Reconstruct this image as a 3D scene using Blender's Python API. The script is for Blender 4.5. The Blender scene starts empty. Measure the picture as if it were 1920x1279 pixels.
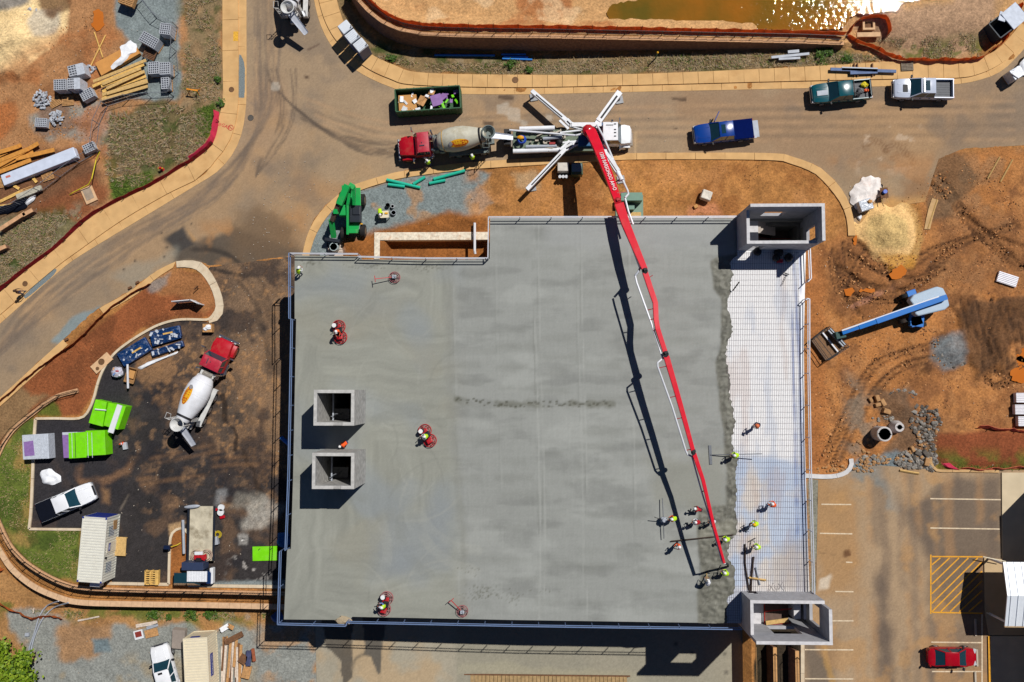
import bpy, bmesh, math, random
import numpy as np
from mathutils import Vector, Matrix, Quaternion
random.seed(7)
R = math.radians
SC = bpy.context.scene
COL = SC.collection
# -- camera
FPX, HC = 1560.0, 83.0                 # focal length in photo pixels, flying height in metres
NAD = (1005.0, 730.0)                  # photo pixel straight below the drone
_nc = Vector(((NAD[0]-960)/FPX, -(NAD[1]-639.5)/FPX, -1)).normalized()
ROT = _nc.rotation_difference(Vector((0, 0, -1))).to_matrix()
cam_d = bpy.data.cameras.new('camera'); cam = bpy.data.objects.new('camera', cam_d); COL.objects.link(cam)
cam.matrix_world = Matrix.Translation((0, 0, HC)) @ ROT.to_4x4()
cam_d.sensor_fit = 'HORIZONTAL'; cam_d.sensor_width = 36; cam_d.lens = 36*FPX/1920
cam_d.clip_start = 1; cam_d.clip_end = 3000
SC.camera = cam
# -- sky + sun
KSH = 0.50                             # shadow length per metre of height, along x and along y
SUN_DIR = Vector((KSH, KSH, 1)).normalized()
w = bpy.data.worlds.new('World'); SC.world = w; w.use_nodes = True
nt = w.node_tree; nt.nodes.clear()
bg = nt.nodes.new('ShaderNodeBackground'); out = nt.nodes.new('ShaderNodeOutputWorld'); sky = nt.nodes.new('ShaderNodeTexSky')
sky.sky_type = 'NISHITA'; sky.sun_disc = False; sky.air_density = 0.8; sky.dust_density = 0.0; sky.ozone_density = 6.0; sky.altitude = 2500
sky.sun_elevation = math.asin(SUN_DIR.z); sky.sun_rotation = R(45)
nt.links.new(sky.outputs[0], bg.inputs[0]); nt.links.new(bg.outputs[0], out.inputs[0]); bg.inputs[1].default_value = 0.05
sl = bpy.data.lights.new('sun', 'SUN'); so = bpy.data.objects.new('sun', sl); COL.objects.link(so)
sl.energy = 5.0; sl.angle = R(0.5); sl.color = (1.0, 0.968, 0.918)
so.rotation_euler = SUN_DIR.to_track_quat('Z', 'Y').to_euler(); so.location = (40, 40, 80)
SC.view_settings.view_transform = 'Standard'; SC.view_settings.look = 'None'
SC.view_settings.gamma = 1; SC.view_settings.use_curve_mapping = False; SC.view_settings.exposure = -0.3
try:
 SC.cycles.max_bounces = 6; SC.cycles.diffuse_bounces = 2; SC.cycles.glossy_bounces = 2
 SC.cycles.transparent_max_bounces = 8; SC.cycles.caustics_reflective = False; SC.cycles.caustics_refractive = False
except Exception: pass
# -- helpers
def P(px, py, z=0.0):
 """photo pixel -> world point on the level z"""
 d = ROT @ Vector(((px-960)/FPX, -(py-639.5)/FPX, -1))
 t = (HC-z)/-d.z
 return Vector((d.x*t, d.y*t, z))
def PS(pts, z=0.0): return [P(a, b, z) for a, b in pts]
def ang(a, b, z=0.0):
 u, v = P(*a, z), P(*b, z); return math.atan2(v.y-u.y, v.x-u.x)
def s2l(v): return v/12.92 if v <= 0.04045 else ((v+0.055)/1.055)**2.4
def rgb(r, g, b, k=0.92): return tuple(s2l(c/255)*k for c in (r, g, b))
_mats = {}
def mat(name, col, rough=0.6, metal=0.0, var=0.12, scale=3.0, bump=0.0, dirt=None, dirt_amt=0.0, coat=0.0, alpha=1.0, spec=0.4, transl=0.0):
 """procedural material: base colour broken up by two noises, optional dirt and bump"""
 if name in _mats: return _mats[name]
 m = bpy.data.materials.new(name); m.use_nodes = True; n = m.node_tree.nodes; L = m.node_tree.links
 b = n['Principled BSDF']; b.inputs['Roughness'].default_value = rough; b.inputs['Metallic'].default_value = metal
 b.inputs['Coat Weight'].default_value = coat; b.inputs['Alpha'].default_value = alpha
 b.inputs['Specular IOR Level'].default_value = spec
 tc = n.new('ShaderNodeTexCoord')
 no = n.new('ShaderNodeTexNoise'); no.inputs['Scale'].default_value = scale; no.inputs['Detail'].default_value = 5
 L.new(tc.outputs['Object'], no.inputs['Vector'])
 mr = n.new('ShaderNodeMapRange'); mr.inputs[1].default_value = 0.3; mr.inputs[2].default_value = 0.7
 mr.inputs[3].default_value = 1-var; mr.inputs[4].default_value = 1+var*0.7
 L.new(no.outputs[0], mr.inputs[0])
 mx = n.new('ShaderNodeMix'); mx.data_type = 'RGBA'; mx.blend_type = 'MULTIPLY'; mx.inputs[0].default_value = 1
 mx.inputs[6].default_value = (*col, 1); L.new(mr.outputs[0], mx.inputs[7])
 src = mx.outputs[2]
 if dirt:
  n2 = n.new('ShaderNodeTexNoise'); n2.inputs['Scale'].default_value = scale*0.6; n2.inputs['Detail'].default_value = 8
  n2.inputs['Roughness'].default_value = 0.7; L.new(tc.outputs['Object'], n2.inputs['Vector'])
  m2 = n.new('ShaderNodeMapRange'); m2.inputs[1].default_value = 0.5; m2.inputs[2].default_value = 0.72
  m2.inputs[3].default_value = 0; m2.inputs[4].default_value = dirt_amt; L.new(n2.outputs[0], m2.inputs[0])
  md = n.new('ShaderNodeMix'); md.data_type = 'RGBA'; L.new(m2.outputs[0], md.inputs[0]); L.new(src, md.inputs[6])
  md.inputs[7].default_value = (*dirt, 1); src = md.outputs[2]
 L.new(src, b.inputs['Base Color'])
 if bump:
  bp = n.new('ShaderNodeBump'); bp.inputs['Strength'].default_value = bump; bp.inputs['Distance'].default_value = 0.05
  L.new(no.outputs[0], bp.inputs['Height']); L.new(bp.outputs[0], b.inputs['Normal'])
 if transl:
  tr = n.new('ShaderNodeBsdfTranslucent'); L.new(src, tr.inputs[0]); ms = n.new('ShaderNodeMixShader'); ms.inputs[0].default_value = transl
  L.new(b.outputs[0], ms.inputs[1]); L.new(tr.outputs[0], ms.inputs[2]); L.new(ms.outputs[0], n['Material Output'].inputs[0])
 _mats[name] = m
 return m
def vmat(name, rough=0.9, scale=9.0, var=0.25, bump=0.5, dist=0.05, spec=0.25, fine=45.0):
 """material for surfaces whose own colours sit in the mesh attribute 'Col', with grain and bump"""
 if name in _mats: return _mats[name]
 m = bpy.data.materials.new(name); m.use_nodes = True; n = m.node_tree.nodes; L = m.node_tree.links
 b = n['Principled BSDF']; b.inputs['Roughness'].default_value = rough; b.inputs['Specular IOR Level'].default_value = spec
 at = n.new('ShaderNodeAttribute'); at.attribute_name = 'Col'
 ge = n.new('ShaderNodeNewGeometry')
 no = n.new('ShaderNodeTexNoise'); no.inputs['Scale'].default_value = scale; no.inputs['Detail'].default_value = 6
 no.inputs['Roughness'].default_value = 0.65; L.new(ge.outputs['Position'], no.inputs['Vector'])
 mr = n.new('ShaderNodeMapRange'); mr.inputs[1].default_value = 0.3; mr.inputs[2].default_value = 0.7
 mr.inputs[3].default_value = 1-var; mr.inputs[4].default_value = 1+var; L.new(no.outputs[0], mr.inputs[0])
 mx = n.new('ShaderNodeMix'); mx.data_type = 'RGBA'; mx.blend_type = 'MULTIPLY'; mx.inputs[0].default_value = 1
 L.new(at.outputs['Color'], mx.inputs[6]); L.new(mr.outputs[0], mx.inputs[7]); L.new(mx.outputs[2], b.inputs['Base Color'])
 bp = n.new('ShaderNodeBump'); bp.inputs['Strength'].default_value = bump; bp.inputs['Distance'].default_value = dist
 L.new(no.outputs[0], bp.inputs['Height']); L.new(bp.outputs[0], b.inputs['Normal'])
 _mats[name] = m
 return m
class MB:
 """collects primitives into one mesh"""
 def __init__(s): s.v = []; s.f = []; s.mi = []; s.cur = 0
 def add(s, vs, fs):
  o = len(s.v); s.v += [tuple(p) for p in vs]
  for f in fs: s.f.append(tuple(i+o for i in f)); s.mi.append(s.cur)
  return s
 def box(s, c, d, rz=0.0, ry=0.0, rx=0.0, top=1.0):
  M = Matrix.Rotation(rz, 3, 'Z') @ Matrix.Rotation(ry, 3, 'Y') @ Matrix.Rotation(rx, 3, 'X'); c = Vector(c)
  vs = []
  for z in (-1, 1):
   k = top if z > 0 else 1
   for x, y in ((-1, -1), (1, -1), (1, 1), (-1, 1)):
    vs.append(c+M @ Vector((x*d[0]/2*k, y*d[1]/2*k, z*d[2]/2)))
  return s.add(vs, [(3, 2, 1, 0), (4, 5, 6, 7), (0, 1, 5, 4), (1, 2, 6, 5), (2, 3, 7, 6), (3, 0, 4, 7)])
 def bar(s, a, b, wd, h=None, up=(0, 0, 1)):
  a, b = Vector(a), Vector(b); h = wd if h is None else h
  d = (b-a).normalized(); u = Vector(up)
  if abs(d.dot(u)) > 0.99: u = Vector((1, 0, 0))
  r = d.cross(u).normalized(); u = r.cross(d)
  vs = [p+r*x*wd/2+u*y*h/2 for p in (a, b) for x, y in ((-1, -1), (1, -1), (1, 1), (-1, 1))]
  return s.add(vs, [(0, 1, 2, 3), (7, 6, 5, 4), (1, 0, 4, 5), (2, 1, 5, 6), (3, 2, 6, 7), (0, 3, 7, 4)])
 def tube(s, pts, r, n=8, closed=False):
  pts = [Vector(p) for p in pts]; rs = r if isinstance(r, (list, tuple)) else [r]*len(pts)
  vs = []; fs = []; m = len(pts); pu = None
  for i, p in enumerate(pts):
   a = pts[i-1] if (i > 0 or closed) else p; b = pts[(i+1) % m] if (i < m-1 or closed) else p
   d = (b-a)
   d = d.normalized() if d.length > 1e-9 else Vector((0, 0, 1))
   u = pu if pu is not None else (Vector((0, 0, 1)) if abs(d.z) < 0.9 else Vector((1, 0, 0)))
   x = d.cross(u)
   if x.length < 1e-6: x = d.cross(Vector((0.3, 0.9, 0.1)))
   x.normalize(); u = x.cross(d).normalized(); pu = u
   for k in range(n):
    t = 2*math.pi*k/n; vs.append(p+(x*math.cos(t)+u*math.sin(t))*rs[i])
  for i in range(m if closed else m-1):
   for k in range(n):
    a = i*n+k; b = i*n+(k+1) % n; c = ((i+1) % m)*n+(k+1) % n; d = ((i+1) % m)*n+k
    fs.append((a, b, c, d))
  if not closed: fs += [tuple(range(n-1, -1, -1)), tuple(range((m-1)*n, m*n))]
  return s.add(vs, fs)
 def cyl(s, a, b, r, r2=None, n=14): return s.tube([a, b], [r, r if r2 is None else r2], n)
 def ring(s, c, r, t, n=20, axis='Z'):
  pts = []
  for k in range(n):
   q = 2*math.pi*k/n; x, y = r*math.cos(q), r*math.sin(q)
   pts.append(Vector(c)+(Vector((x, y, 0)) if axis == 'Z' else Vector((x, 0, y)) if axis == 'Y' else Vector((0, x, y))))
  return s.tube(pts, t, 6, True)
 def lathe(s, a, b, prof, n=24):
  """prof: (t along a->b, radius)"""
  a, b = Vector(a), Vector(b); d = b-a
  return s.tube([a+d*t for t, _ in prof], [r for _, r in prof], n)
 def prism(s, poly, z0, z1):
  n = len(poly); ar = sum(poly[i][0]*poly[(i+1) % n][1]-poly[(i+1) % n][0]*poly[i][1] for i in range(n))
  if ar < 0: poly = poly[::-1]
  vs = [(p[0], p[1], z0) for p in poly]+[(p[0], p[1], z1) for p in poly]
  return s.add(vs, [tuple(range(n-1, -1, -1)), tuple(range(n, 2*n))]+[(i, (i+1) % n, n+(i+1) % n, n+i) for i in range(n)])
 def loft(s, rings, cap=True):
  n = len(rings[0]); vs = [p for r in rings for p in r]; fs = []
  for i in range(len(rings)-1):
   for k in range(n): fs.append((i*n+k, i*n+(k+1) % n, (i+1)*n+(k+1) % n, (i+1)*n+k))
  if cap: fs += [tuple(range(n-1, -1, -1)), tuple(range((len(rings)-1)*n, len(rings)*n))]
  return s.add(vs, fs)
 def ball(s, c, r, n=10, m=7, jit=0.0, sq=(1, 1, 1)):
  c = Vector(c); vs = []; fs = []
  for i in range(m+1):
   ph = math.pi*i/m
   for k in range(n):
    t = 2*math.pi*k/n; q = r*(1+random.uniform(-jit, jit))
    vs.append(c+Vector((q*math.sin(ph)*math.cos(t)*sq[0], q*math.sin(ph)*math.sin(t)*sq[1], q*math.cos(ph)*sq[2])))
  for i in range(m):
   for k in range(n): fs.append((i*n+k, (i+1)*n+k, (i+1)*n+(k+1) % n, i*n+(k+1) % n))
  return s.add(vs, fs)
 def build(s, name, m, parent=None, smooth=False, bevel=0.0, loc=None, rotz=0.0, fixn=True):
  me = bpy.data.meshes.new(name); me.from_pydata(s.v, [], s.f)
  ms = m if isinstance(m, (list, tuple)) else [m]
  for x in ms: me.materials.append(x)
  if len(ms) > 1: me.polygons.foreach_set('material_index', s.mi)
  if fixn:
   b = bmesh.new(); b.from_mesh(me); bmesh.ops.recalc_face_normals(b, faces=b.faces); b.to_mesh(me); b.free()
  o = bpy.data.objects.new(name, me); COL.objects.link(o)
  if parent: o.parent = parent
  if loc is not None: o.location = loc
  o.rotation_euler.z = rotz
  if smooth:
   for p in me.polygons: p.use_smooth = True
   try: me.set_sharp_from_angle(angle=R(40))
   except Exception: pass
  if bevel:
   bv = o.modifiers.new('bevel', 'BEVEL'); bv.width = bevel; bv.segments = 2; bv.limit_method = 'ANGLE'
  return o
def thing(name, label, cat, loc=(0, 0, 0), rotz=0.0, group=None):
 o = bpy.data.objects.new(name, None); COL.objects.link(o); o.location = loc; o.rotation_euler.z = rotz
 o['label'] = label; o['category'] = cat
 if group: o['group'] = group
 return o
def tag(o, label, cat, group=None):
 o['label'] = label; o['category'] = cat
 if group: o['group'] = group
 return o
def kind(o, k): o['kind'] = k; return o
def dup(root, loc, rotz, label=None, group=None):
 r = root.copy(); COL.objects.link(r); r.location = loc; r.rotation_euler.z = rotz
 if label: r['label'] = label
 if group: r['group'] = group
 def rec(src, dst):
  for ch in list(src.children):
   c = ch.copy(); COL.objects.link(c); c.parent = dst; rec(ch, c)
 rec(root, r)
 return r
def smooth_path(pts, step=0.5, closed=False):
 """Catmull-Rom through points, resampled"""
 pts = [Vector(p) for p in pts]; n = len(pts); o = []
 for i in range(n if closed else n-1):
  p1, p2 = pts[i], pts[(i+1) % n]
  p0 = pts[i-1] if (i > 0 or closed) else p1*2-p2
  p3 = pts[(i+2) % n] if (i+2 < n or closed) else p2*2-p1
  k = max(1, int((p2-p1).length/step))
  for j in range(k):
   t = j/k; o.append(0.5*((2*p1)+(p2-p0)*t+(2*p0-5*p1+4*p2-p3)*t*t+(3*p1-p0-3*p2+p3)*t**3))
 if not closed: o.append(pts[-1])
 return o
def path_frames(path):
 o = []
 for i, p in enumerate(path):
  a = path[max(0, i-1)]; b = path[min(len(path)-1, i+1)]; d = (b-a); d.z = 0; d.normalize()
  o.append((p, d, Vector((-d.y, d.x, 0))))      # point, along, left normal
 return o
def resample(path, step):
 L = [0.0]
 for a, b in zip(path, path[1:]): L.append(L[-1]+(b-a).length)
 n = max(1, round(L[-1]/step)); o = []; j = 0
 for i in range(n+1):
  s = L[-1]*i/n
  while j < len(L)-2 and L[j+1] < s: j += 1
  t = (s-L[j])/max(1e-9, L[j+1]-L[j]); o.append(path[j].lerp(path[j+1], t))
 return o
# -- numpy noise and masks
_rs = np.random.RandomState(11); _T = _rs.rand(256, 256)
def vn(x, y, seed=0):
 x = x+seed*17.31; y = y+seed*9.77
 xi = np.floor(x).astype(int); yi = np.floor(y).astype(int); fx = x-xi; fy = y-yi
 fx = fx*fx*(3-2*fx); fy = fy*fy*(3-2*fy)
 a = _T[xi & 255, yi & 255]; b = _T[(xi+1) & 255, yi & 255]; c = _T[xi & 255, (yi+1) & 255]; d = _T[(xi+1) & 255, (yi+1) & 255]
 return (a*(1-fx)+b*fx)*(1-fy)+(c*(1-fx)+d*fx)*fy
def fbm(x, y, sc=1.0, octv=4, seed=0):
 o = 0; a = 0.5; t = 0; x = x*sc; y = y*sc
 for k in range(octv):
  ca, sa = math.cos(k*1.1), math.sin(k*1.1)
  o = o+a*vn(x*ca-y*sa, x*sa+y*ca, seed+k*3); t += a; a *= 0.5; x = x*2.03; y = y*2.03
 return o/t
def sstep(a, b, x):
 t = np.clip((x-a)/(b-a), 0, 1); return t*t*(3-2*t)
def poly_sd(poly, X, Y):
 """signed distance, positive inside; also nearest boundary point"""
 d2 = np.full(X.shape, 1e18); nx = np.zeros_like(X); ny = np.zeros_like(X); ins = np.zeros(X.shape, bool)
 n = len(poly)
 for i in range(n):
  x1, y1 = poly[i][0], poly[i][1]; x2, y2 = poly[(i+1) % n][0], poly[(i+1) % n][1]
  ex, ey = x2-x1, y2-y1; L = ex*ex+ey*ey+1e-12
  t = np.clip(((X-x1)*ex+(Y-y1)*ey)/L, 0, 1); qx = x1+t*ex; qy = y1+t*ey
  q = (X-qx)**2+(Y-qy)**2; m = q < d2; d2 = np.where(m, q, d2); nx = np.where(m, qx, nx); ny = np.where(m, qy, ny)
  c = (y1 > Y) != (y2 > Y)
  if abs(y2-y1) > 1e-9: ins ^= c & (X < (x2-x1)*(Y-y1)/(y2-y1)+x1)
 return np.where(ins, 1, -1)*np.sqrt(d2), nx, ny
def line_d(path, X, Y):
 """distance to polyline and arc length of the nearest point, signed side"""
 d2 = np.full(X.shape, 1e18); s = np.zeros_like(X); sd = np.zeros_like(X); acc = 0
 for a, b in zip(path, path[1:]):
  ex, ey = b[0]-a[0], b[1]-a[1]; L = math.hypot(ex, ey)+1e-9
  t = np.clip(((X-a[0])*ex+(Y-a[1])*ey)/(L*L), 0, 1)
  q = (X-a[0]-t*ex)**2+(Y-a[1]-t*ey)**2; m = q < d2
  d2 = np.where(m, q, d2); s = np.where(m, acc+t*L, s); sd = np.where(m, np.sign(ex*(Y-a[1])-ey*(X-a[0])), sd); acc += L
 return np.sqrt(d2), s, sd
class Paint:
 """colours (and heights) of a big surface, worked out point by point in world metres"""
 def __init__(s, X, Y, base): s.X = X; s.Y = Y; s.c = np.zeros(X.shape+(3,))+np.array(base); s.h = np.zeros_like(X)
 def _sub(s, x0, x1, y0, y1):
  return np.where((s.X > x0) & (s.X < x1) & (s.Y > y0) & (s.Y < y1))[0]
 def area(s, px, col, z=0.0, soft=0.3, amp=0.6, sc=0.5, a=1.0, var=0.0, vsc=1.0, seed=0, h=0.0, px_is_world=False):
  poly = px if px_is_world else PS(px, z)
  xs = [p[0] for p in poly]; ys = [p[1] for p in poly]; m = soft+amp+0.5
  i = s._sub(min(xs)-m, max(xs)+m, min(ys)-m, max(ys)+m)
  if not len(i): return
  X, Y = s.X[i], s.Y[i]
  sd, _, _ = poly_sd(poly, X, Y)
  w = sstep(-soft, soft, sd+amp*2*(fbm(X, Y, sc, 4, seed+1)-0.5))*a
  s._mix(i, w, col, var, vsc, seed)
  if h: s.h[i] += h*w
 def _mix(s, i, w, col, var, vsc, seed):
  X, Y = s.X[i], s.Y[i]
  c = np.array(col)[None, :]*np.ones((len(i), 1))
  if var: c = c*(1+var*2*(fbm(X, Y, vsc, 4, seed+5)-0.5))[:, None]
  s.c[i] = s.c[i]*(1-w[:, None])+c*w[:, None]
 def spots(s, px, col, z=0.0, sc=0.6, lo=0.5, hi=0.65, a=1.0, soft=1.0, seed=3, h=0.0, ax=1.0, ay=1.0):
  """noise-shaped blotches inside a polygon"""
  poly = PS(px, z); xs = [p[0] for p in poly]; ys = [p[1] for p in poly]
  i = s._sub(min(xs)-soft, max(xs)+soft, min(ys)-soft, max(ys)+soft)
  if not len(i): return
  X, Y = s.X[i], s.Y[i]; sd, _, _ = poly_sd(poly, X, Y)
  w = sstep(-soft, soft, sd)*sstep(lo, hi, fbm(X*ax, Y*ay, sc, 5, seed))*a
  s._mix(i, w, col, 0.1, 2.0, seed)
  if h: s.h[i] += h*w
 def stroke(s, px, col, width, z=0.0, a=1.0, soft=0.15, amp=0.1, tread=0.0, tw=0.3, h=0.0, seed=0, brk=0.0):
  path = smooth_path(PS(px, z), 0.6); xs = [p.x for p in path]; ys = [p.y for p in path]; m = width+soft+amp+0.3
  i = s._sub(min(xs)-m, max(xs)+m, min(ys)-m, max(ys)+m)
  if not len(i): return
  X, Y = s.X[i], s.Y[i]; d, t, sd = line_d(path, X, Y)
  w = 1-sstep(width/2-soft, width/2+soft, d+amp*2*(fbm(X, Y, 1.2, 3, seed)-0.5))
  if brk: w = w*sstep(brk-0.12, brk+0.12, fbm(X, Y, 0.35, 3, seed+2))
  if tread: w = w*(1-tread+tread*(np.sin((t+sd*d*0.7)*2*math.pi/tw) > 0))
  w = w*a
  s._mix(i, w, col, 0.1, 2.0, seed)
  if h: s.h[i] += h*w
 def grain(s, k, sc=3.0, seed=0): s.c *= (1+k*2*(fbm(s.X, s.Y, sc, 3, seed)-0.5))[:, None]
def set_cols(me, c):
 at = me.attributes.new('Col', 'FLOAT_COLOR', 'POINT')
 a = np.ones((len(me.vertices), 4), np.float32); a[:, :3] = np.clip(c, 0.002, 1.0); at.data.foreach_set('color', a.ravel())
def np_mesh(name, V, F, m, col=None, smooth=True):
 me = bpy.data.meshes.new(name)
 me.vertices.add(len(V)); me.vertices.foreach_set('co', V.astype(np.float32).ravel())
 me.loops.add(F.size); me.loops.foreach_set('vertex_index', F.astype(np.int32).ravel())
 k = F.shape[1]; me.polygons.add(len(F)); me.polygons.foreach_set('loop_start', np.arange(0, F.size, k, dtype=np.int32))
 me.update(calc_edges=True); me.validate()
 if col is not None: set_cols(me, col)
 me.materials.append(m)
 if smooth: me.polygons.foreach_set('use_smooth', np.ones(len(F), bool))
 o = bpy.data.objects.new(name, me); COL.objects.link(o); return o
def sheet(name, px, z, paint, m, res=0.16, zoff=0.0, holes=(), zfn=None, k='structure'):
 """a paved or poured surface: fine grid cut to a polygon given in photo pixels"""
 poly = PS(px, z); xs = [p.x for p in poly]; ys = [p.y for p in poly]
 gx = np.arange(min(xs)-res, max(xs)+2*res, res); gy = np.arange(min(ys)-res, max(ys)+2*res, res)
 nx, ny = len(gx), len(gy); X, Y = np.meshgrid(gx, gy); Xf, Yf = X.ravel(), Y.ravel()
 sd, qx, qy = poly_sd(poly, Xf, Yf)
 cx = (X[:-1, :-1]+res/2).ravel(); cy = (Y[:-1, :-1]+res/2).ravel(); cs = poly_sd(poly, cx, cy)[0]
 keep = cs > 0
 for h0, h1 in holes: keep &= ~((cx > h0[0]) & (cx < h1[0]) & (cy > h0[1]) & (cy < h1[1]))
 idx = np.arange(nx*ny).reshape(ny, nx)
 Q = np.stack([idx[:-1, :-1].ravel(), idx[:-1, 1:].ravel(), idx[1:, 1:].ravel(), idx[1:, :-1].ravel()], 1)
 F = Q[keep]; cnt = np.bincount(F.ravel(), minlength=nx*ny)
 bd = (cnt > 0) & (cnt < 4) & (sd < res*2)
 Xf = np.where(bd, qx, Xf); Yf = np.where(bd, qy, Yf)
 used = np.where(cnt > 0)[0]; rm = np.full(nx*ny, -1); rm[used] = np.arange(len(used))
 Xu, Yu = Xf[used], Yf[used]
 pt = paint(Xu, Yu)
 Z = z+zoff+pt.h if zfn is None else zfn(Xu, Yu)+zoff+pt.h
 o = np_mesh(name, np.stack([Xu, Yu, Z], 1), rm[F], m, pt.c)
 if k: o['kind'] = k
 return o
# -- levels of the ground
HWALL_A, HWALL_B = 2.3, 0.9
CAP_N = [(655, -30), (672, 0), (690, 20), (715, 40), (745, 55), (790, 64), (850, 67), (960, 69), (1100, 71), (1250, 74), (1400, 77), (1500, 79), (1582, 82)]
def hpond(x): return HWALL_A+(HWALL_B-HWALL_A)*min(1, max(0, (x-0)/29.0))
CAPN_W = []
for a, b in CAP_N:
 z = 2.0
 for _ in range(4): z = hpond(P(a, b, z).x)
 CAPN_W.append(P(a, b, z))
XE = CAPN_W[-1].x
POND_W = [p.copy() for p in CAPN_W]+PS([(1600, 86), (1650, 106), (1690, 113), (1800, 112), (1840, 106), (1870, 91), (1900, 61), (1922, 29), (1950, -30)])+[Vector((60, 80, 0)), Vector((-25, 80, 0))]
WALL1 = [(146, 732), (103, 745), (62, 775), (25, 806), (0, 846), (-18, 900), (-14, 950), (0, 985), (18, 1022), (50, 1056), (100, 1086), (150, 1102), (240, 1107), (380, 1110), (560, 1114)]
WALL2 = [(-40, 900), (-35, 960), (-22, 1000), (0, 1036), (22, 1068), (62, 1100), (110, 1121), (150, 1130), (240, 1133), (380, 1135), (560, 1139)]
W1 = smooth_path(PS(WALL1, 0.2), 0.6); W2 = smooth_path(PS(WALL2, -1.2), 0.6)
_mid = [p.copy() for p in smooth_path(PS(WALL1[6:], 0.2), 0.6)]
LOW1_W = _mid+[P(1440, 1160), Vector((P(1440, 1160).x, -60, 0)), Vector((-90, -60, 0)), Vector((-90, P(-18, 900).y, 0))]
LOW2_W = [p.copy() for p in W2]+[P(1412, 1180), Vector((P(1412, 1180).x, -60, 0)), Vector((-90, -60, 0)), Vector((-90, P(-40, 900).y, 0))]
TX = [P(1414, 1240, -3.0).x, P(1453, 1240, -1.6).x, P(1495, 1240, 0.1).x]
TIER_Y = P(1400, 1185, 0).y
def zsouth(X): return -2.8-1.3*np.clip((X+22)/20, 0, 1)
def gz_np(X, Y):
 z = np.zeros_like(X)
 sd = poly_sd(POND_W, X, Y)[0]
 hp = HWALL_A+(HWALL_B-HWALL_A)*np.clip(X/29.0, 0, 1)
 hp = np.where(X > XE-1, np.interp(X, [XE-1, XE+3], [HWALL_B, 0.12]), hp)
 hr = 0.08+1.04*sstep(0.5, 3.8, sd); k = sstep(1.0, 2.6, sd); hp = hp*(1-k)+1.12*k; hp = np.where(X > XE-0.3, hp+(hr-hp)*sstep(XE-0.3, XE+2, X), hp)
 z = np.where(sd > 0, hp, z)
 l1 = poly_sd(LOW1_W, X, Y)[0] > 0; l2 = poly_sd(LOW2_W, X, Y)[0] > 0
 z = np.where(l1, -1.4, z)
 z = np.where(l2, zsouth(X), z)
 sy = Y < TIER_Y
 z = np.where(sy & (X > TX[0]) & (X <= TX[1]), -2.8, z)
 z = np.where(sy & (X > TX[1]) & (X <= TX[2]), -1.4, z)
 z = np.where(sy & (X > TX[2]), 0.0, z)
 return z
def gz(x, y): return float(gz_np(np.array([x]), np.array([y]))[0])
def G(px, py, up=0.0):
 """photo pixel -> point on the ground it shows"""
 z = 0.0
 for _ in range(5):
  p = P(px, py, z+up); z = gz(p.x, p.y)
 p.z = z; return p
# -- colours of earth and paving
CLAY = rgb(176, 122, 68); CLAY2 = rgb(150, 88, 46); MUD = rgb(114, 78, 50); MUDD = rgb(76, 52, 36); TAN = rgb(164, 140, 112); TAN2 = rgb(186, 146, 104)
GREYR = rgb(132, 120, 104); ASPH = rgb(54, 50, 50); ASPH2 = rgb(72, 64, 58); GRAV = rgb(132, 142, 142); GRAV2 = rgb(120, 130, 134)
GRASS = rgb(86, 108, 36); GRASSD = rgb(60, 78, 28); DEAD = rgb(140, 120, 88); DEAD2 = rgb(112, 98, 66); SAND = rgb(240, 196, 132); SANDL = rgb(246, 214, 158)
PONDS = rgb(206, 160, 108); PUD = rgb(198, 110, 36); ORG = rgb(184, 112, 62); REDC = rgb(138, 76, 46); WHITE = rgb(235, 232, 226); CONC = rgb(226, 184, 128)
ROAD = [(461, -40), (461, 150), (460, 200), (452, 250), (435, 288), (405, 322), (367, 346), (270, 405), (147, 480), (105, 512), (0, 606), (-60, 655), (-60, 800), (0, 745), (60, 690), (115, 640), (182, 580), (245, 545), (290, 510), (332, 490), (380, 494), (392, 500), (566, 479),
  (574, 447), (590, 412), (612, 385), (640, 360), (670, 344), (730, 326), (760, 320), (860, 306), (960, 299), (1080, 292), (1200, 287), (1440, 287), (1490, 295), (1532, 311), (1547, 322), (1570, 344), (1590, 375), (1600, 408), (1604, 440),
  (1640, 430), (1690, 385), (1735, 378), (1746, 340), (1760, 298), (1800, 281), (1860, 276), (1960, 270), (1960, 60), (1925, 78), (1912, 100), (1878, 132), (1840, 148), (1790, 157), (1690, 160), (1440, 166), (1200, 171), (960, 176), (780, 172), (730, 161), (672, 133), (632, 97), (610, 65), (596, 28), (586, -40)]
LOT = [(380, 494), (405, 528), (419, 570), (413, 597), (394, 605), (338, 599), (300, 608), (270, 624), (240, 642), (214, 664), (195, 690), (183, 718), (176, 745), (166, 770), (150, 785), (65, 786), (62, 850), (58, 950), (53, 993), (215, 993), (207, 1096), (316, 1096), (320, 1005), (328, 992), (344, 990), (354, 1000), (353, 1098), (600, 1100), (600, 476), (566, 479), (392, 500)]
ELOT = [(1500, 896), (1545, 893), (1580, 892), (1600, 882), (1640, 872), (1745, 880), (1960, 882), (1960, 1330), (1503, 1330), (1503, 1150), (1530, 1110), (1534, 900)]
ALLEY = [(596, 1120), (598, 1200), (600, 1310), (1406, 1310), (1404, 1100), (1000, 1080)]
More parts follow.
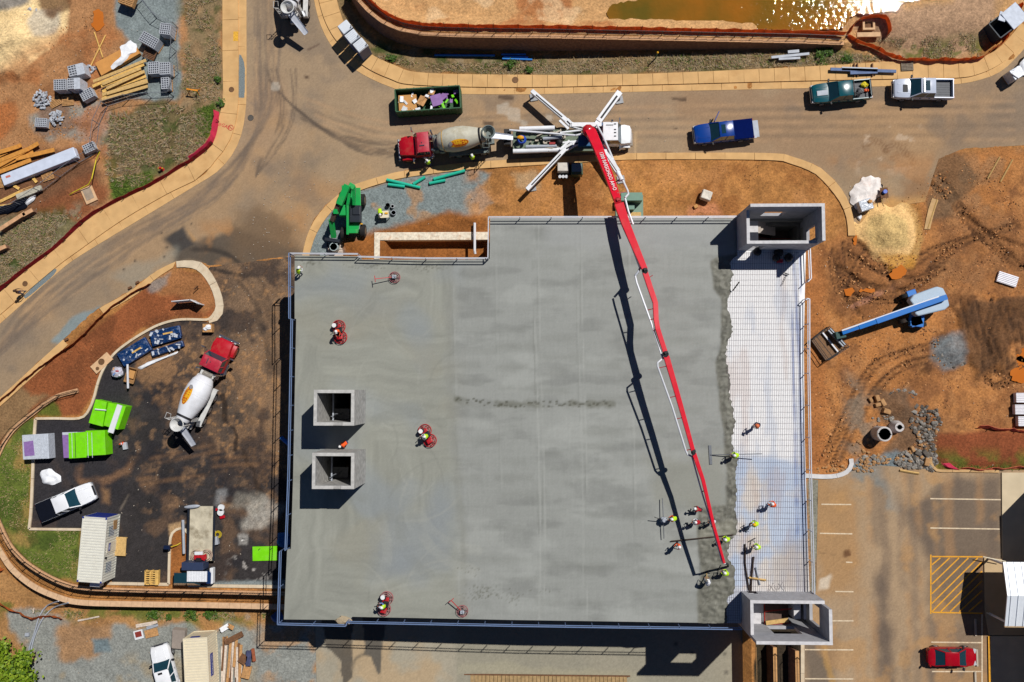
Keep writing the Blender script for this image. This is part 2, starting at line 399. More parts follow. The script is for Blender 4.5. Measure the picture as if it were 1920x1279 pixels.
def paint_ground(X, Y):
 p = Paint(X, Y, CLAY)
 p.grain(0.25, 0.08, 2); p.grain(0.35, 0.6, 5); p.grain(0.3, 2.4, 7)
 p.h += 0.12*(fbm(X, Y, 0.35, 4, 2)-0.5)+0.10*(fbm(X, Y, 1.5, 3, 12)-0.5)
 A, S, K = p.area, p.spots, p.stroke
 A([(-80, -60), (420, -60), (420, 210), (330, 320), (0, 560), (-80, 600)], rgb(176, 128, 86), soft=0.6, var=0.25, vsc=0.5)
 A([(-80, -60), (110, -60), (125, 60), (40, 140), (-80, 150)], SANDL, soft=0.3, amp=0.8, var=0.12, vsc=1.2)
 A([(-80, -60), (70, -60), (60, 8), (20, 22), (-80, 25)], rgb(150, 142, 132), soft=0.3, amp=0.6, var=0.3, vsc=1.5)
 A([(60, 15), (110, 15), (108, 60), (70, 75), (58, 50)], rgb(178, 172, 160), soft=0.3, amp=0.7, a=0.7, var=0.3)
 A([(65, -40), (140, -40), (125, 10), (100, 30), (70, 15)], MUD, soft=0.3, amp=0.7, a=0.85, var=0.3)
 A([(215, -40), (350, -40), (348, 60), (340, 150), (325, 185), (215, 190), (195, 150), (230, 90), (225, 30)], GRAV, soft=0.4, amp=1.3, var=0.22, vsc=1.5, seed=3)
 A([(60, 215), (180, 195), (215, 230), (212, 265), (190, 285), (120, 260), (70, 240)], rgb(146, 146, 138), soft=0.5, amp=1.5, a=0.85, var=0.2, seed=6)
 S([(110, 60), (250, 20), (200, 300), (-40, 330), (-40, 170)], ORG, sc=0.25, lo=0.5, hi=0.66, a=0.65, seed=14)
 S([(110, 100), (250, 20), (200, 320), (-40, 330), (-40, 180)], rgb(128, 82, 50), sc=0.35, lo=0.55, hi=0.68, a=0.6, seed=24)
 A([(-40, 195), (28, 188), (36, 220), (10, 262), (-40, 275)], ORG, soft=0.4, amp=0.8, a=0.85)
 A([(-40, 300), (150, 270), (200, 330), (120, 395), (20, 420), (-40, 430)], rgb(122, 84, 58), soft=0.5, amp=0.8, var=0.2)
 A([(-40, 300), (70, 275), (60, 320), (-40, 350)], MUD, soft=0.5, amp=0.8, a=0.6)
 A([(348, -60), (418, -60), (418, 210), (400, 230), (330, 220), (345, 130)], rgb(152, 124, 90), soft=0.4, amp=0.8, var=0.25, vsc=1.2)
 S([(340, -60), (425, -60), (425, 200), (335, 190)], DEAD, sc=0.9, lo=0.42, hi=0.55, a=0.85, seed=8)
 S([(340, -60), (425, -60), (425, 200), (335, 190)], GRASSD, sc=1.0, lo=0.56, hi=0.66, a=0.55, seed=9)
 A([(200, 215), (330, 190), (380, 240), (360, 290), (300, 330), (225, 330), (195, 290)], DEAD2, soft=0.5, amp=1.2, var=0.35, vsc=1.4)
 S([(200, 205), (410, 190), (380, 290), (240, 350), (190, 320)], rgb(150, 132, 104), sc=0.9, lo=0.5, hi=0.62, a=0.8, seed=18)
 S([(195, 205), (400, 195), (370, 290), (240, 360), (190, 320)], GRASSD, sc=0.8, lo=0.52, hi=0.66, a=0.7, seed=19)
 A([(365, 205), (400, 195), (408, 225), (392, 262), (370, 255)], GRASS, soft=0.4, amp=0.8, var=0.3, vsc=2)
 A([(205, 330), (285, 320), (290, 340), (225, 378), (205, 372)], GRASS, soft=0.4, amp=0.8, var=0.3, vsc=2)
 A([(60, 390), (170, 320), (210, 360), (150, 415), (90, 420)], rgb(140, 86, 54), soft=0.5, amp=1.0, var=0.3)
 A([(-40, 440), (70, 400), (150, 420), (100, 470), (40, 515), (-40, 560)], rgb(122, 112, 78), soft=0.4, amp=1.0, var=0.35, vsc=1.2)
 S([(-40, 420), (180, 380), (100, 470), (-40, 560)], GRASSD, sc=0.6, lo=0.5, hi=0.62, a=0.85, seed=29)
 S([(-40, 420), (180, 380), (100, 470), (-40, 560)], rgb(154, 142, 118), sc=1.0, lo=0.54, hi=0.66, a=0.7, seed=39)
 for k in range(5):
  K([(30-k*3, 150+k*16), (100, 105+k*12), (165, 50+k*10), (205, -20+k*8)], rgb(140, 96, 62), 0.5, a=0.35, tread=0.4, brk=0.45, seed=k)
 A([(600, -40), (660, -40), (660, 20), (700, 75), (780, 100), (960, 108), (1580, 92), (1690, 112), (1560, 122), (1440, 130), (1180, 142), (960, 142), (780, 138), (690, 105), (640, 50)], rgb(134, 112, 78), soft=0.3, amp=0.4, var=0.3, vsc=1.2)
 S([(600, -40), (660, -40), (700, 75), (960, 108), (1560, 92), (1690, 112), (1440, 130), (960, 142), (690, 105)], GRASSD, sc=0.7, lo=0.47, hi=0.6, a=0.9, seed=41)
 S([(700, 80), (960, 108), (1560, 92), (1690, 112), (1440, 130), (960, 142), (780, 130)], rgb(160, 140, 110), sc=0.8, lo=0.5, hi=0.62, a=0.75, seed=42)
 S([(1500, 88), (1590, 84), (1600, 120), (1510, 122)], GRASS, sc=0.9, lo=0.44, hi=0.55, a=0.9, seed=43)
 z = 2.0
 A([(660, -60), (672, 0), (760, 60), (960, 66), (1590, 72), (1690, 108), (1830, 108), (1900, 40), (1960, 0), (1960, -80)], PONDS, z=z, soft=0.3, amp=0.4, var=0.25, vsc=1.5)
 S([(680, -60), (700, 10), (780, 50), (1150, 55), (1150, -60)], rgb(176, 112, 66), z=z, sc=0.25, lo=0.48, hi=0.62, a=0.85, seed=51)
 S([(680, -60), (700, 10), (780, 50), (1150, 55), (1150, -60)], rgb(224, 190, 146), z=z, sc=0.4, lo=0.56, hi=0.68, a=0.7, seed=52)
 A([(1590, 50), (1640, 25), (1760, 10), (1880, -40), (1860, 60), (1800, 105), (1690, 105)], rgb(186, 150, 118), z=0.5, soft=0.6, amp=1.0, var=0.3, vsc=2.5)
 S([(1590, 70), (1700, 85), (1840, 90), (1850, 110), (1690, 112), (1600, 90)], rgb(126, 98, 60), z=0.3, sc=0.6, lo=0.44, hi=0.56, a=0.8, seed=53)
 S([(1690, 85), (1850, 70), (1850, 112), (1700, 112)], GRASS, z=0.2, sc=0.8, lo=0.5, hi=0.6, a=0.75, seed=54)
 A([(600, 420), (612, 395), (650, 362), (740, 338), (860, 318), (920, 325), (900, 350), (925, 380), (900, 402), (850, 420), (790, 432), (690, 470), (560, 490)], GRAV, soft=0.25, amp=0.5, var=0.2, vsc=2, seed=61)
 S([(620, 370), (930, 320), (920, 400), (640, 460)], rgb(180, 136, 92), sc=0.5, lo=0.6, hi=0.7, a=0.7, seed=62)
 S([(880, 310), (1420, 300), (1560, 330), (1590, 440), (880, 420)], rgb(140, 88, 46), sc=0.3, lo=0.5, hi=0.65, a=0.7, seed=63)
 S([(880, 310), (1420, 300), (1590, 400), (1590, 440), (880, 420)], rgb(196, 138, 84), sc=0.5, lo=0.56, hi=0.68, a=0.6, seed=64)
 A([(1290, 385), (1340, 380), (1350, 405), (1290, 405)], rgb(206, 138, 98), soft=0.4, amp=0.6, a=0.8)
 A([(960, 325), (1005, 320), (1010, 350), (970, 352)], rgb(186, 168, 136), soft=0.4, amp=0.6, a=0.5)
 A([(640, 455), (700, 432), (860, 400), (920, 405), (920, 490), (640, 485)], rgb(150, 94, 46), soft=0.4, amp=0.9, var=0.35, vsc=1.2, seed=65)
 A([(1510, 480), (1580, 440), (1640, 500), (1760, 300), (1800, 281), (1960, 270), (1960, 800), (1760, 800), (1760, 885), (1510, 895)], rgb(180, 120, 68), soft=0.5, amp=1.0, var=0.3, vsc=0.5)
 S([(1510, 480), (1960, 300), (1960, 800), (1510, 880)], rgb(134, 90, 58), sc=0.16, lo=0.46, hi=0.62, a=0.7, seed=71)
 S([(1510, 480), (1960, 280), (1960, 800), (1510, 880)], rgb(196, 134, 78), sc=0.3, lo=0.52, hi=0.66, a=0.7, seed=72)
 S([(1740, 300), (1960, 270), (1960, 520), (1740, 560)], rgb(150, 116, 84), sc=0.4, lo=0.5, hi=0.65, a=0.6, seed=73)
 S([(1700, 560), (1960, 520), (1960, 760), (1720, 700)], MUDD, sc=0.45, lo=0.52, hi=0.64, a=0.75, seed=74, h=0.12)
 S([(1530, 330), (1600, 400), (1600, 620), (1520, 560)], rgb(96, 60, 36), sc=0.4, lo=0.52, hi=0.66, a=0.65, seed=75)
 S([(1510, 480), (1960, 300), (1960, 800), (1510, 880)], rgb(120, 80, 52), sc=0.9, lo=0.54, hi=0.66, a=0.5, seed=76, h=-0.05)
 S([(1510, 480), (1960, 300), (1960, 800), (1510, 880)], rgb(188, 132, 82), sc=1.3, lo=0.55, hi=0.68, a=0.55, seed=77, h=0.04)
 A([(1530, 480), (1600, 450), (1650, 480), (1700, 505), (1740, 470), (1770, 540), (1700, 580), (1600, 590), (1550, 570)], rgb(128, 84, 52), soft=0.7, amp=1.2, a=0.6, var=0.4, vsc=1.5, seed=79)
 A([(1750, 430), (1960, 380), (1960, 540), (1780, 560)], rgb(146, 98, 60), soft=0.8, amp=1.5, a=0.5, var=0.35, vsc=1.2, seed=70)
 for k, tr in enumerate([[(1560, 470), (1575, 520), (1600, 555), (1650, 560)], [(1580, 455), (1590, 510), (1625, 540), (1690, 545), (1760, 500)], [(1600, 450), (1660, 500), (1720, 520), (1790, 460), (1900, 420)],
       [(1570, 500), (1620, 530), (1700, 545)], [(1640, 480), (1680, 540), (1690, 560)], [(1600, 480), (1650, 510), (1700, 500), (1740, 470), (1830, 440)], [(1555, 480), (1565, 540), (1590, 570)],
       [(1730, 330), (1780, 380), (1830, 440), (1900, 500)], [(1760, 330), (1810, 400), (1870, 460), (1940, 520)], [(1800, 400), (1860, 440), (1940, 470)], [(1540, 860), (1590, 760), (1640, 680), (1760, 640)],
       [(1560, 870), (1610, 770), (1680, 690), (1790, 660)], [(1880, 560), (1850, 640), (1870, 700), (1950, 640)], [(1860, 560), (1840, 640), (1855, 720), (1950, 680)], [(1700, 560), (1620, 560), (1580, 540)], [(1610, 590), (1590, 560), (1600, 500), (1640, 450)]]):
  K(tr, rgb(66, 44, 30) if k % 2 else rgb(78, 52, 34), 0.4, a=0.9, tread=0.6, tw=0.45, h=-0.2, seed=80+k, soft=0.1, amp=0.1, brk=0.2)
  K([(x+9, y+5) for x, y in tr], rgb(90, 60, 38), 0.45, a=0.8, tread=0.6, tw=0.45, h=-0.18, seed=180+k, soft=0.1, amp=0.1, brk=0.26)
  K([(x+4, y+3) for x, y in tr], rgb(178, 122, 74), 0.25, a=0.5, h=0.10, seed=280+k, soft=0.12, amp=0.1, brk=0.4)
 A([(1790, 585), (1850, 560), (1960, 540), (1960, 650), (1890, 640), (1880, 700), (1835, 700), (1800, 650)], rgb(92, 66, 46), soft=0.4, amp=0.9, a=0.8, var=0.4, vsc=2.5, seed=78, h=0.35)
 for k in range(9): K([(1800+k*14, 560+k*3), (1812+k*14, 620), (1838+k*12, 680)], rgb(60, 42, 30), 0.22, a=0.7, h=-0.15, soft=0.1, amp=0.2, brk=0.4, seed=380+k)
 K([(1600, 575), (1660, 545), (1700, 530), (1720, 525)], rgb(196, 142, 118), 0.5, a=0.6, tread=0.5, tw=0.4, seed=88, brk=0.4)
 A([(1690, 318), (1750, 295), (1810, 285), (1830, 330), (1790, 400), (1740, 420), (1735, 380), (1748, 340)], rgb(110, 88, 66), soft=0.4, amp=0.8, a=0.75, var=0.3)
 A([(1590, 405), (1630, 350), (1680, 370), (1720, 400), (1732, 450), (1722, 490), (1690, 505), (1640, 480), (1610, 450)], SAND, soft=0.25, amp=0.5, var=0.15, vsc=2, seed=91)
 for k in range(6):
  K([(1690+k*6, 375), (1712+k*3, 410), (1718+k*2, 450), (1700+k*3, 490)], rgb(168, 122, 60), 0.22, a=0.6, tread=0.5, tw=0.3, seed=k+93)
 A([(1628, 410), (1660, 400), (1690, 420), (1700, 455), (1680, 472), (1640, 460), (1625, 435)], rgb(214, 184, 122), soft=0.3, amp=0.5, a=0.7, var=0.15, vsc=2, seed=90)
 A([(1650, 475), (1720, 480), (1710, 500), (1670, 505)], rgb(196, 140, 58), soft=0.3, amp=0.4, a=0.8)
 A([(1755, 640), (1800, 630), (1810, 680), (1770, 690), (1750, 670)], GRAV2, soft=0.5, amp=0.8, a=0.85, var=0.35, vsc=2.5)
 S([(1590, 700), (1640, 760), (1640, 850), (1585, 860)], rgb(136, 122, 106), sc=0.5, lo=0.4, hi=0.55, a=0.8, seed=95)
 A([(1640, 735), (1700, 730), (1720, 780), (1760, 800), (1760, 850), (1640, 860), (1690, 810), (1650, 790)], rgb(106, 86, 68), soft=0.4, amp=0.9, a=0.8, var=0.4, vsc=2.5)
 A([(1590, 880), (1620, 858), (1680, 848), (1750, 872), (1760, 890), (1680, 900), (1640, 930), (1610, 920)], GRAV2, soft=0.3, amp=0.7, var=0.2)
 A([(1755, 812), (1960, 806), (1960, 882), (1765, 882), (1748, 862)], REDC, soft=0.3, amp=0.3, var=0.3, vsc=0.6)
 S([(1750, 850), (1960, 850), (1960, 884), (1750, 884)], GRASS, sc=0.5, lo=0.42, hi=0.55, a=0.85, seed=97)
 A([(1517, 890), (1534, 890), (1534, 1110), (1518, 1110)], rgb(140, 138, 124), soft=0.2, amp=0.4, var=0.2)
 A([(1508, 480), (1545, 470), (1548, 860), (1518, 885), (1512, 620)], rgb(170, 108, 60), soft=0.4, amp=0.8, a=0.7, var=0.3)
 A([(-60, 745), (135, 650), (285, 531), (340, 505), (385, 515), (408, 565), (395, 596), (330, 592), (265, 615), (200, 670), (170, 745), (150, 778), (60, 782), (-60, 900)], rgb(150, 88, 52), soft=0.2, amp=0.3, var=0.25, vsc=0.6)
 S([(-60, 745), (285, 531), (385, 515), (395, 596), (170, 745), (60, 782), (-60, 900)], rgb(118, 70, 42), sc=0.35, lo=0.5, hi=0.64, a=0.7, seed=101)
 A([(284, 528), (330, 498), (384, 515), (404, 570), (384, 590), (340, 560), (300, 555)], rgb(168, 116, 72), soft=0.4, amp=0.7, a=0.8, var=0.3)
 A([(275, 530), (320, 510), (315, 535), (285, 548)], GRAV, soft=0.3, amp=0.6, a=0.6)
 A([(-60, 790), (30, 730), (90, 740), (60, 775), (0, 830), (-60, 850)], rgb(140, 116, 82), soft=0.4, amp=0.9, a=0.8, var=0.3)
 A([(-60, 870), (0, 840), (60, 780), (66, 790), (60, 860), (55, 990), (152, 992), (148, 1096), (90, 1078), (40, 1045), (0, 985), (-40, 950)], rgb(104, 116, 48), soft=0.2, amp=0.3, var=0.3, vsc=1.5)
 S([(-60, 870), (0, 840), (60, 780), (55, 990), (152, 992), (148, 1096), (40, 1045), (0, 985)], rgb(164, 132, 76), sc=0.35, lo=0.46, hi=0.6, a=0.85, seed=103)
 S([(-60, 870), (0, 840), (60, 780), (55, 990), (152, 992), (148, 1096), (40, 1045), (0, 985)], GRASSD, sc=0.6, lo=0.54, hi=0.64, a=0.7, seed=104)
 A([(60, 770), (100, 755), (112, 778), (70, 783)], GRASS, soft=0.3, amp=0.5, a=0.8, var=0.3)
 A([(318, 1096), (322, 1005), (330, 994), (350, 996), (352, 1098)], rgb(156, 98, 50), soft=0.1, amp=0.1, var=0.2)
 z = -3.0
 A([(-90, 1040), (0, 1060), (60, 1110), (150, 1140), (540, 1145), (620, 1310), (-90, 1310)], rgb(172, 128, 80), z=z, soft=0.3, amp=0.5, var=0.3, vsc=0.7)
 A([(20, 1150), (60, 1140), (130, 1165), (220, 1165), (300, 1165), (350, 1175), (420, 1178), (470, 1165), (600, 1150), (600, 1310), (-20, 1310), (60, 1225)], rgb(146, 148, 142), z=z, soft=0.4, amp=1.3, var=0.2, vsc=1.5, seed=111)
 A([(105, 1170), (170, 1155), (215, 1165), (212, 1195), (180, 1225), (130, 1235), (108, 1205)], rgb(168, 124, 80), z=z, soft=0.5, amp=1.2, var=0.3, a=0.85)
 A([(175, 1198), (205, 1195), (210, 1220), (180, 1222)], rgb(116, 130, 134), z=z, soft=0.2, amp=0.3, var=0.15)
 S([(0, 1120), (560, 1140), (560, 1165), (300, 1170), (0, 1150)], GRASS, z=z, sc=0.4, lo=0.52, hi=0.62, a=0.8, seed=113)
 S([(480, 1170), (600, 1170), (600, 1300), (500, 1300)], rgb(182, 140, 96), z=z, sc=0.5, lo=0.56, hi=0.68, a=0.7, seed=114)
 S([(100, 1230), (480, 1230), (480, 1300), (100, 1300)], rgb(166, 148, 116), z=z, sc=0.4, lo=0.52, hi=0.66, a=0.6, seed=115)
 A([(1412, 1150), (1460, 1150), (1460, 1330), (1412, 1330)], rgb(60, 52, 38), z=-2.0, soft=0.1, amp=0.2, var=0.4, vsc=3)  # terrace soil painted dark, standing in for the shade of the walls
 A([(1455, 1150), (1500, 1150), (1500, 1330), (1455, 1330)], rgb(62, 52, 40), z=-1.0, soft=0.1, amp=0.2, var=0.4, vsc=3)  # upper terrace also toned down to mimic shadow cast by the walls
 p.c *= (0.86+0.28*_rs.rand(len(X)))[:, None]
 return p
def paint_road(X, Y):
 p = Paint(X, Y, TAN); p.grain(0.14, 0.06, 3); p.grain(0.12, 0.5, 4)
 A, S, K = p.area, p.spots, p.stroke
 A([(461, -40), (590, -40), (640, 110), (600, 200), (470, 300), (440, 260)], rgb(166, 142, 114), soft=2, amp=2, a=0.8)
 A([(400, 330), (560, 300), (480, 420), (300, 500), (120, 600), (-60, 740), (-60, 640), (150, 480)], rgb(148, 128, 106), soft=1.5, amp=1.5, a=0.85)
 A([(460, 180), (520, 150), (560, 220), (500, 310), (440, 320)], rgb(168, 136, 106), soft=2, amp=1.5, a=0.7)
 A([(700, 190), (960, 178), (1300, 172), (1600, 168), (1600, 205), (960, 225), (720, 230)], rgb(156, 132, 108), soft=1.0, amp=1.5, a=0.7)
 A([(1250, 175), (1900, 150), (1960, 270), (1700, 300), (1560, 320), (1300, 280)], rgb(160, 130, 100), soft=2, amp=2, a=0.8)
 A([(1800, 180), (1960, 120), (1960, 260), (1840, 270)], rgb(140, 122, 104), soft=2, amp=1.5, a=0.8)
 A([(560, 330), (640, 350), (600, 400), (570, 470), (500, 470), (520, 400)], rgb(170, 132, 94), soft=1.5, amp=1.5, a=0.8)
 S(ROAD, rgb(182, 146, 106), sc=0.12, lo=0.52, hi=0.68, a=0.5, seed=201)
 S(ROAD, rgb(122, 110, 98), sc=0.2, lo=0.55, hi=0.7, a=0.5, seed=202)
 A([(310, 450), (345, 424), (352, 440), (372, 448), (440, 430), (566, 470), (566, 482), (392, 502), (330, 490), (330, 465)], rgb(84, 76, 68), soft=0.5, amp=0.6, a=0.9, var=0.25)
 A([(315, 448), (343, 425), (350, 447), (366, 458), (335, 472)], rgb(70, 66, 64), soft=0.15, amp=0.2, a=0.9)
 A([(350, 428), (372, 450), (362, 456)], rgb(196, 150, 96), soft=0.15, amp=0.3, a=0.7)
 A([(430, 430), (480, 395), (560, 420), (566, 475), (440, 490)], rgb(116, 94, 72), soft=1.2, amp=1.5, a=0.8)
 S([(380, 420), (566, 400), (566, 480), (390, 500)], rgb(178, 130, 84), sc=0.4, lo=0.52, hi=0.66, a=0.7, seed=203)
 for k in range(6):
  K([(350+k*7, 470-k*2), (420+k*5, 470+k*4), (460+k*6, 520+k*3), (470, 560)], rgb(58, 52, 48), 0.35, a=0.4, brk=0.4, seed=210+k)
 for k in range(12):
  o = k*9
  K([(478+o*0.5, -30), (480+o*0.45, 100), (485+o*0.3, 200), (470-o*0.2, 290), (420-o*0.6, 360+o*0.1), (300-o, 440+o*0.15), (150-o, 545+o*0.2), (-40, 690+o*0.1)], rgb(112, 98, 86) if k % 3 else rgb(186, 152, 116), 0.3, a=0.5, soft=0.22, brk=0.44, seed=220+k)
  K([(470+o*0.6, -30), (474+o*0.5, 100), (478+o*0.35, 200), (462-o*0.2, 295), (410-o*0.6, 372+o*0.1), (290-o, 450+o*0.15), (140-o, 555+o*0.2), (-40, 700+o*0.1)], rgb(120, 106, 94), 0.16, a=0.5, soft=0.1, brk=0.47, seed=420+k)
 for k in range(9):
  K([(560+k*8, 180+k*9), (630+k*4, 205+k*8), (740, 230+k*7), (900, 215+k*6), (1250, 200+k*8), (1900, 190+k*9)], rgb(122, 104, 86) if k % 2 else rgb(188, 152, 116), 0.3, a=0.45, soft=0.25, brk=0.45, seed=240+k)
 for k in range(7):
  K([(505+k*10, 150+k*12), (540+k*9, 190+k*8), (600+k*6, 235+k*5), (680, 262+k*4), (760, 270+k*5)], rgb(92, 80, 70), 0.2, a=0.65, soft=0.1, brk=0.4, seed=260+k)
  K([(500+k*9, 130), (520+k*6, 190), (515+k*5, 240), (490+k*4, 290), (480, 330)], rgb(104, 90, 78), 0.18, a=0.6, soft=0.1, brk=0.42, seed=270+k)
 for (x, y, w_, h_) in [(948, 183, 14, 4), (1024, 188, 5, 2), (1272, 186, 14, 4), (1266, 241, 5, 3), (1243, 286, 18, 2), (915, 232, 10, 6), (575, 145, 5, 5), (1100, 178, 8, 1)]:
  A([(x-w_, y-h_), (x+w_, y-h_+2), (x+w_, y+h_), (x-w_, y+h_-2)], rgb(92, 74, 60), soft=0.08, amp=0.15, a=0.85)
 A([(575, 92), (598, 81), (600, 85), (578, 96)], rgb(110, 90, 76), soft=0.06, amp=0.08, a=0.8)
 for (x, y, r) in [(517, 160, 5), (880, 290, 8), (1030, 220, 6), (965, 215, 9), (940, 205, 9), (985, 232, 5)]:
  A([(x-r, y-r), (x+r, y-r), (x+r, y+r), (x-r, y+r)], rgb(200, 190, 174), soft=0.1, amp=0.5, a=0.5)
 A([(890, 262), (945, 262), (945, 300), (880, 305)], rgb(190, 162, 130), soft=0.2, amp=0.5, a=0.6)
 K([(1192, 248), (1192, 288)], rgb(196, 166, 128), 0.18, a=0.8, soft=0.04, amp=0.05)
 S([(1600, 235), (1720, 235), (1720, 320), (1610, 320)], rgb(206, 182, 156), sc=0.9, lo=0.58, hi=0.66, a=0.6, seed=281)
 for q in range(3):
  cx, cy = [(1680, 285), (1640, 278), (1692, 300)][q]
  K([(cx-18, cy-4), (cx-5, cy-14), (cx+14, cy-10), (cx+20, cy+4)], rgb(118, 84, 56), 0.7, a=0.45, tread=0.7, tw=0.35, seed=q+285)
 S([(1560, 300), (1760, 290), (1740, 380), (1600, 440)], rgb(182, 130, 82), sc=0.3, lo=0.4, hi=0.6, a=0.6, seed=286)
 A([(1600, 425), (1620, 390), (1690, 370), (1740, 360), (1740, 385), (1690, 390), (1640, 440)], rgb(206, 156, 92), soft=0.5, amp=0.8, a=0.8)
 A([(1690, 340), (1750, 330), (1745, 375), (1690, 375)], rgb(146, 108, 74), soft=0.6, amp=0.8, a=0.7)
 A([(95, 640), (130, 600), (185, 578), (182, 590), (140, 620), (110, 645)], GRAV, soft=0.2, amp=0.4, var=0.2)
 A([(200, 520), (300, 478), (330, 470), (320, 490), (250, 540)], rgb(150, 146, 132), soft=0.6, amp=0.8, a=0.55)
 for (x, y) in [(232, 505), (253, 489), (308, 482), (313, 464), (359, 420), (303, 437), (339, 449)]:
  A([(x-2, y-2), (x+2, y-2), (x+2, y+2), (x-2, y+2)], rgb(70, 62, 56), soft=0.08, amp=0.05, a=0.85)
 K([(470, 193), (478, 197), (481, 193), (478, 188)], rgb(126, 112, 100), 0.12, a=0.6)
 p.c *= (0.93+0.14*_rs.rand(len(X)))[:, None]
 return p
def paint_lot(X, Y):
 p = Paint(X, Y, ASPH); p.grain(0.25, 0.5, 3); p.grain(0.25, 2.0, 4)
 A, S, K = p.area, p.spots, p.stroke
 A([(392, 480), (566, 470), (560, 860), (520, 900), (440, 820), (400, 700), (420, 600)], rgb(84, 72, 62), soft=1.5, amp=1.5, a=0.8)
 A([(425, 500), (600, 470), (600, 760), (540, 860), (470, 800), (430, 690), (440, 610)], rgb(146, 116, 88), soft=2, amp=2, a=0.75)
 A([(250, 630), (400, 610), (430, 700), (330, 690), (260, 700)], rgb(120, 94, 72), soft=1.5, amp=1.5, a=0.6)
 S(LOT, rgb(128, 98, 72), sc=0.5, lo=0.5, hi=0.7, a=0.45, seed=301)
 S([(380, 480), (560, 470), (550, 1000), (430, 900), (330, 760), (240, 640)], rgb(150, 114, 80), sc=0.9, lo=0.5, hi=0.7, a=0.4, seed=302)
 S([(380, 480), (560, 470), (550, 1000), (430, 900), (330, 760), (240, 640)], rgb(110, 90, 72), sc=0.3, lo=0.44, hi=0.7, a=0.45, seed=312)
 S([(190, 800), (500, 760), (540, 960), (280, 970)], rgb(160, 124, 90), sc=1.5, lo=0.56, hi=0.76, a=0.45, seed=303)
 S([(380, 480), (560, 470), (550, 1000), (430, 900), (330, 760), (240, 640)], rgb(184, 138, 92), sc=2.2, lo=0.6, hi=0.72, a=0.5, seed=313)
 S(LOT, rgb(40, 38, 42), sc=0.3, lo=0.55, hi=0.66, a=0.7, seed=304)
 A([(62, 786), (150, 786), (180, 760), (190, 700), (230, 700), (240, 780), (220, 900), (190, 990), (55, 990)], rgb(50, 48, 52), soft=1.5, amp=1.2, a=0.8)
 S([(240, 640), (360, 640), (340, 760), (260, 760)], rgb(160, 120, 82), sc=0.8, lo=0.46, hi=0.64, a=0.6, seed=305)
 K([(150, 905), (200, 900), (240, 880), (245, 870)], rgb(140, 104, 74), 0.7, a=0.6, soft=0.3, amp=0.3, brk=0.4)
 K([(150, 880), (148, 900), (190, 912)], rgb(130, 96, 70), 0.7, a=0.5, soft=0.3, amp=0.3, brk=0.4)
 A([(190, 915), (208, 915), (205, 945), (192, 942)], rgb(170, 128, 86), soft=0.4, amp=0.5, a=0.6)
 K([(416, 742), (421, 760), (419, 778), (424, 790), (440, 806), (444, 818), (441, 842)], rgb(46, 36, 30), 0.55, a=0.85, soft=0.08, amp=0.25)
 K([(458, 846), (463, 868), (476, 880), (480, 905), (492, 930)], rgb(54, 42, 34), 0.5, a=0.75, soft=0.1, amp=0.3)
 A([(462, 950), (500, 930), (520, 960), (500, 990), (470, 985)], rgb(198, 192, 180), soft=0.6, amp=1.6, a=0.55, var=0.5, vsc=3)
 A([(445, 925), (500, 930), (480, 960), (430, 950)], rgb(150, 144, 132), soft=0.4, amp=1.3, a=0.5)
 A([(405, 920), (425, 918), (424, 940), (408, 942)], rgb(190, 190, 190), soft=0.3, amp=0.8, a=0.35)
 A([(447, 1004), (464, 1004), (464, 1022), (447, 1022)], rgb(170, 166, 160), soft=0.2, amp=0.4, a=0.8)
 A([(452, 1009), (459, 1009), (459, 1017), (452, 1017)], rgb(70, 66, 64), soft=0.1, amp=0.1, a=0.8)
 A([(453, 1012), (457, 1012), (457, 1015), (453, 1015)], WHITE, soft=0.08, amp=0.1)
 S([(440, 1040), (500, 1040), (500, 1090), (430, 1090)], rgb(176, 170, 164), sc=2.0, lo=0.66, hi=0.7, a=0.8, seed=306)
 A([(355, 1088), (400, 1092), (600, 1086), (600, 1100), (355, 1100)], rgb(132, 140, 140), soft=0.2, amp=0.3, var=0.2)
 A([(316, 985), (345, 980), (330, 1000), (318, 1010)], rgb(196, 160, 116), soft=0.2, amp=0.3, a=0.8)
 K([(226, 956), (241, 928)], rgb(130, 118, 104), 0.12, a=0.7)
 for k in range(7):
  K([(385+k*9, 500+k*3), (440+k*7, 520), (480+k*6, 580), (500+k*5, 700)], rgb(46, 42, 40), 0.35, a=0.45, soft=0.15, brk=0.45, seed=330+k)
 for k in range(5):
  K([(240+k*6, 870+k*10), (330, 850+k*12), (430, 830+k*14), (520, 840+k*10)], rgb(146, 108, 74), 0.35, a=0.35, soft=0.2, brk=0.5, seed=340+k)
 p.c *= (0.8+0.4*_rs.rand(len(X)))[:, None]
 return p
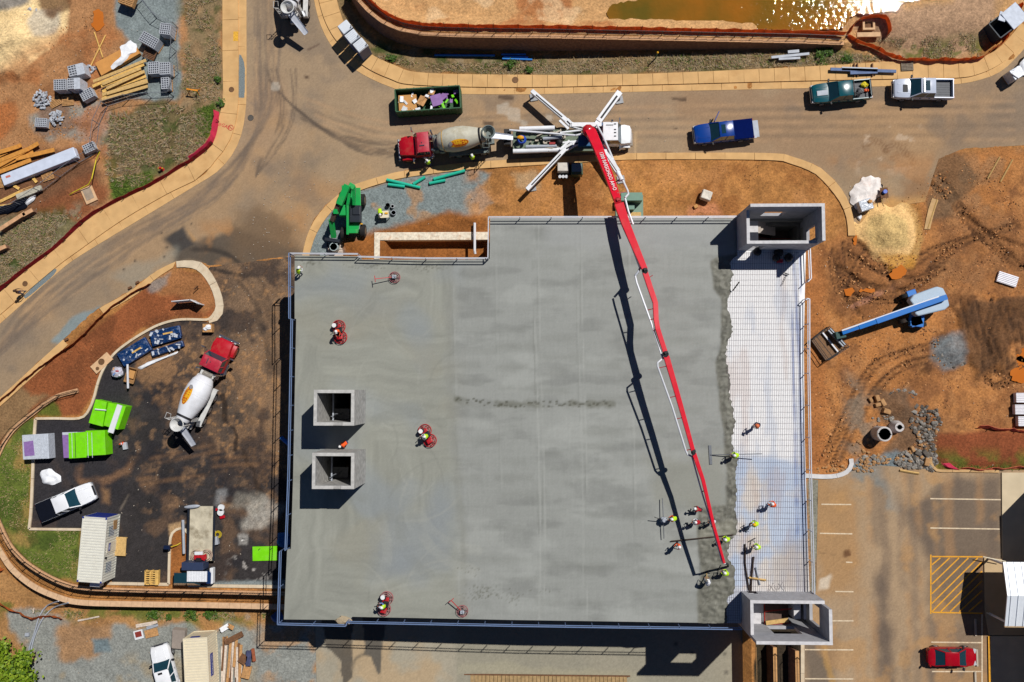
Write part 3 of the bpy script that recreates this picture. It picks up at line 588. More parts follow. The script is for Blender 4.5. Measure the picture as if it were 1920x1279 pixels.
def paint_elot(X, Y):
 p = Paint(X, Y, rgb(172, 146, 116)); p.grain(0.12, 0.3, 3)
 A, S, K = p.area, p.spots, p.stroke
 A([(1520, 890), (1610, 890), (1610, 1110), (1520, 1110)], rgb(172, 136, 96), soft=1.5, amp=1.5)
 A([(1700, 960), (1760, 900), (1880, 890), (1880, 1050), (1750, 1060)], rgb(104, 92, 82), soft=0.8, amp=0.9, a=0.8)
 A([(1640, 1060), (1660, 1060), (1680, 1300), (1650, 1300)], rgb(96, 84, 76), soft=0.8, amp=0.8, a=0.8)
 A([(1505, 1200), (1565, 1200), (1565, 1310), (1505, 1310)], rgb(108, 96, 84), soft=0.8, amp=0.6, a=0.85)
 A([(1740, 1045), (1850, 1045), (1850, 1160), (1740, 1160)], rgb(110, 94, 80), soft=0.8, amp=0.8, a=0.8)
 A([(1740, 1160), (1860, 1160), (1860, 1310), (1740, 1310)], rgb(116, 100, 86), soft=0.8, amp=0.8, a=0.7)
 for i, (x, c, w_) in enumerate([(1700, 1, 0.5), (1712, 0, 0.9), (1724, 1, 0.6), (1645, 0, 1.2), (1632, 1, 0.6), (1660, 0, 0.8), (1690, 0, 0.8), (1740, 0, 0.8), (1600, 1, 0.6), (1780, 1, 0.9), (1800, 0, 0.5), (1840, 1, 0.7), (1860, 0, 0.7), (1755, 1, 0.4)]):
  K([(x-5, 880), (x, 1000), (x+4, 1130), (x+10, 1300)], rgb(182, 138, 92) if c else rgb(104, 90, 80), w_, a=0.4, soft=0.35, amp=0.3, brk=0.42, seed=400+i)
 K([(1545, 1210), (1550, 1240), (1562, 1280)], rgb(176, 138, 84), 0.6, a=0.8, soft=0.15, amp=0.15)
 S(ELOT, rgb(186, 144, 96), sc=0.35, lo=0.55, hi=0.68, a=0.55, seed=401)
 S([(1590, 880), (1650, 870), (1680, 960), (1600, 960)], rgb(126, 134, 134), sc=0.35, lo=0.4, hi=0.55, a=0.7, seed=402)
 A([(1535, 1085), (1555, 1080), (1550, 1100), (1535, 1105)], rgb(214, 200, 180), soft=0.2, amp=0.5, a=0.8)
 A([(1583, 1033), (1592, 1032), (1594, 1041), (1584, 1042)], rgb(100, 66, 42), soft=0.1, amp=0.3, a=0.85)
 K([(1536, 1036), (1555, 1039), (1566, 1040)], rgb(120, 96, 70), 0.1, a=0.7)
 p.c *= (0.92+0.16*_rs.rand(len(X)))[:, None]
 return p
def paint_alley(X, Y):
 p = Paint(X, Y, rgb(164, 156, 138)); p.grain(0.12, 0.3, 3); z = -4.0
 A, S, K = p.area, p.spots, p.stroke
 S([(590, 1150), (900, 1150), (900, 1300), (590, 1300)], rgb(186, 156, 116), z=z, sc=0.2, lo=0.5, hi=0.66, a=0.6, seed=501)
 S([(850, 1150), (1400, 1150), (1400, 1300), (850, 1300)], rgb(146, 142, 128), z=z, sc=0.15, lo=0.46, hi=0.62, a=0.7, seed=502)
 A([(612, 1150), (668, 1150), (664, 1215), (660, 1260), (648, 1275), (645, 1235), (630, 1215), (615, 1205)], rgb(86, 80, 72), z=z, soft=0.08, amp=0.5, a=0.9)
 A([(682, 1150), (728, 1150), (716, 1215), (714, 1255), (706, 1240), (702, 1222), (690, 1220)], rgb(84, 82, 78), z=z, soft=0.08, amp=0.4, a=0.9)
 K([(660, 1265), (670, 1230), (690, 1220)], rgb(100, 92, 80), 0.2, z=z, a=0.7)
 A([(857, 1240), (1200, 1265), (1200, 1285), (857, 1262)], rgb(190, 182, 150), z=z, soft=0.4, amp=0.6, a=0.6)
 A([(856, 1150), (1410, 1150), (1410, 1310), (856, 1310)], rgb(150, 145, 128), z=z, soft=0.1, amp=0.1, a=0.6)
 for (x, y) in [(1359, 1227), (1362, 1261), (1298, 1225), (1268, 1208)]:
  A([(x-4, y-4), (x+4, y-4), (x+4, y+4), (x-4, y+4)], rgb(80, 76, 70), z=z, soft=0.15, amp=0.2, a=0.7)
 p.c *= (0.93+0.14*_rs.rand(len(X)))[:, None]
 return p
# -- ground sheet
def build_ground():
 st = 0.18
 gx = np.concatenate([[-400, -200, -100, -70, -60.5], np.arange(-60, 57, st), [57.4, 70, 100, 200, 400]])
 gy = np.concatenate([[-400, -200, -90, -50, -37.5], np.arange(-37, 45, st), [45.4, 55, 90, 200, 400]])
 X, Y = np.meshgrid(gx, gy); Xf, Yf = X.ravel(), Y.ravel()
 p = paint_ground(Xf, Yf); far = (Xf < -60.2) | (Xf > 57.2) | (Yf < -37.2) | (Yf > 45.2); p.c[far] = np.array(CLAY)*.95
 Z = gz_np(Xf, Yf)
 cov = np.zeros_like(Xf)
 for poly, z in ((ROAD, 0), (LOT, 0), (ELOT, 0), (ALLEY, -4)):
  cov = np.maximum(cov, sstep(0.0, 0.35, poly_sd(PS(poly, z), Xf, Yf)[0]))
 Z = Z+p.h*(1-cov)-0.10*cov
 for (px, py, r, h, sx, sy) in [(1662, 436, 3.1, 1.0, 1.0, 0.8), (1688, 420, 2.0, .6, .7, 1.3), (1650, 405, 1.6, 0.5, 1, 1), (15, 95, 4.5, 1.6, 1, 0.8), (45, 62, 3.0, 0.9, 1, 1), (-10, 5, 3.2, 0.9, 1.4, 0.7), (1790, 662, 1.9, 0.5, 1, 0.8), (1685, 758, 2.0, 0.6, 1.2, 0.8), (1880, 660, 2.6, 0.35, 1, 1), (665, 462, 1.8, 0.5, 1, .8), (880, 412, 2.0, 0.5, 1.2, .6)]:
  c = P(px, py); d = np.sqrt(((Xf-c.x)/sx)**2+((Yf-c.y)/sy)**2); n = 0.35*(fbm(Xf, Yf, 0.9, 4, int(px) % 50)-0.5)
  Z += h*np.clip(1-d/r+n*(d < r*1.3), 0, 1)**1.1*(1+0.25*(fbm(Xf, Yf, 1.2, 3, 3)-0.5))
 for px, dz in (([(1742, 805), (1960, 800), (1960, 878), (1760, 878)], 0.25),):
  Z += dz*sstep(0, 0.8, poly_sd(PS(px), Xf, Yf)[0])
 tr = PS([(722, 446), (916, 446), (916, 500), (722, 500)]); Z -= 1.3*sstep(-0.1, 0.5, poly_sd(tr, Xf, Yf)[0])
 nx = len(gx); idx = np.arange(nx*len(gy)).reshape(len(gy), nx)
 Q = np.stack([idx[:-1, :-1].ravel(), idx[:-1, 1:].ravel(), idx[1:, 1:].ravel(), idx[1:, :-1].ravel()], 1)
 o = np_mesh('ground', np.stack([Xf, Yf, Z], 1), Q, vmat('earth', 0.95, 5.0, 0.3, 0.9, 0.10), p.c)
 kind(o, 'structure')
build_ground()
kind(sheet('road', ROAD, 0.0, paint_road, vmat('dusty_asphalt', 0.9, 7.0, 0.12, 0.35, 0.03), 0.16, 0.01), 'structure')
kind(sheet('parking_lot', LOT, 0.0, paint_lot, vmat('new_asphalt', 0.85, 8.0, 0.35, 0.5, 0.03), 0.14, 0.015), 'structure')
kind(sheet('parking_lot', ELOT, 0.0, paint_elot, vmat('dusty_asphalt'), 0.16, 0.02), 'structure')
kind(sheet('service_alley', ALLEY, -4.0, paint_alley, vmat('alley_concrete', 0.85, 6.0, 0.1, 0.25, 0.02), 0.16, 0.03, zfn=lambda X, Y: zsouth(X)), 'structure')
# -- loose ground cover
def scatter(name, areas, m, kindb):
 V = []; F = []; C = []; n0 = 0; rs = np.random.RandomState(5)
 for px, z, n, ln, wd, cols, lo in areas:
  poly = PS(px, z); x0, x1 = min(p.x for p in poly), max(p.x for p in poly); y0, y1 = min(p.y for p in poly), max(p.y for p in poly)
  X = rs.uniform(x0, x1, n*3); Y = rs.uniform(y0, y1, n*3); ok = (poly_sd(poly, X, Y)[0] > 0.1) & (fbm(X, Y, 0.7, 3, int(n) % 37) > lo); X, Y = X[ok][:n], Y[ok][:n]; n_ = len(X)
  Z = gz_np(X, Y); a = rs.uniform(0, 6.283, n_); L = ln*rs.uniform(0.5, 1.3, n_); w = wd*rs.uniform(0.6, 1.4, n_); dx, dy = np.cos(a), np.sin(a)
  P3 = lambda u, v, h: np.stack([X+dx*L*u-dy*w*v, Y+dy*L*u+dx*w*v, Z+h], 1)
  if kindb: vs = [P3(0, -.5, 0), P3(0, .5, 0), P3(1, .15, L*.55), P3(1, -.15, L*.55)]; fs = [(0, 1, 2, 3)]
  else: vs = [P3(-.5, -.5, -.03), P3(.5, -.5, -.03), P3(.5, .5, -.03), P3(-.5, .5, -.03), P3(.05, .1, L*.45), P3(-.1, -.1, L*.5)]; fs = [(0, 1, 4, 5), (1, 2, 4, 4), (2, 3, 5, 4), (3, 0, 5, 5)]
  k = len(vs); V.append(np.stack(vs, 1).reshape(-1, 3)); idx = n0+np.arange(n_)[:, None]*k
  for f in fs:
   if f[3] == f[2]: f = (f[0], f[1], f[2], f[2])
   F.append(idx+np.array(f)[None])
  c = np.array(cols)[rs.randint(0, len(cols), n_)]*rs.uniform(.7, 1.3, (n_, 1)); C.append(np.repeat(c, k, 0)); n0 += n_*k
 F = np.concatenate(F); bad = F[:, 2] == F[:, 3]; F3 = np.concatenate([F[~bad][:, [0, 1, 2]], F[~bad][:, [0, 2, 3]], F[bad][:, :3]])
 return kind(np_mesh(name, np.concatenate(V), F3, m, np.concatenate(C), smooth=False), 'stuff')
_dry = [rgb(186, 160, 122), rgb(158, 132, 96), rgb(124, 104, 72), rgb(168, 152, 128)]; _grn = [rgb(92, 118, 40), rgb(70, 94, 30), rgb(118, 136, 56)]; _mix = _dry*2+_grn[:1]
scatter('dry_grass', [([(350, -10), (416, -10), (414, 205), (340, 205), (345, 120)], 0, 2600, .3, .05, _mix, .45), ([(205, 215), (330, 195), (400, 215), (380, 285), (240, 360), (200, 330)], 0, 5200, .42, .06, _mix, .38), ([(-5, 430), (70, 400), (160, 400), (60, 490), (-5, 545)], 0, 4000, .35, .05, _mix, .3),
 ([(640, 60), (700, 100), (800, 118), (960, 116), (1580, 95), (1690, 112), (1440, 128), (960, 139), (780, 134), (690, 100)], 0, 8000, .35, .05, _mix, .3), ([(1600, 70), (1830, 60), (1850, 105), (1690, 108)], .8, 1500, .25, .04, _mix, .5)], vmat('grass_blades', 0.8, 3.0, 0.15, 0.0), True)
scatter('lawn_grass', [([(0, 850), (60, 790), (56, 990), (150, 994), (146, 1090), (60, 1055), (0, 985)], 0, 5000, .16, .04, _grn+_dry[:1], .45), ([(205, 335), (285, 322), (290, 340), (215, 376)], 0, 1500, .3, .05, _grn, .2), ([(368, 205), (402, 195), (405, 230), (385, 262), (368, 250)], 0, 1300, .3, .05, _grn, .2), ([(60, 1143), (540, 1146), (540, 1160), (200, 1166), (60, 1150)], -2.8, 1500, .25, .05, _grn+_dry, .5), ([(1755, 862), (1900, 866), (1900, 882), (1760, 880)], 0, 500, .2, .04, _grn, .4)], vmat('grass_blades'), True)
scatter('earth_clods', [([(1530, 460), (1600, 460), (1760, 310), (1930, 290), (1930, 790), (1750, 800), (1740, 860), (1525, 880)], .05, 3000, .15, .13, [rgb(150, 104, 66), rgb(122, 82, 54), rgb(186, 128, 80), rgb(204, 150, 100)], .48), ([(1790, 585), (1850, 560), (1950, 545), (1950, 640), (1880, 700), (1830, 690)], .2, 900, .2, .18, [rgb(92, 64, 44), rgb(120, 84, 56), rgb(70, 50, 36)], .3), ([(1180, 305), (1420, 305), (1580, 400), (1580, 440), (930, 400)], .05, 500, .14, .12, [rgb(186, 130, 80), rgb(150, 104, 62)], .5), ([(0, 60), (210, 20), (200, 280), (0, 330)], .05, 900, .15, .12, [rgb(186, 130, 80), rgb(140, 100, 66)], .45), ([(20, 740), (120, 660), (380, 530), (390, 590), (240, 620), (150, 770)], .05, 800, .12, .1, [rgb(166, 110, 70), rgb(120, 74, 46)], .4)], vmat('clod', 0.95, 6.0, 0.2, 0.3), False)
# -- water
def water_mat(name, col, rough, bs, bstr, col2=None):
 m = bpy.data.materials.new(name); m.use_nodes = True; n = m.node_tree.nodes; L = m.node_tree.links; b = n['Principled BSDF']
 b.inputs['Roughness'].default_value = rough; b.inputs['Specular IOR Level'].default_value = 0.5
 ge = n.new('ShaderNodeNewGeometry'); no = n.new('ShaderNodeTexNoise'); no.inputs['Scale'].default_value = 0.16; no.inputs['Detail'].default_value = 4
 L.new(ge.outputs['Position'], no.inputs['Vector']); cr = n.new('ShaderNodeValToRGB'); L.new(no.outputs[0], cr.inputs[0])
 cr.color_ramp.elements[0].position = 0.35; cr.color_ramp.elements[0].color = (*col, 1); cr.color_ramp.elements[1].position = 0.62; cr.color_ramp.elements[1].color = (*(col2 or col), 1)
 L.new(cr.outputs[0], b.inputs['Base Color'])
 n2 = n.new('ShaderNodeTexNoise'); n2.inputs['Scale'].default_value = bs; n2.inputs['Detail'].default_value = 3; L.new(ge.outputs['Position'], n2.inputs['Vector'])
 bp = n.new('ShaderNodeBump'); bp.inputs['Strength'].default_value = bstr; bp.inputs['Distance'].default_value = 0.1; L.new(n2.outputs[0], bp.inputs['Height']); L.new(bp.outputs[0], b.inputs['Normal'])
 return m
PONDM = water_mat('pond_water', rgb(104, 88, 28), 0.03, 2.2, 0.42, rgb(158, 100, 28)); PUDM = water_mat('puddle_water', rgb(196, 106, 34), 0.08, 2.0, 0.15, rgb(206, 120, 48))
def blob(name, pts, z, m, lift, jag=0.15):
 path = smooth_path(PS(pts, z), 0.25, True); vs = []
 for i, p in enumerate(path):
  c = p.copy(); c.x += jag*2*(random.random()-0.5); c.y += jag*2*(random.random()-0.5); vs.append((c.x, c.y, 0))
 b = MB(); b.add(vs, [tuple(range(len(vs)))]); o = b.build(name, m, loc=(0, 0, z+lift)); kind(o, 'structure'); return o
def pond():
 pts = [(1138, 22), (1150, 8), (1200, -4), (1230, -40), (1820, -60), (1770, -8), (1700, 4), (1680, 22), (1640, 24), (1600, 30), (1580, 52), (1540, 57), (1450, 56), (1300, 57), (1190, 56), (1152, 52), (1142, 38)]
 zw = 1.2; vs = [(p.x+random.uniform(-.12, .12), p.y+random.uniform(-.12, .12), 0) for p in smooth_path(PS(pts, zw), 0.3, True)]
 b = MB(); b.add(vs, [tuple(range(len(vs)))]); kind(b.build('pond_water', PONDM, loc=(0, 0, zw)), 'structure')
pond()
for pts in ([(178, 20), (188, 16), (194, 30), (194, 50), (186, 60), (174, 50), (174, 35)], [(1672, 508), (1690, 498), (1698, 505), (1692, 518), (1680, 524), (1668, 516)], [(1583, 545), (1595, 538), (1600, 548), (1592, 556), (1584, 552)], [(1905, 640), (1930, 625), (1940, 650), (1920, 680), (1898, 660)], [(1895, 690), (1915, 668), (1940, 690), (1930, 712), (1900, 715)], [(1610, 545), (1625, 540), (1640, 544), (1625, 549)], [(1600, 448), (1608, 442), (1606, 460), (1598, 462)]):
 blob('puddle', pts, 0.0, PUDM, 0.07)
# -- kerbs, pavements, walls, fences
M_WALK = mat('dusty_concrete', rgb(222, 178, 120), 0.9, var=0.12, scale=0.9, bump=0.15, dirt=rgb(186, 138, 84), dirt_amt=0.5)
M_KERB = mat('kerb_concrete', rgb(206, 168, 118), 0.9, var=0.15, scale=1.4, bump=0.2, dirt=rgb(150, 108, 66), dirt_amt=0.5)
M_KERBW = mat('pale_kerb_concrete', rgb(222, 204, 176), 0.9, var=0.12, scale=1.5, bump=0.15, dirt=rgb(180, 140, 96), dirt_amt=0.5)
M_BLOCK = mat('retaining_block', rgb(146, 108, 84), 0.95, var=0.3, scale=4, bump=0.6)
M_CAP = mat('cap_block', rgb(214, 166, 124), 0.9, var=0.2, scale=3, bump=0.3)
M_BLACK = mat('black_paint', rgb(24, 24, 26), 0.5, var=0.1)
M_GALV = mat('galvanised_steel', rgb(176, 182, 192), 0.6, 0.1, var=0.12)
M_ORF = mat('orange_mesh', rgb(240, 146, 82), 0.8, var=0.25, scale=2.0, transl=0.55)
M_REDF = mat('red_mesh', rgb(168, 30, 50), 0.8, var=0.25, scale=2.0, transl=0.4)
M_PINKF = mat('pink_mesh', rgb(206, 46, 80), 0.8, var=0.25, scale=2.0)
M_RUST = mat('rust_cloth', rgb(160, 72, 30), 0.9, var=0.35, scale=1.5, transl=0.3)
M_GRAVEL = mat('gravel_fill', rgb(128, 138, 140), 0.95, var=0.4, scale=12, bump=0.8)
def band(name, A, B, z, th, m, panel=1.5, gap=0.03, zb=None):
 a = smooth_path(PS(A, z), 0.3); b = smooth_path(PS(B, z), 0.3)
 L = sum((p-q).length for p, q in zip(a, a[1:])); n = max(1, round(L/panel)) if panel else 1; sub = 3 if panel else max(2, round(L/0.5))
 N = n*sub; a = resample(a, 1e9) if False else a
 def at(path, k):
  Ls = [0]
  for p, q in zip(path, path[1:]): Ls.append(Ls[-1]+(q-p).length)
  o = []; j = 0
  for t in k:
   s = t*Ls[-1]
   while j < len(Ls)-2 and Ls[j+1] < s: j += 1
   f = (s-Ls[j])/max(1e-9, Ls[j+1]-Ls[j]); o.append(path[j].lerp(path[j+1], f))
  return o
 g = gap/L/2 if panel else 0; ks = []
 for i in range(n):
  for j in range(sub+1): ks.append((i+j/sub)/n+(g if j == 0 else -g if j == sub else 0))
 pa = at(a, ks); bb = np.array([(p.x, p.y) for p in resample(b, 0.04)]); pb = [Vector((*bb[((bb-np.array([p.x, p.y]))**2).sum(1).argmin()], z)) for p in pa]; mb = MB()
 for i in range(n):
  rings = []
  for j in range(sub+1):
   p, q = pa[i*(sub+1)+j], pb[i*(sub+1)+j]
   rings.append([(p.x, p.y, z-th), (p.x, p.y, z), (q.x, q.y, z), (q.x, q.y, z-th)])
  mb.loft(rings)
 return kind(mb.build(name, m), 'structure')
def kerb_line(name, px, wd, z, m, th=0.3, panel=3.0, closed=False):
 path = resample(smooth_path(PS(px, z), 0.3), 0.5); fr = path_frames(path); mb = MB(); n = len(fr); st = int(panel/0.5)
 for i in range(0, n-1, st):
  seg = fr[i:i+st+1]; rings = []
  for j, (p, d, l) in enumerate(seg):
   e = d*(0.015 if j == 0 else -0.015 if j == len(seg)-1 else 0)
   a, b = p+e-l*wd/2, p+e+l*wd/2; rings.append([(a.x, a.y, z-th), (a.x, a.y, z), (b.x, b.y, z), (b.x, b.y, z-th)])
  mb.loft(rings)
 return kind(mb.build(name, m), 'structure')
KN = [(594, -20), (600, 10), (612, 45), (634, 80), (680, 122), (730, 147), (780, 159), (960, 163.5), (1160, 160), (1440, 153), (1640, 148.5), (1790, 146), (1840, 137), (1880, 117), (1910, 90), (1935, 55)]
ON = [(627, -20), (634, 10), (645, 42), (664, 72), (697, 102), (740, 122), (790, 136), (960, 140), (1180, 139), (1440, 128.5), (1560, 122), (1680, 115), (1800, 113), (1840, 107), (1870, 92), (1900, 62), (1922, 30)]
RN = [(585, -20), (595, 28), (609, 65), (631, 98), (671, 134), (729, 162), (780, 173), (960, 177), (1200, 172), (1440, 167), (1690, 161), (1790, 158), (1840, 149), (1878, 133), (1912, 101), (1938, 70)]
band('pavement', KN, ON, 0.15, 0.3, M_WALK, 1.52)
band('kerb_gutter', RN, KN, 0.035, 0.2, M_WALK, 3.0)
KW = [(446, -20), (447, 150), (446, 195), (439, 240), (424, 275), (400, 305), (378, 331), (312, 364), (225, 415), (140, 475), (100, 505), (0, 590), (-40, 625)]
OW = [(417, -20), (417, 105), (418, 180), (412, 215), (395, 262), (370, 293), (335, 318), (290, 345), (215, 382), (162, 414), (107, 464), (60, 499), (0, 548), (-40, 580)]
RW = [(462, -20), (462, 150), (461, 200), (453, 250), (436, 289), (406, 323), (368, 347), (271, 406), (148, 481), (106, 513), (0, 607), (-40, 641)]
band('pavement', OW, KW, 0.15, 0.3, M_WALK, 3.2)
band('kerb_gutter', KW, RW, 0.035, 0.2, M_WALK, 3.0)
blob('gravel_strip', [(449, 103), (455, 110), (459, 125), (459, 175), (456, 184), (448, 183), (448, 140)], 0, M_GRAVEL, 0.045, 0.02)
blob('gravel_strip', [(106, 504), (102, 515), (70, 543), (48, 560), (44, 556), (70, 532), (95, 510)], 0, M_GRAVEL, 0.045, 0.02)
RI = [(1604, 442), (1600, 408), (1590, 375), (1570, 344), (1547, 322), (1532, 311), (1490, 295), (1440, 287), (1200, 287), (1080, 292), (960, 299), (860, 306), (760, 320), (730, 326), (670, 344), (640, 360), (612, 385), (590, 412), (574, 447), (566, 482)]
II = [(1591, 450), (1588, 412), (1577, 382), (1556, 353), (1536, 332), (1522, 322), (1486, 308), (1438, 300), (1200, 299), (1082, 305), (962, 312), (864, 319), (764, 332), (735, 338), (680, 355), (652, 370), (625, 393), (604, 419), (588, 450), (579, 482)]
band('kerb', RI, II, 0.12, 0.3, M_WALK, 3.0)
band('kerb', [(1733, 430), (1740, 395), (1748, 371)], [(1744, 430), (1752, 397), (1760, 374)], 0.10, 0.3, M_KERB, 3.0)
band('kerb', [(330, 490), (357, 488), (382, 495), (406, 529), (419, 570), (413, 597), (392, 606)], [(324, 502), (348, 501), (372, 508), (393, 535), (404, 568), (401, 585), (390, 597)], 0.10, 0.3, M_KERBW, 2.6)
band('kerb', [(330, 490), (290, 510), (245, 545), (186, 578)], [(324, 502), (296, 520), (253, 554), (194, 588)], 0.10, 0.3, M_WALK, 3.0)
band('kerb', [(118, 637), (60, 690), (0, 745), (-50, 790)], [(128, 646), (70, 699), (9, 754), (-40, 798)], 0.10, 0.3, M_WALK, 3.0)
kerb_line('kerb', [(400, 590), (392, 599), (338, 599), (300, 608), (270, 623), (240, 642), (214, 663), (195, 689), (183, 718), (176, 745), (166, 769), (150, 784), (100, 784.5), (66, 785)], 0.24, 0.16, M_KERBW)
kerb_line('kerb', [(66, 785), (64, 810), (62, 850), (58, 950), (54, 992)], 0.26, 0.16, M_KERBW)
kerb_line('kerb', [(54, 992), (100, 992.5), (152, 993)], 0.24, 0.16, M_KERBW)
kerb_line('kerb', [(200, 1094), (260, 1095), (316, 1096)], 0.28, 0.15, M_KERBW)
kerb_line('kerb', [(316, 1096), (317, 1050), (319, 1010), (326, 996), (338, 990.5), (349, 995), (353, 1006), (353, 1050), (352, 1098)], 0.24, 0.15, M_KERBW)
kerb_line('kerb', [(352, 1098), (420, 1099), (560, 1101)], 0.30, 0.15, M_KERBW)
kerb_line('kerb', [(1511, 892), (1545, 894), (1570, 892), (1588, 885), (1597, 872), (1596, 860)], 0.42, 0.15, mat('white_kerb', rgb(216, 214, 214), 0.85, var=0.15, scale=2))
kerb_line('kerb', [(1745, 857), (1746, 870), (1752, 879), (1764, 883), (1800, 883), (1874, 884)], 0.26, 0.15, M_KERB)
b = MB(); b.prism([(p.x, p.y) for p in PS([(1877, 886), (1980, 886), (1980, 1052), (1878, 1052)])], -0.2, 0.15); kind(b.build('pavement', mat('pad_concrete', rgb(214, 196, 164), 0.9, var=0.1, scale=0.8, bump=0.1)), 'structure')
b = MB(); b.prism([(p.x, p.y) for p in PS([(1844, 1046), (1980, 1054), (1980, 1190), (1853, 1190), (1846, 1150)])], -0.2, 0.145); kind(b.build('pavement', mat('porch_concrete', rgb(204, 176, 136), 0.9, var=0.1, scale=0.8, bump=0.1)), 'structure')
b = MB(); b.prism([(p.x, p.y) for p in PS([(1856, 1192), (1990, 1192), (1990, 1330), (1856, 1330)])], -0.2, 0.14); kind(b.build('pavement', mat('pad_concrete', CONC)), 'structure')
M_WL = mat('white_line_paint', rgb(226, 206, 176), 0.8, var=0.2, scale=4, dirt=rgb(166, 130, 92), dirt_amt=0.6)
M_YL = mat('yellow_line_paint', rgb(236, 168, 46), 0.8, var=0.15, scale=4, dirt=rgb(150, 108, 60), dirt_amt=0.4)
def mark(name, a, b, wd, m, z=0.028):
 u, v = P(*a), P(*b); mb = MB(); mb.bar((u.x, u.y, z), (v.x, v.y, z), wd, 0.006); return kind(mb.build(name, m), 'structure')
for a, b in (((1744, 935), (1876, 937)), ((1744, 990), (1874, 992)), ((1746, 1204), (1840, 1205)), ((1747, 1259), (1840, 1259)), ((1537, 1000), (1598, 1001)), ((1586, 1054), (1598, 1054.5)), ((1566, 1109), (1600, 1109.5)), ((1556, 1164), (1600, 1164)), ((1509, 1218), (1600, 1218.5)), ((1509, 1272.5), (1600, 1273)), ((1540, 945.5), (1596, 946))):
 mark('parking_line', a, b, 0.12, M_WL)
mark('parking_line', (1841, 1152), (1841, 1310), 0.13, M_WL, 0.036); mark('kerb_line', (1853, 1192), (1855, 1310), 0.2, M_YL, 0.15)
mb = MB(); z = 0.03
def hb(a, b, wd=0.13):
 u, v = P(*a), P(*b); mb.bar((u.x, u.y, z), (v.x, v.y, z), wd, 0.006)
hb((1745, 1040), (1745, 1151)); hb((1747.5, 1043.5), (1842, 1044)); hb((1747.5, 1148), (1842, 1150))
z = 0.0305
for k in range(-5, 6):
 x0, y0, x1, y1 = 1745+17.6*k-17, 1151, 1745+17.6*k+88, 1043
 def clip(x0, y0, x1, y1):
  s = (y1-y0)/(x1-x0)
  if x0 < 1747: y0 += s*(1747-x0); x0 = 1747
  if x1 > 1841: y1 -= s*(x1-1841); x1 = 1841
  return x0, y0, x1, y1
 q = clip(x0, y0, x1, y1)
 if q[2]-q[0] > 4 and q[1] > 1045: hb((q[0], min(q[1], 1147)), (q[2], max(q[3], 1046)), 0.12)
kind(mb.build('hatched_marking', M_YL), 'structure')
def fence_cloth(name, px, h, m, label, cat, lean=0.0, z=None, wob=0.12, world=None, group=None, posts=True, step=0.35):
 path = resample(world or smooth_path([G(*p) for p in px] if z is None else PS(px, z), 0.4), step); mb = MB(); rings = []; pm = []
 for i, (p, d, l) in enumerate(path_frames(path)):
  k = math.sin(i*0.9)*wob*0.5+random.uniform(-wob, wob)*0.5; hh = h*(1+random.uniform(-0.12, 0.06))
  a = p; mid = p+l*(k+lean*0.5)+Vector((0, 0, hh*0.55)); t = p+l*(k*0.7+lean)+Vector((0, 0, hh))
  o = l*0.012
  rings.append([a-o, mid-o, t-o, t+o, mid+o, a+o])
  if posts and i % 7 == 3: pm.append((p+l*0.05, p+l*0.05+Vector((0, 0, h*1.1))))
 t = thing(name, label, cat, path[len(path)//2], 0, group); T = Vector(path[len(path)//2])
 mb.loft(rings); mb.v = [tuple(Vector(v)-T) for v in mb.v]; mb.build('netting', m, t)
 for u, v in pm: q = MB(); q.bar(u-T, v-T, 0.045); q.build('stake', M_BLACK, t)
 return t
def retaining(name, label, W, top, base, batter, cw=0.34, seg=1.1, flip=1, fence=None, fgap=1.85, capm=None):
 """W: cap centre line in world; top/base: functions of the point; wall face on the right of the line"""
 path = resample(W, 0.37); t = thing(name, label, 'retaining wall', path[len(path)//2]); T = Vector(path[len(path)//2]); T.z = 0; t.location = T
 fr = path_frames(path); wall = MB(); rings = []
 for p, d, l in fr:
  zt, zb = top(p)-0.12, base(p)-0.3; r = -l; k = batter*(zt-zb)/2.5
  a = p+r*(cw/2-0.05); b_ = p+r*(cw/2-0.05+k); c = p-r*(cw/2-0.04)
  rings.append([(c.x-T.x, c.y-T.y, zb), (c.x-T.x, c.y-T.y, zt), (a.x-T.x, a.y-T.y, zt), (b_.x-T.x, b_.y-T.y, zb)])
 wall.loft(rings); wall.build('wall', M_BLOCK, t)
 cap = MB(); st = 3
 for i in range(0, len(fr)-1, st):
  sg = fr[i:i+st+1]
  if len(sg) < 2: break
  rr = []
  for j, (p, d, l) in enumerate(sg):
   e = d*(0.012 if j == 0 else -0.012 if j == len(sg)-1 else 0); zt = top(sg[0][0]); q = p+e-T; jo = 0
   a, b_ = q-l*cw/2, q+l*cw/2; rr.append([(a.x, a.y, zt-0.12), (a.x, a.y, zt), (b_.x, b_.y, zt), (b_.x, b_.y, zt-0.12)])
  cap.loft(rr)
 cap.build('cap', capm or M_CAP, t)
 return t
def picket_fence(name, label, path, zf, h, fgap=1.85, pick=0.16, group=None, m=None):
 m = m or M_BLACK
 path = resample(path, fgap); c = Vector(path[len(path)//2]); c.z = zf(c); t = thing(name, label, 'fence', c, 0, group); rail = (MB(), MB()); pk = MB()
 for i, p in enumerate(path):
  z = zf(p)-c.z; q = Vector((p.x-c.x, p.y-c.y, z)); b = MB(); b.box(q+Vector((0, 0, h/2)), (0.06, 0.06, h)); b.build('post', m, t)
  if i:
   for k, rb_ in zip((0.12, h-0.05), rail): rb_.bar(pq+Vector((0, 0, k)), q+Vector((0, 0, k)), 0.035)
   n = int((q-pq).length/pick)
   for j in range(1, n): s = pq.lerp(q, j/n); pk.bar(s+Vector((0, 0, 0.1)), s+Vector((0, 0, h)), 0.014)
  pq = q
 for r_ in rail: r_.build('rail', m, t)
 if pk.v: pk.build('pickets', m, t)
 return t
def hp2(p): return HWALL_A+(HWALL_B-HWALL_A)*min(1, max(0, p.x/29.0))
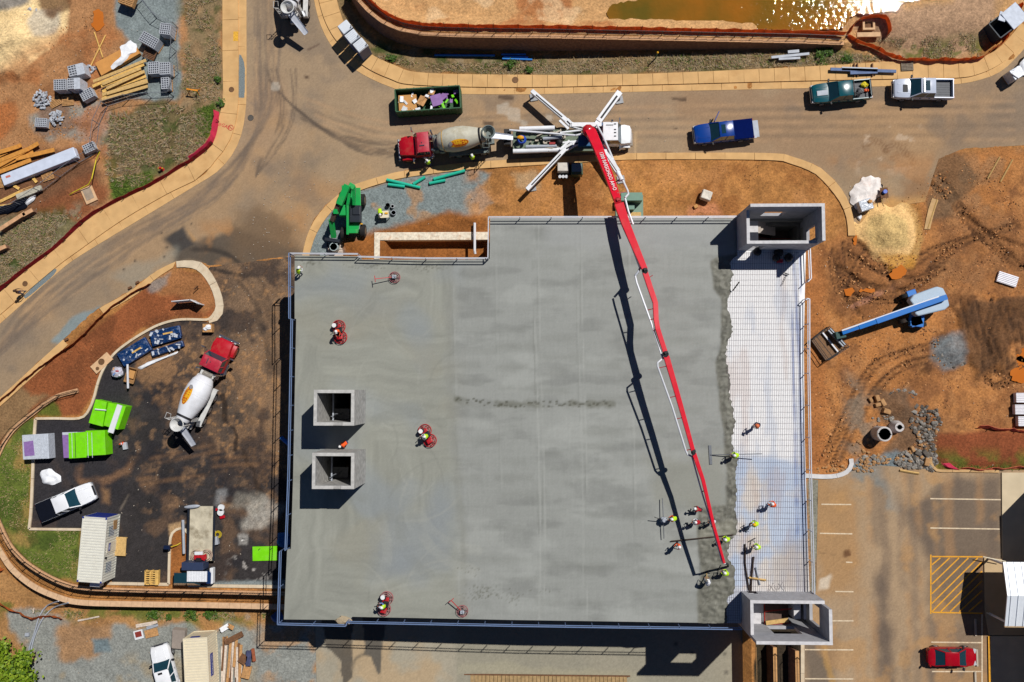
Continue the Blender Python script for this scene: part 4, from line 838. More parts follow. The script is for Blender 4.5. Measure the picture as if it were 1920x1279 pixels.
retaining('retaining_wall', 'long curved block retaining wall with tan cap holding up the pond bank', CAPN_W, lambda p: hp2(p)+0.12, lambda p: 0.0, 0.42)
def offs(W, d): return [p+l*d for p, _, l in path_frames(W)]
picket_fence('metal_fence', 'thin black metal fence on top of the curved pond wall beside orange netting', offs(smooth_path(CAPN_W, 0.8), 0.38), lambda p: hp2(p), 1.05)
fence_cloth('safety_fence', [], 0.85, M_ORF, 'long orange safety netting running behind the black fence above the pond wall', 'safety fence', world=[Vector((p.x, p.y, hp2(p))) for p in offs(smooth_path(CAPN_W, 0.6), 0.85)], wob=0.10)
fence_cloth('safety_fence', [(1584, 70), (1600, 78), (1626, 86), (1650, 97), (1680, 111), (1720, 114), (1800, 114), (1830, 111), (1855, 98), (1885, 73), (1900, 45)], 0.75, M_ORF, 'orange safety netting sagging along the pavement from the wall end to the corner', 'safety fence', wob=0.2, z=0.12)
fence_cloth('safety_fence', [(1591, 64), (1600, 48), (1608, 39), (1625, 35), (1650, 33), (1660, 36), (1664, 45), (1666, 60), (1661, 70)], 0.8, M_ORF, 'short loop of orange safety netting round the drain inlet', 'safety fence', wob=0.1)
fence_cloth('safety_fence', [(1900, 20), (1911, 12), (1907, 28)], 0.9, M_ORF, 'bunched end of orange netting next to the tarped dumpster', 'safety fence', wob=0.2, posts=False)
retaining('retaining_wall', 'upper low retaining wall with fence along the edge of the west car park', W1, lambda p: 0.25, lambda p: -1.4, 0.25, cw=0.42)
retaining('retaining_wall', 'lower retaining wall with pale cap south of the planted strip', W2, lambda p: -1.25, lambda p: -3.2, 0.2, cw=0.55, capm=mat('pale_cap', rgb(222, 184, 146), 0.9, var=0.15, scale=3, bump=0.2))
picket_fence('metal_fence', 'black picket fence on the wall along the west car park lawn', offs(W1, 0.05), lambda p: 0.25, 1.0)
fence_cloth('silt_fence', [(284, 533), (250, 551), (207, 581), (175, 613), (150, 638), (125, 656), (87, 683), (45, 716), (0, 756), (-30, 780)], 0.55, M_RUST, 'rust stained silt fence along the west traffic island', 'silt fence', wob=0.08)
fence_cloth('silt_fence', [(400, 268), (388, 282), (360, 303), (332, 319), (290, 345), (215, 381), (162, 413), (107, 464), (60, 499), (30, 522), (-20, 562)], 0.55, M_REDF, 'dark red silt fence along the outer edge of the west pavement', 'silt fence', wob=0.06, z=0.15, lean=-0.12)
fence_cloth('silt_fence', [(411, 210), (409, 236), (402, 262), (390, 280), (360, 302)], 0.7, M_PINKF, 'bright pink silt fence where the west pavement bends', 'silt fence', wob=0.08, z=0.15, lean=-0.3)
fence_cloth('safety_fence', [(-10, 1128), (12, 1138), (45, 1154), (75, 1161), (92, 1156), (102, 1154), (118, 1163)], 0.8, M_ORF, 'orange safety netting lying across the south-west gravel', 'safety fence', wob=0.25, lean=0.3, posts=False)
fence_cloth('safety_fence', [(-10, 1058), (8, 1068)], 0.7, M_ORF, 'orange netting scrap at the foot of the lower retaining wall', 'safety fence', wob=0.2, posts=False)
fence_cloth('safety_fence', [(1832, 803), (1860, 805), (1890, 809), (1935, 813)], 0.7, mat('faded_mesh', rgb(238, 120, 92), 0.8, var=0.2), 'faded orange safety netting north of the red earth bank', 'safety fence', wob=0.2, lean=0.25)
fence_cloth('silt_fence', [(1800, 880), (1830, 882), (1880, 880), (1935, 877)], 0.5, mat('faded_mesh', rgb(238, 120, 92)), 'sagging orange netting along the kerb of the east car park', 'silt fence', wob=0.15, lean=0.2)
for a, b, s in (((1412, 1200), (1419, 1330), 0), ((1450, 1200), (1457, 1330), 1), ((1491, 1206), (1499, 1330), 2)):
 zt = (-2.65, -1.25, 0.2)[s]; x = P((a[0]+b[0])/2, 1240, zt).x; y0 = P(0, 1206 if s == 2 else 1200, zt).y
 lab = ['lowest narrow retaining wall beside the service alley', 'middle narrow retaining wall between two planted terraces', 'topmost narrow retaining wall with fence beside the east car park'][s]
 retaining('retaining_wall', lab, [Vector((x, y0-k, 0)) for k in np.arange(0, 12, 1.0)], lambda p, zt=zt: zt, lambda p, s=s: (-4.3, -2.8, -1.4)[s], 0.5, cw=0.36, capm=mat('tan_cap', rgb(216, 164, 108), 0.9, var=0.12, scale=3, bump=0.2))
 if s: picket_fence('metal_fence', ['', 'black fence on the middle terrace wall', 'black fence on the topmost terrace wall'][s], [Vector((x, y0-0.6-k, 0)) for k in np.arange(0, 12, 1.0)], lambda p, zt=zt: zt, 0.9, pick=9, fgap=2.6)
kerb_line('kerb', [(1505, 1206), (1505, 1250), (1505, 1310)], 0.35, 0.12, M_KERBW)
# -- parking deck
ZD = 7.0
DECK = [(553, 479), (675, 481), (675, 487), (918, 487), (919, 409.5), (1382, 409), (1511, 409), (1511, 470), (1507, 640), (1509, 830), (1513, 960), (1518, 1112), (1389, 1112), (1389, 1169), (1160, 1165), (960, 1162), (661, 1156), (656, 1162), (533, 1161), (539, 1030), (546, 1030), (550, 900), (556, 598), (553, 598)]
POUR = [(553, 479), (675, 481), (675, 487), (918, 487), (919, 409.5), (1382, 409), (1382, 480), (1370, 490), (1368, 505), (1376, 516), (1368, 530), (1370, 545), (1364, 560), (1362, 578), (1370, 600), (1374, 622), (1364, 640), (1361, 660), (1364, 690), (1370, 720), (1368, 745), (1376, 770), (1378, 800), (1372, 825), (1374, 845), (1384, 862), (1378, 885), (1378, 905), (1381, 930), (1376, 955), (1382, 980), (1380, 1002), (1368, 1015), (1364, 1035), (1366, 1050), (1377, 1065), (1378, 1090), (1376, 1112), (1364, 1120), (1362, 1140), (1362, 1168), (1160, 1165), (960, 1162), (661, 1156), (656, 1162), (533, 1161), (539, 1030), (546, 1030), (550, 900), (556, 598), (553, 598)]
BED = [(1335, 468), (1511, 468), (1507, 640), (1509, 830), (1513, 960), (1518, 1112), (1392, 1112), (1389, 1169), (1335, 1168)]
ROUGH = [(1343, 484), (1400, 470), (1400, 1180), (1309, 1172), (1308, 1130), (1311, 1080), (1307, 1010), (1308, 952), (1360, 945), (1361, 860), (1352, 780), (1345, 720), (1340, 680), (1350, 650), (1352, 560), (1338, 540), (1332, 490)]
def paint_deck(X, Y):
 p = Paint(X, Y, rgb(150, 152, 147)); A, S, K = p.area, p.spots, p.stroke; z = ZD
 p.grain(0.05, 0.15, 2)
 A([(530, 470), (845, 470), (842, 700), (855, 900), (870, 1180), (530, 1180)], rgb(148, 149, 139), z=z, soft=0.8, amp=0.5)
 i = np.where(X < P(870, 800, z).x+2)[0]; x, y = X[i], Y[i]
 wgt = 1-sstep(P(838, 800, z).x-1, P(866, 800, z).x+1, x)
 wx = x+1.6*(fbm(x, y, 0.18, 3, 7)-0.5)*2; wy = y+1.6*(fbm(x, y, 0.18, 3, 9)-0.5)*2
 pick = sstep(0.44, 0.56, fbm(x, y, 0.11, 2, 31))
 st = (fbm(wx*1.6, wy*0.16, 1.0, 4, 33)*(1-pick)+fbm(wx*0.16, wy*1.6, 1.0, 4, 35)*pick)-0.5
 st2 = (fbm(wx*4.2, wy*0.3, 1.0, 3, 36)*(1-pick)+fbm(wx*0.3, wy*4.2, 1.0, 3, 37)*pick)-0.5
 p.c[i] *= (1+wgt*(0.34*st+0.2*st2))[:, None]
 tint = sstep(0.5, 0.66, fbm(x, y, 0.13, 3, 41))*wgt*0.6
 p.c[i] = p.c[i]*(1-tint[:, None])+np.array(rgb(140, 147, 151))[None]*tint[:, None]
 tint = sstep(0.55, 0.7, fbm(x, y, 0.16, 3, 43))*wgt*0.5
 p.c[i] = p.c[i]*(1-tint[:, None])+np.array(rgb(150, 147, 132))[None]*tint[:, None]
 A([(700, 960), (840, 950), (850, 1080), (700, 1090)], rgb(138, 144, 148), z=z, soft=1.2, amp=1.5, a=0.5)
 ra = random.Random(8)
 for k in range(70):
  cx, cy, r, a0, sp_ = ra.uniform(545, 840), ra.uniform(490, 1150), ra.uniform(40, 150), ra.uniform(0, 6.28), ra.uniform(.5, 1.3)
  ps = [(cx+r*(math.cos(a0+sp_*j/4)-math.cos(a0+sp_/2)), cy+r*(math.sin(a0+sp_*j/4)-math.sin(a0+sp_/2))) for j in range(5)]
  K(ps, rgb(170, 170, 160) if k % 2 else rgb(124, 126, 118), ra.choice((.12, .2, .9)), z=z, a=ra.uniform(.12, .3), soft=.08, amp=.05, brk=.4, seed=k)
 i = np.where(X >= P(830, 800, z).x)[0]; x, y = X[i], Y[i]; wgt = sstep(P(838, 800, z).x, P(866, 800, z).x, x)
 fl = fbm(x*9, y*0.9, 1.0, 2, 45)-0.5; fl2 = fbm(x*0.5, y*7, 1.0, 2, 46)-0.5
 p.c[i] *= (1+wgt*(0.09*fl+0.07*fl2))[:, None]
 sm = fbm(x*0.28, y*1.0, 1.0, 4, 47); p.c[i] *= (1-wgt*0.16*sstep(0.5, 0.72, sm)*(0.5+fbm(x, y, 1.2, 3, 48)))[:, None]
 lt = fbm(x*0.2, y*0.5, 1.0, 4, 49); p.c[i] *= (1+wgt*0.12*sstep(0.5, 0.7, lt))[:, None]
 rnd = random.Random(5)
 for lane in (850, 930, 1005, 1090, 1180, 1250):
  y = 430+rnd.uniform(0, 20)
  while y < 1150:
   x0 = lane+rnd.uniform(-10, 10); L = rnd.uniform(45, 90); hh = rnd.uniform(5, 13)
   if rnd.random() < 0.75:
    A([(x0, y), (x0+L, y-2), (x0+L, y+hh), (x0, y+hh)], rgb(116, 118, 110), z=z, soft=0.35, amp=0.4, a=rnd.uniform(0.08, 0.3), seed=rnd.randint(0, 60))
   y += rnd.uniform(24, 42)
 for x, a in ((850, .3), (1001, .5), (1010, .4), (1082, .3), (1180, .35), (1090, .45), (930, .2)):
  K([(x, 420), (x+2, 600), (x+8, 800), (x+12, 1000), (x+10, 1160)], rgb(170, 172, 166), 0.14, z=z, a=a, soft=0.05, amp=0.05, brk=0.45, seed=x)
  K([(x-3, 420), (x-1, 600), (x+5, 800), (x+9, 1000)], rgb(124, 126, 120), 0.12, z=z, a=a, soft=0.05, amp=0.05, brk=0.5, seed=x+1)
 K([(845, 480), (843, 700), (855, 860), (868, 1000), (872, 1160)], rgb(128, 128, 118), 0.5, z=z, a=0.35, soft=0.4, amp=0.4, seed=57)
 A([(1215, 860), (1360, 850), (1362, 945), (1300, 955), (1230, 930)], rgb(142, 142, 130), z=z, soft=0.8, amp=0.8, a=0.6)
 A([(1020, 408), (1330, 408), (1340, 460), (1020, 470)], rgb(160, 162, 160), z=z, soft=1, amp=1.2, a=0.6)
 K([(856, 748), (900, 755), (980, 758), (1060, 756), (1110, 758), (1150, 756)], rgb(104, 104, 92), 0.55, z=z, a=0.7, soft=0.2, amp=0.3, brk=0.4, seed=58)
 for k in range(60):
  t = k/60; px_, py_ = 857+t*290+rnd.uniform(-3, 3), 749+10*min(1, t*4)+rnd.uniform(-5, 5)-2*t
  A([(px_-2.2, py_-1.4), (px_+2.2, py_-1.6), (px_+2.4, py_+1.2), (px_-2, py_+1.6)], rgb(74, 74, 60), z=z, soft=0.05, amp=0.08, a=0.75, h=-0.03, seed=k)
 for (cx, cy, rx, ry, n) in [(690, 500, 45, 8, 70), (800, 500, 50, 10, 70), (580, 494, 20, 8, 20), (905, 1110, 45, 16, 90), (880, 1065, 20, 12, 18), (960, 1120, 25, 12, 30), (1020, 1105, 40, 10, 20)]:
  for k in range(n):
   px_, py_ = cx+rnd.gauss(0, rx*0.5), cy+rnd.gauss(0, ry*0.5)
   A([(px_-0.9, py_-0.9), (px_+0.9, py_-0.7), (px_+0.8, py_+0.9), (px_-0.8, py_+0.8)], rgb(104, 104, 92), z=z, soft=0.05, amp=0.05, a=0.7)
 for poly in (ROUGH,):
  i0 = p.c.copy()
  A(poly, rgb(122, 121, 110), z=z, soft=0.15, amp=0.25, seed=60)
 w_ = sstep(-0.1, 0.3, poly_sd(PS(ROUGH, z), X, Y)[0])
 wr = fbm(X+1.2*fbm(X, Y, 1.0, 2, 5), Y+1.2*fbm(X, Y, 1.0, 2, 6), 1.1, 4, 61); rid = 1-np.abs(wr-0.5)*7
 r2 = np.clip(1-np.abs(fbm(X+fbm(X, Y, 1.4, 2, 15), Y, 2.8, 3, 66)-0.5)*9, 0, 1); p.h += w_*(0.10*np.clip(rid, 0, 1)+0.09*r2+0.08*(fbm(X, Y, 2.2, 3, 62)-0.5)); p.c *= (1-w_*0.4*(1-r2)*fbm(X, Y, 1.0, 2, 63)+w_*0.7*(fbm(X, Y, 3.0, 3, 68)-0.5))[:, None]  # colour darkened between the wrinkle ridges in place of relief shading
 A([(1312, 985), (1372, 975), (1376, 998), (1312, 1008)], rgb(140, 138, 124), z=z, soft=0.2, amp=0.2, a=0.8)
 sd = poly_sd(PS(POUR, z), X, Y)[0]; e = (1-sstep(0.0, 0.3, sd))*(X > P(1340, 700, z).x)
 p.h -= 0.08*e; p.c *= (1-0.25*e*fbm(X, Y, 3, 2, 64))[:, None]
 p.c *= (0.97+0.06*_rs.rand(len(X)))[:, None]
 return p
def paint_bed(X, Y):
 p = Paint(X, Y, rgb(255, 255, 255, .95)); z = ZD; A, S = p.area, p.spots
 A([(1335, 855), (1530, 850), (1530, 1120), (1335, 1120)], rgb(160, 190, 228), z=z, soft=0.6, amp=1.5, a=0.6)
 S([(1340, 860), (1525, 860), (1525, 1115), (1340, 1115)], rgb(236, 226, 214), z=z, sc=0.5, lo=0.42, hi=0.58, a=0.9, seed=70, ay=0.6)
 S([(1340, 480), (1525, 480), (1525, 1115), (1340, 1115)], rgb(190, 140, 104), z=z, sc=0.5, lo=0.58, hi=0.72, a=0.22, seed=71, ax=1.6, ay=0.35)
 S([(1340, 480), (1525, 480), (1525, 1115), (1340, 1115)], rgb(170, 190, 220), z=z, sc=0.8, lo=0.54, hi=0.68, a=0.3, seed=72, ax=1.4, ay=0.3)
 for x in (1487, 1494, 1500): p.stroke([(x, 480), (x, 700), (x+3, 900), (x+7, 1110)], rgb(74, 108, 176), 0.12, z=z, a=0.75, soft=0.05, amp=0.03)
 A([(1455, 1020), (1525, 1000), (1525, 1115), (1440, 1115)], rgb(196, 190, 186), z=z, soft=0.5, amp=0.8, a=0.6)
 A([(1335, 1105), (1400, 1105), (1400, 1170), (1335, 1170)], rgb(200, 206, 220), z=z, soft=0.2, amp=0.3, a=0.8)
 return p
_jr = random.Random(4); _p = []
for i, a in enumerate(POUR):
 _p.append(a); c = POUR[(i+1) % len(POUR)]
 if a[0] > 1355 and c[0] > 1355 and a[1] > 479 and c[1] > 479:
  n = max(2, int(math.dist(a, c)/4))
  for k in range(1, n): _p.append((a[0]+(c[0]-a[0])*k/n+_jr.uniform(-2.6, 2.6), a[1]+(c[1]-a[1])*k/n+_jr.uniform(-1, 1)))
POUR = _p
M_SLAB = mat('slab_concrete', rgb(150, 150, 144), 0.85, var=0.12, scale=0.6, bump=0.1)
deck = thing('parking_deck', 'large grey concrete deck being poured, half finished, guardrails round its edge', 'building', (0, 0, 0))
def skirt(name, z0, z1, inset, th, m):
 b = MB(); pts = [Vector((p.x, p.y, 0)) for p in PS(DECK, ZD)]; pts = [p for i, p in enumerate(pts) if i != 5]; n = len(pts); rr = []
 ar = sum(pts[i].x*pts[(i+1) % n].y-pts[(i+1) % n].x*pts[i].y for i in range(n)); sg = 1 if ar > 0 else -1
 for i, p in enumerate(pts):
  d0 = (p-pts[i-1]).normalized(); d1 = (pts[(i+1) % n]-p).normalized(); n0 = Vector((-d0.y, d0.x, 0))*sg; n1 = Vector((-d1.y, d1.x, 0))*sg; k = n0+n1
  k = k/max(0.3, k.length_squared/2) if k.length > .1 else n0
  a, c = p+k*inset, p+k*(inset+th); rr.append([(a.x, a.y, z0), (a.x, a.y, z1), (c.x, c.y, z1), (c.x, c.y, z0)])
 b.loft(rr+[rr[0]], cap=False); b.build(name, m, deck)
skirt('slab', 6.2, 6.97, 0.0, 0.25, M_SLAB); skirt('wall', -4.6, 6.2, 0.3, 0.25, mat('deck_wall', rgb(120, 118, 112), 0.9, var=0.15))
SHAFT = []
for a, c in (((589, 731), (664, 798)), ((586, 849), (664, 917))): u, v = P(*a, 11.8), P(*c, 11.8); SHAFT.append(((u.x+.1, v.y+.1), (v.x-.1, u.y-.1)))
o = sheet('poured_concrete', POUR, ZD, paint_deck, vmat('wet_concrete', 0.6, 7.0, 0.04, 0.12, 0.02, spec=0.35), 0.12, 0.10, holes=SHAFT, k=None); o.parent = deck
o = sheet('foam_bed', BED, ZD, paint_bed, vmat('foam_board', 0.7, 5.0, 0.06, 0.1, 0.02), 0.2, 0.0, k=None); o.parent = deck
M_REBAR = mat('rebar_steel', rgb(124, 108, 112), 0.7, 0.3, var=0.3, scale=5)
bedW = PS(BED, ZD)
def rebar():
 mb = MB(); sx = 0.165
 x0, x1 = P(1352, 700, ZD).x, P(1516, 1100, ZD).x; yN, yS = P(1400, 472, ZD).y, P(1400, 1110, ZD).y
 def xr(y): return float(np.interp(-y, [-P(0, q, ZD).y for q in (470, 640, 830, 960, 1110)], [P(q, 700, ZD).x for q in (1503, 1502, 1504, 1508, 1513)]))
 x = x0
 while x < x1:
  a = yN
  if x > xr(yN):
   while x > xr(a) and a > yS: a -= 0.5
  e = P(0, 1168, ZD).y if x < P(1388, 1150, ZD).x else yS
  if a > e+0.5: mb.bar((x, a, ZD+0.075), (x, e, ZD+0.06), 0.018, 0.016)
  x += sx
 y = yN-0.1
 while y > yS: mb.bar((x0, y, ZD+0.045), (xr(y), y, ZD+0.055), 0.01, 0.01); y -= 0.5
 while y > P(0, 1166, ZD).y: mb.bar((x0, y, ZD+0.045), (P(1387, 1150, ZD).x, y, ZD+0.045), 0.01, 0.01); y -= 0.225
 return mb.build('rebar_grid', M_REBAR, deck, fixn=False)
rebar()
M_RAIL = mat('painted_rail', rgb(206, 208, 216), 0.45, 0.2, var=0.08)
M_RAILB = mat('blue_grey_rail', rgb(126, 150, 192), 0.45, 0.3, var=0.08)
def guardrail(label, px, z=ZD, h=1.07, gap=2.6, m=None, off=0.0, outr=True, group=None):
 m = m or M_RAIL
 pts = [Vector((p.x, p.y, 0)) for p in PS(px, z)]
 t = thing('guardrail', label, 'guardrail', (pts[0].x, pts[0].y, z), 0, group); T = pts[0]
 for k, hh in enumerate((h, h*0.52)):
  b = MB()
  for a, c in zip(pts, pts[1:]): b.bar(a-T+Vector((0, 0, hh)), c-T+Vector((0, 0, hh)), 0.075 if k == 0 else 0.06)
  b.build('rail', m, t)
 for a, c in zip(pts, pts[1:]):
  n = max(1, round((c-a).length/gap))
  for j in range(n+1):
   if j == 0 and a is not pts[0]: continue
   q = a.lerp(c, j/n)-T; b = MB(); b.bar(q+Vector((0, 0, -0.35)), q+Vector((0, 0, h)), 0.06); b.build('post', m, t)
 return t
guardrail('white guardrail along the north edge of the deck up to the stair tower', [(917, 411), (1150, 410.5), (1384, 410)])
guardrail('guardrail along the short step in the deck beside the footing trench', [(916, 486), (917, 411)])
guardrail('guardrail along the deck edge above the footing trench', [(675, 484), (800, 487), (916, 487)])
guardrail('guardrail at the north west corner of the deck by the telehandler', [(550, 478), (675, 479)])
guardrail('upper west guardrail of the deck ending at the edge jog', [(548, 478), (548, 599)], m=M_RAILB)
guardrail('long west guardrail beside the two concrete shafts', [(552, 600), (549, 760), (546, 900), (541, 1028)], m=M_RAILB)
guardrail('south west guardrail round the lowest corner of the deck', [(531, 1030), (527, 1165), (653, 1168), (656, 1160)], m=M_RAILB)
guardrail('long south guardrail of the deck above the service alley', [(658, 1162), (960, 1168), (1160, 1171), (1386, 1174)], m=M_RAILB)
guardrail('north east guardrail beside the rebar from the tower to the jog', [(1512, 470), (1514, 525), (1508, 531)])
guardrail('long east guardrail beside the rebar down to the lower stair tower', [(1506, 562), (1511, 563), (1511, 700), (1514, 880), (1520, 1108)])
# -- stair towers and shafts
M_CB = mat('block_concrete', rgb(176, 176, 180), 0.9, var=0.14, scale=2.0, bump=0.15)
M_CT = mat('wall_top_concrete', rgb(214, 212, 214), 0.9, var=0.15, scale=3.0, bump=0.1)
M_STEP = mat('stair_concrete', rgb(190, 178, 166), 0.9, var=0.12, scale=2)
M_REDS = mat('red_oxide_steel', rgb(168, 44, 32), 0.6, 0.1, var=0.2)
M_BRN = mat('brown_decking', rgb(110, 88, 78), 0.7, 0.2, var=0.2)
def wall_run(parent, a, b, th, z0, z1, holes=(), name='wall', m=None):
 """straight wall a->b (centre line) with rectangular openings (s0, s1, zb, zt); top gets a pale course"""
 a, b = Vector((*a, 0)), Vector((*b, 0)); d = (b-a); L = d.length; rz = math.atan2(d.y, d.x); d.normalize(); mb = MB()
 def seg(s0, s1, zb, zt):
  if s1-s0 > 0.01 and zt-zb > 0.01: mb.box(a+d*(s0+s1)/2+Vector((0, 0, (zb+zt)/2)), (s1-s0, th, zt-zb), rz)
 s = 0; zt = z1-0.03
 for s0, s1, hb, ht in sorted(holes):
  seg(s, s0, z0, zt); seg(s0, s1, z0, hb); seg(s0, s1, ht, zt); s = s1
 seg(s, L, z0, zt); mb.build(name, m or M_CB, parent)
 t = MB(); t.box(a+d*L/2+Vector((0, 0, z1-0.015)), (L, th, 0.03), rz); t.build('wall_top', M_CT, parent)
def stair_flight(parent, x0, x1, y0, y1, z0, z1, n, m=None):
 mb = MB()
 for k in range(n):
  xa = x0+(x1-x0)*k/n; xb = x0+(x1-x0)*(k+1)/n; z = z0+(z1-z0)*(k+0.5)/n
  mb.box(((xa+xb)/2, (y0+y1)/2, z), (abs(xb-xa)*0.96, y1-y0, 0.08))
 mb.build('stair', m or M_STEP, parent)
def rails(parent, pts, m=None, r=0.04, name='handrail'):
 b = MB()
 for a, c in zip(pts, pts[1:]): b.bar(a, c, r)
 b.build(name, m or M_REDS, parent)
x0, x1, y0, y1 = 18.37, 24.67, 12.67, 15.88; t_ = 0.27
tn = thing('stair_tower', 'open topped block stair tower at the north east corner of the deck', 'stair tower', ((x0+x1)/2, (y0+y1)/2, 0))
cx, cy = (x0+x1)/2, (y0+y1)/2
wall_run(tn, (x0-cx, y1-t_/2-cy), (x1-cx, y1-t_/2-cy), t_, 0, 12.0, [(20.2-x0, 22.1-x0, 8.2, 9.9)])
wall_run(tn, (x1-t_/2-cx, y1-t_-cy), (x1-t_/2-cx, y0-cy), t_, 0, 12.0, [(y1-t_-14.4, y1-t_-13.25, 7.9, 10.2)])
wall_run(tn, (x0-cx, y0+t_/2-cy), (x1-t_-cx, y0+t_/2-cy), t_, 0, 10.6, [(0.9, 1.9, 7.05, 9.3)])
wall_run(tn, (x0+t_/2-cx, y0+t_-cy), (x0+t_/2-cx, y1-t_-cy), t_, 0, 10.6)
b = MB(); b.box((19.5-cx, 14.3-cy, 6.8), (1.7, 2.6, 0.2)); b.build('landing', M_CT, tn)
stair_flight(tn, 20.35-cx, 22.3-cx, 14.3-cy, 15.58-cy, 6.85, 5.4, 7)
stair_flight(tn, x0+t_+1.1-cx, x0+t_+3.3-cx, 13.0-cy, 14.1-cy, 6.0, 5.0, 7, M_BRN)
b = MB(); b.box((x1-t_-1.0-cx, cy-cy, 3.4), (1.9, y1-y0-2*t_, 0.2)); b.build('landing', M_BRN, tn)
rails(tn, [(x0+t_+1.1-cx, 14.2-cy, 6.5), (x0+t_+3.3-cx, 14.2-cy, 4.6), (x1-t_-cx, 14.2-cy, 4.5)])
rails(tn, [(x0+t_+1.2-cx, 13.6-cy, 6.9), (x0+t_+1.2-cx, 13.1-cy, 6.9), (x0+t_+3.4-cx, 13.1-cy, 7.6)])
b = MB(); b.box((0, 0, 0.3), (x1-x0-2*t_, y1-y0-2*t_, 0.2)); b.build('floor', M_SLAB, tn)
x0, x1, y0, y1 = 18.28, 24.57, -21.14, -17.97
ts = thing('stair_tower', 'open topped block stair tower at the south east corner beside the terraces', 'stair tower', ((x0+x1)/2, (y0+y1)/2, 0)); cx, cy = (x0+x1)/2, (y0+y1)/2
wall_run(ts, (x0-cx, y1-t_/2-cy), (x1-cx, y1-t_/2-cy), t_, -4.3, 10.2, [(0.5, 1.3, 7.0, 7.9)])
wall_run(ts, (x1-t_/2-cx, y1-t_-cy), (x1-t_/2-cx, y0-cy), t_, -4.3, 12.0, [(0.5, 2.2, 7.0, 9.6)])
wall_run(ts, (x0-cx, y0+t_/2-cy), (x1-t_-cx, y0+t_/2-cy), t_, -4.3, 12.0, [(2.1, 4.5, 7.5, 9.8)])
wall_run(ts, (x0+t_/2-cx, y0+t_-cy), (x0+t_/2-cx, y1-t_-cy), t_, -4.3, 10.2)
b = MB(); b.box((19.40-cx, 0, 6.7), (1.8, y1-y0-2*t_, 0.2)); b.build('landing', M_CT, ts)
stair_flight(ts, 20.30-cx, 22.60-cx, -20.90-cy, -19.00-cy, 6.9, 6.3, 8, M_BRN)
rails(ts, [(20.30-cx, -19.65-cy, 7.3), (22.60-cx, -19.35-cy, 7.5)], r=0.09)
rails(ts, [(20.30-cx, -20.90-cy, 7.1), (22.60-cx, -20.70-cy, 7.1)], r=0.07)
rails(ts, [(20.30-cx, -18.40-cy, 7.1), (20.30-cx, -20.90-cy, 7.1)], r=0.08)
wall_run(ts, (22.95-cx, y1-t_-cy), (22.95-cx, y1-t_-1.9-cy), 0.6, -4.3, 7.9)
wall_run(ts, (x0+t_+5.05-cx, y1-t_-cy), (x0+t_+5.05-cx, y1-t_-1.9-cy), 0.2, -4.3, 8.0)
b = MB(); b.box((x0+t_+2.8-cx, y0+t_+.35-cy, 7.3), (2.0, 0.35, 0.14), R(8)); b.build('plank', mat('lumber', rgb(214, 176, 112), 0.85, var=0.2, scale=5), ts)
b = MB(); b.box((0, 0, 0.3), (x1-x0-2*t_, y1-y0-2*t_, 0.2)); b.build('floor', M_SLAB, ts)
M_SH = mat('shaft_concrete', rgb(176, 174, 170), 0.9, var=0.32, scale=2.6, bump=0.15)
M_SHT = mat('shaft_rim', rgb(196, 194, 190), 0.9, var=0.2, scale=3.0, bump=0.1)
for i, (a, c, lab) in enumerate((((589, 731), (664, 798), 'square hollow concrete shaft on the deck, the northern of two'), ((586, 849), (664, 917), 'square hollow concrete shaft on the deck, the southern of two by an orange vest'))):
 zt = 11.8; u, v = P(*a, zt), P(*c, zt); cx, cy = (u.x+v.x)/2, (u.y+v.y)/2; hx, hy = (v.x-u.x)/2, (u.y-v.y)/2
 s = thing('concrete_shaft', lab, 'shaft', (cx, cy, ZD), 0, 'concrete shafts on the deck'); t_ = 0.27
 mb = MB(); zh = zt-ZD
 for c_, d_ in (((0, hy-t_/2, 0), (2*hx, t_)), ((0, -hy+t_/2, 0), (2*hx, t_)), ((hx-t_/2, 0, 0), (t_, 2*hy-2*t_)), ((-hx+t_/2, 0, 0), (t_, 2*hy-2*t_))):
  mb.box((c_[0], c_[1], (zh-6.9)/2), (*d_, zh+6.9))
 mb.build('wall', M_SH, s)
 rb = MB()
 for c_, d_ in (((0, hy-t_/2), (2*hx+0.01, t_+0.01)), ((-0.9, -hy+t_/2), (2*hx-1.8, t_+0.01)), ((1.25, -hy+t_/2), (2*hx-2.5, t_+0.01)), ((hx-t_/2, 0), (t_+0.01, 2*hy-2*t_-0.02)), ((-hx+t_/2, 0), (t_+0.01, 2*hy-2*t_-0.02))):
  rb.box((c_[0], c_[1], zh+0.02), (*d_, 0.06))
 rb.build('rim', M_SHT, s)
 b = MB(); b.box((-hx+0.8, 0, 1.2), (0.12, 2*hy-0.6, 0.12)); b.box((-hx+0.95, -hy+0.7, -0.5), (0.05, 0.05, 6)); b.box((-hx+1.15, -hy+0.9, -0.5), (0.05, 0.05, 6)); b.build('guide_rail', M_GALV, s)
 b = MB(); b.box((-hx+1.0, -hy+0.8, -1.2), (1.5, 1.0, 0.15)); b.build('platform', M_SH, s)
t = thing('footing', 'L shaped white footing wall in the trench north of the deck', 'footing', P(720, 445)); o = P(720, 445)
M_FT = mat('footing_concrete', rgb(240, 228, 206), 0.9, var=0.25, scale=4, bump=0.5, dirt=rgb(190, 130, 80), dirt_amt=0.6)
b = MB()
def fbx(a, c, z0, z1):
 u, v = P(*a)-o, P(*c)-o; b.box(((u.x+v.x)/2, (u.y+v.y)/2, (z0+z1)/2), (abs(v.x-u.x), abs(v.y-u.y), z1-z0))
fbx((702, 436), (712, 486), -1.5, 0.1); fbx((712.2, 436), (916, 450), -1.5, 0.08); b.build('footing_wall', M_FT, t, bevel=0.04)
b = MB(); b.tube([P(890, 418, 0.6)-o, P(890, 470, 0.6)-o, P(891, 476, 0.5)-o], 0.13, 10); b.build('drain_pipe', mat('white_pvc', rgb(232, 232, 236), 0.4, var=0.05), t)
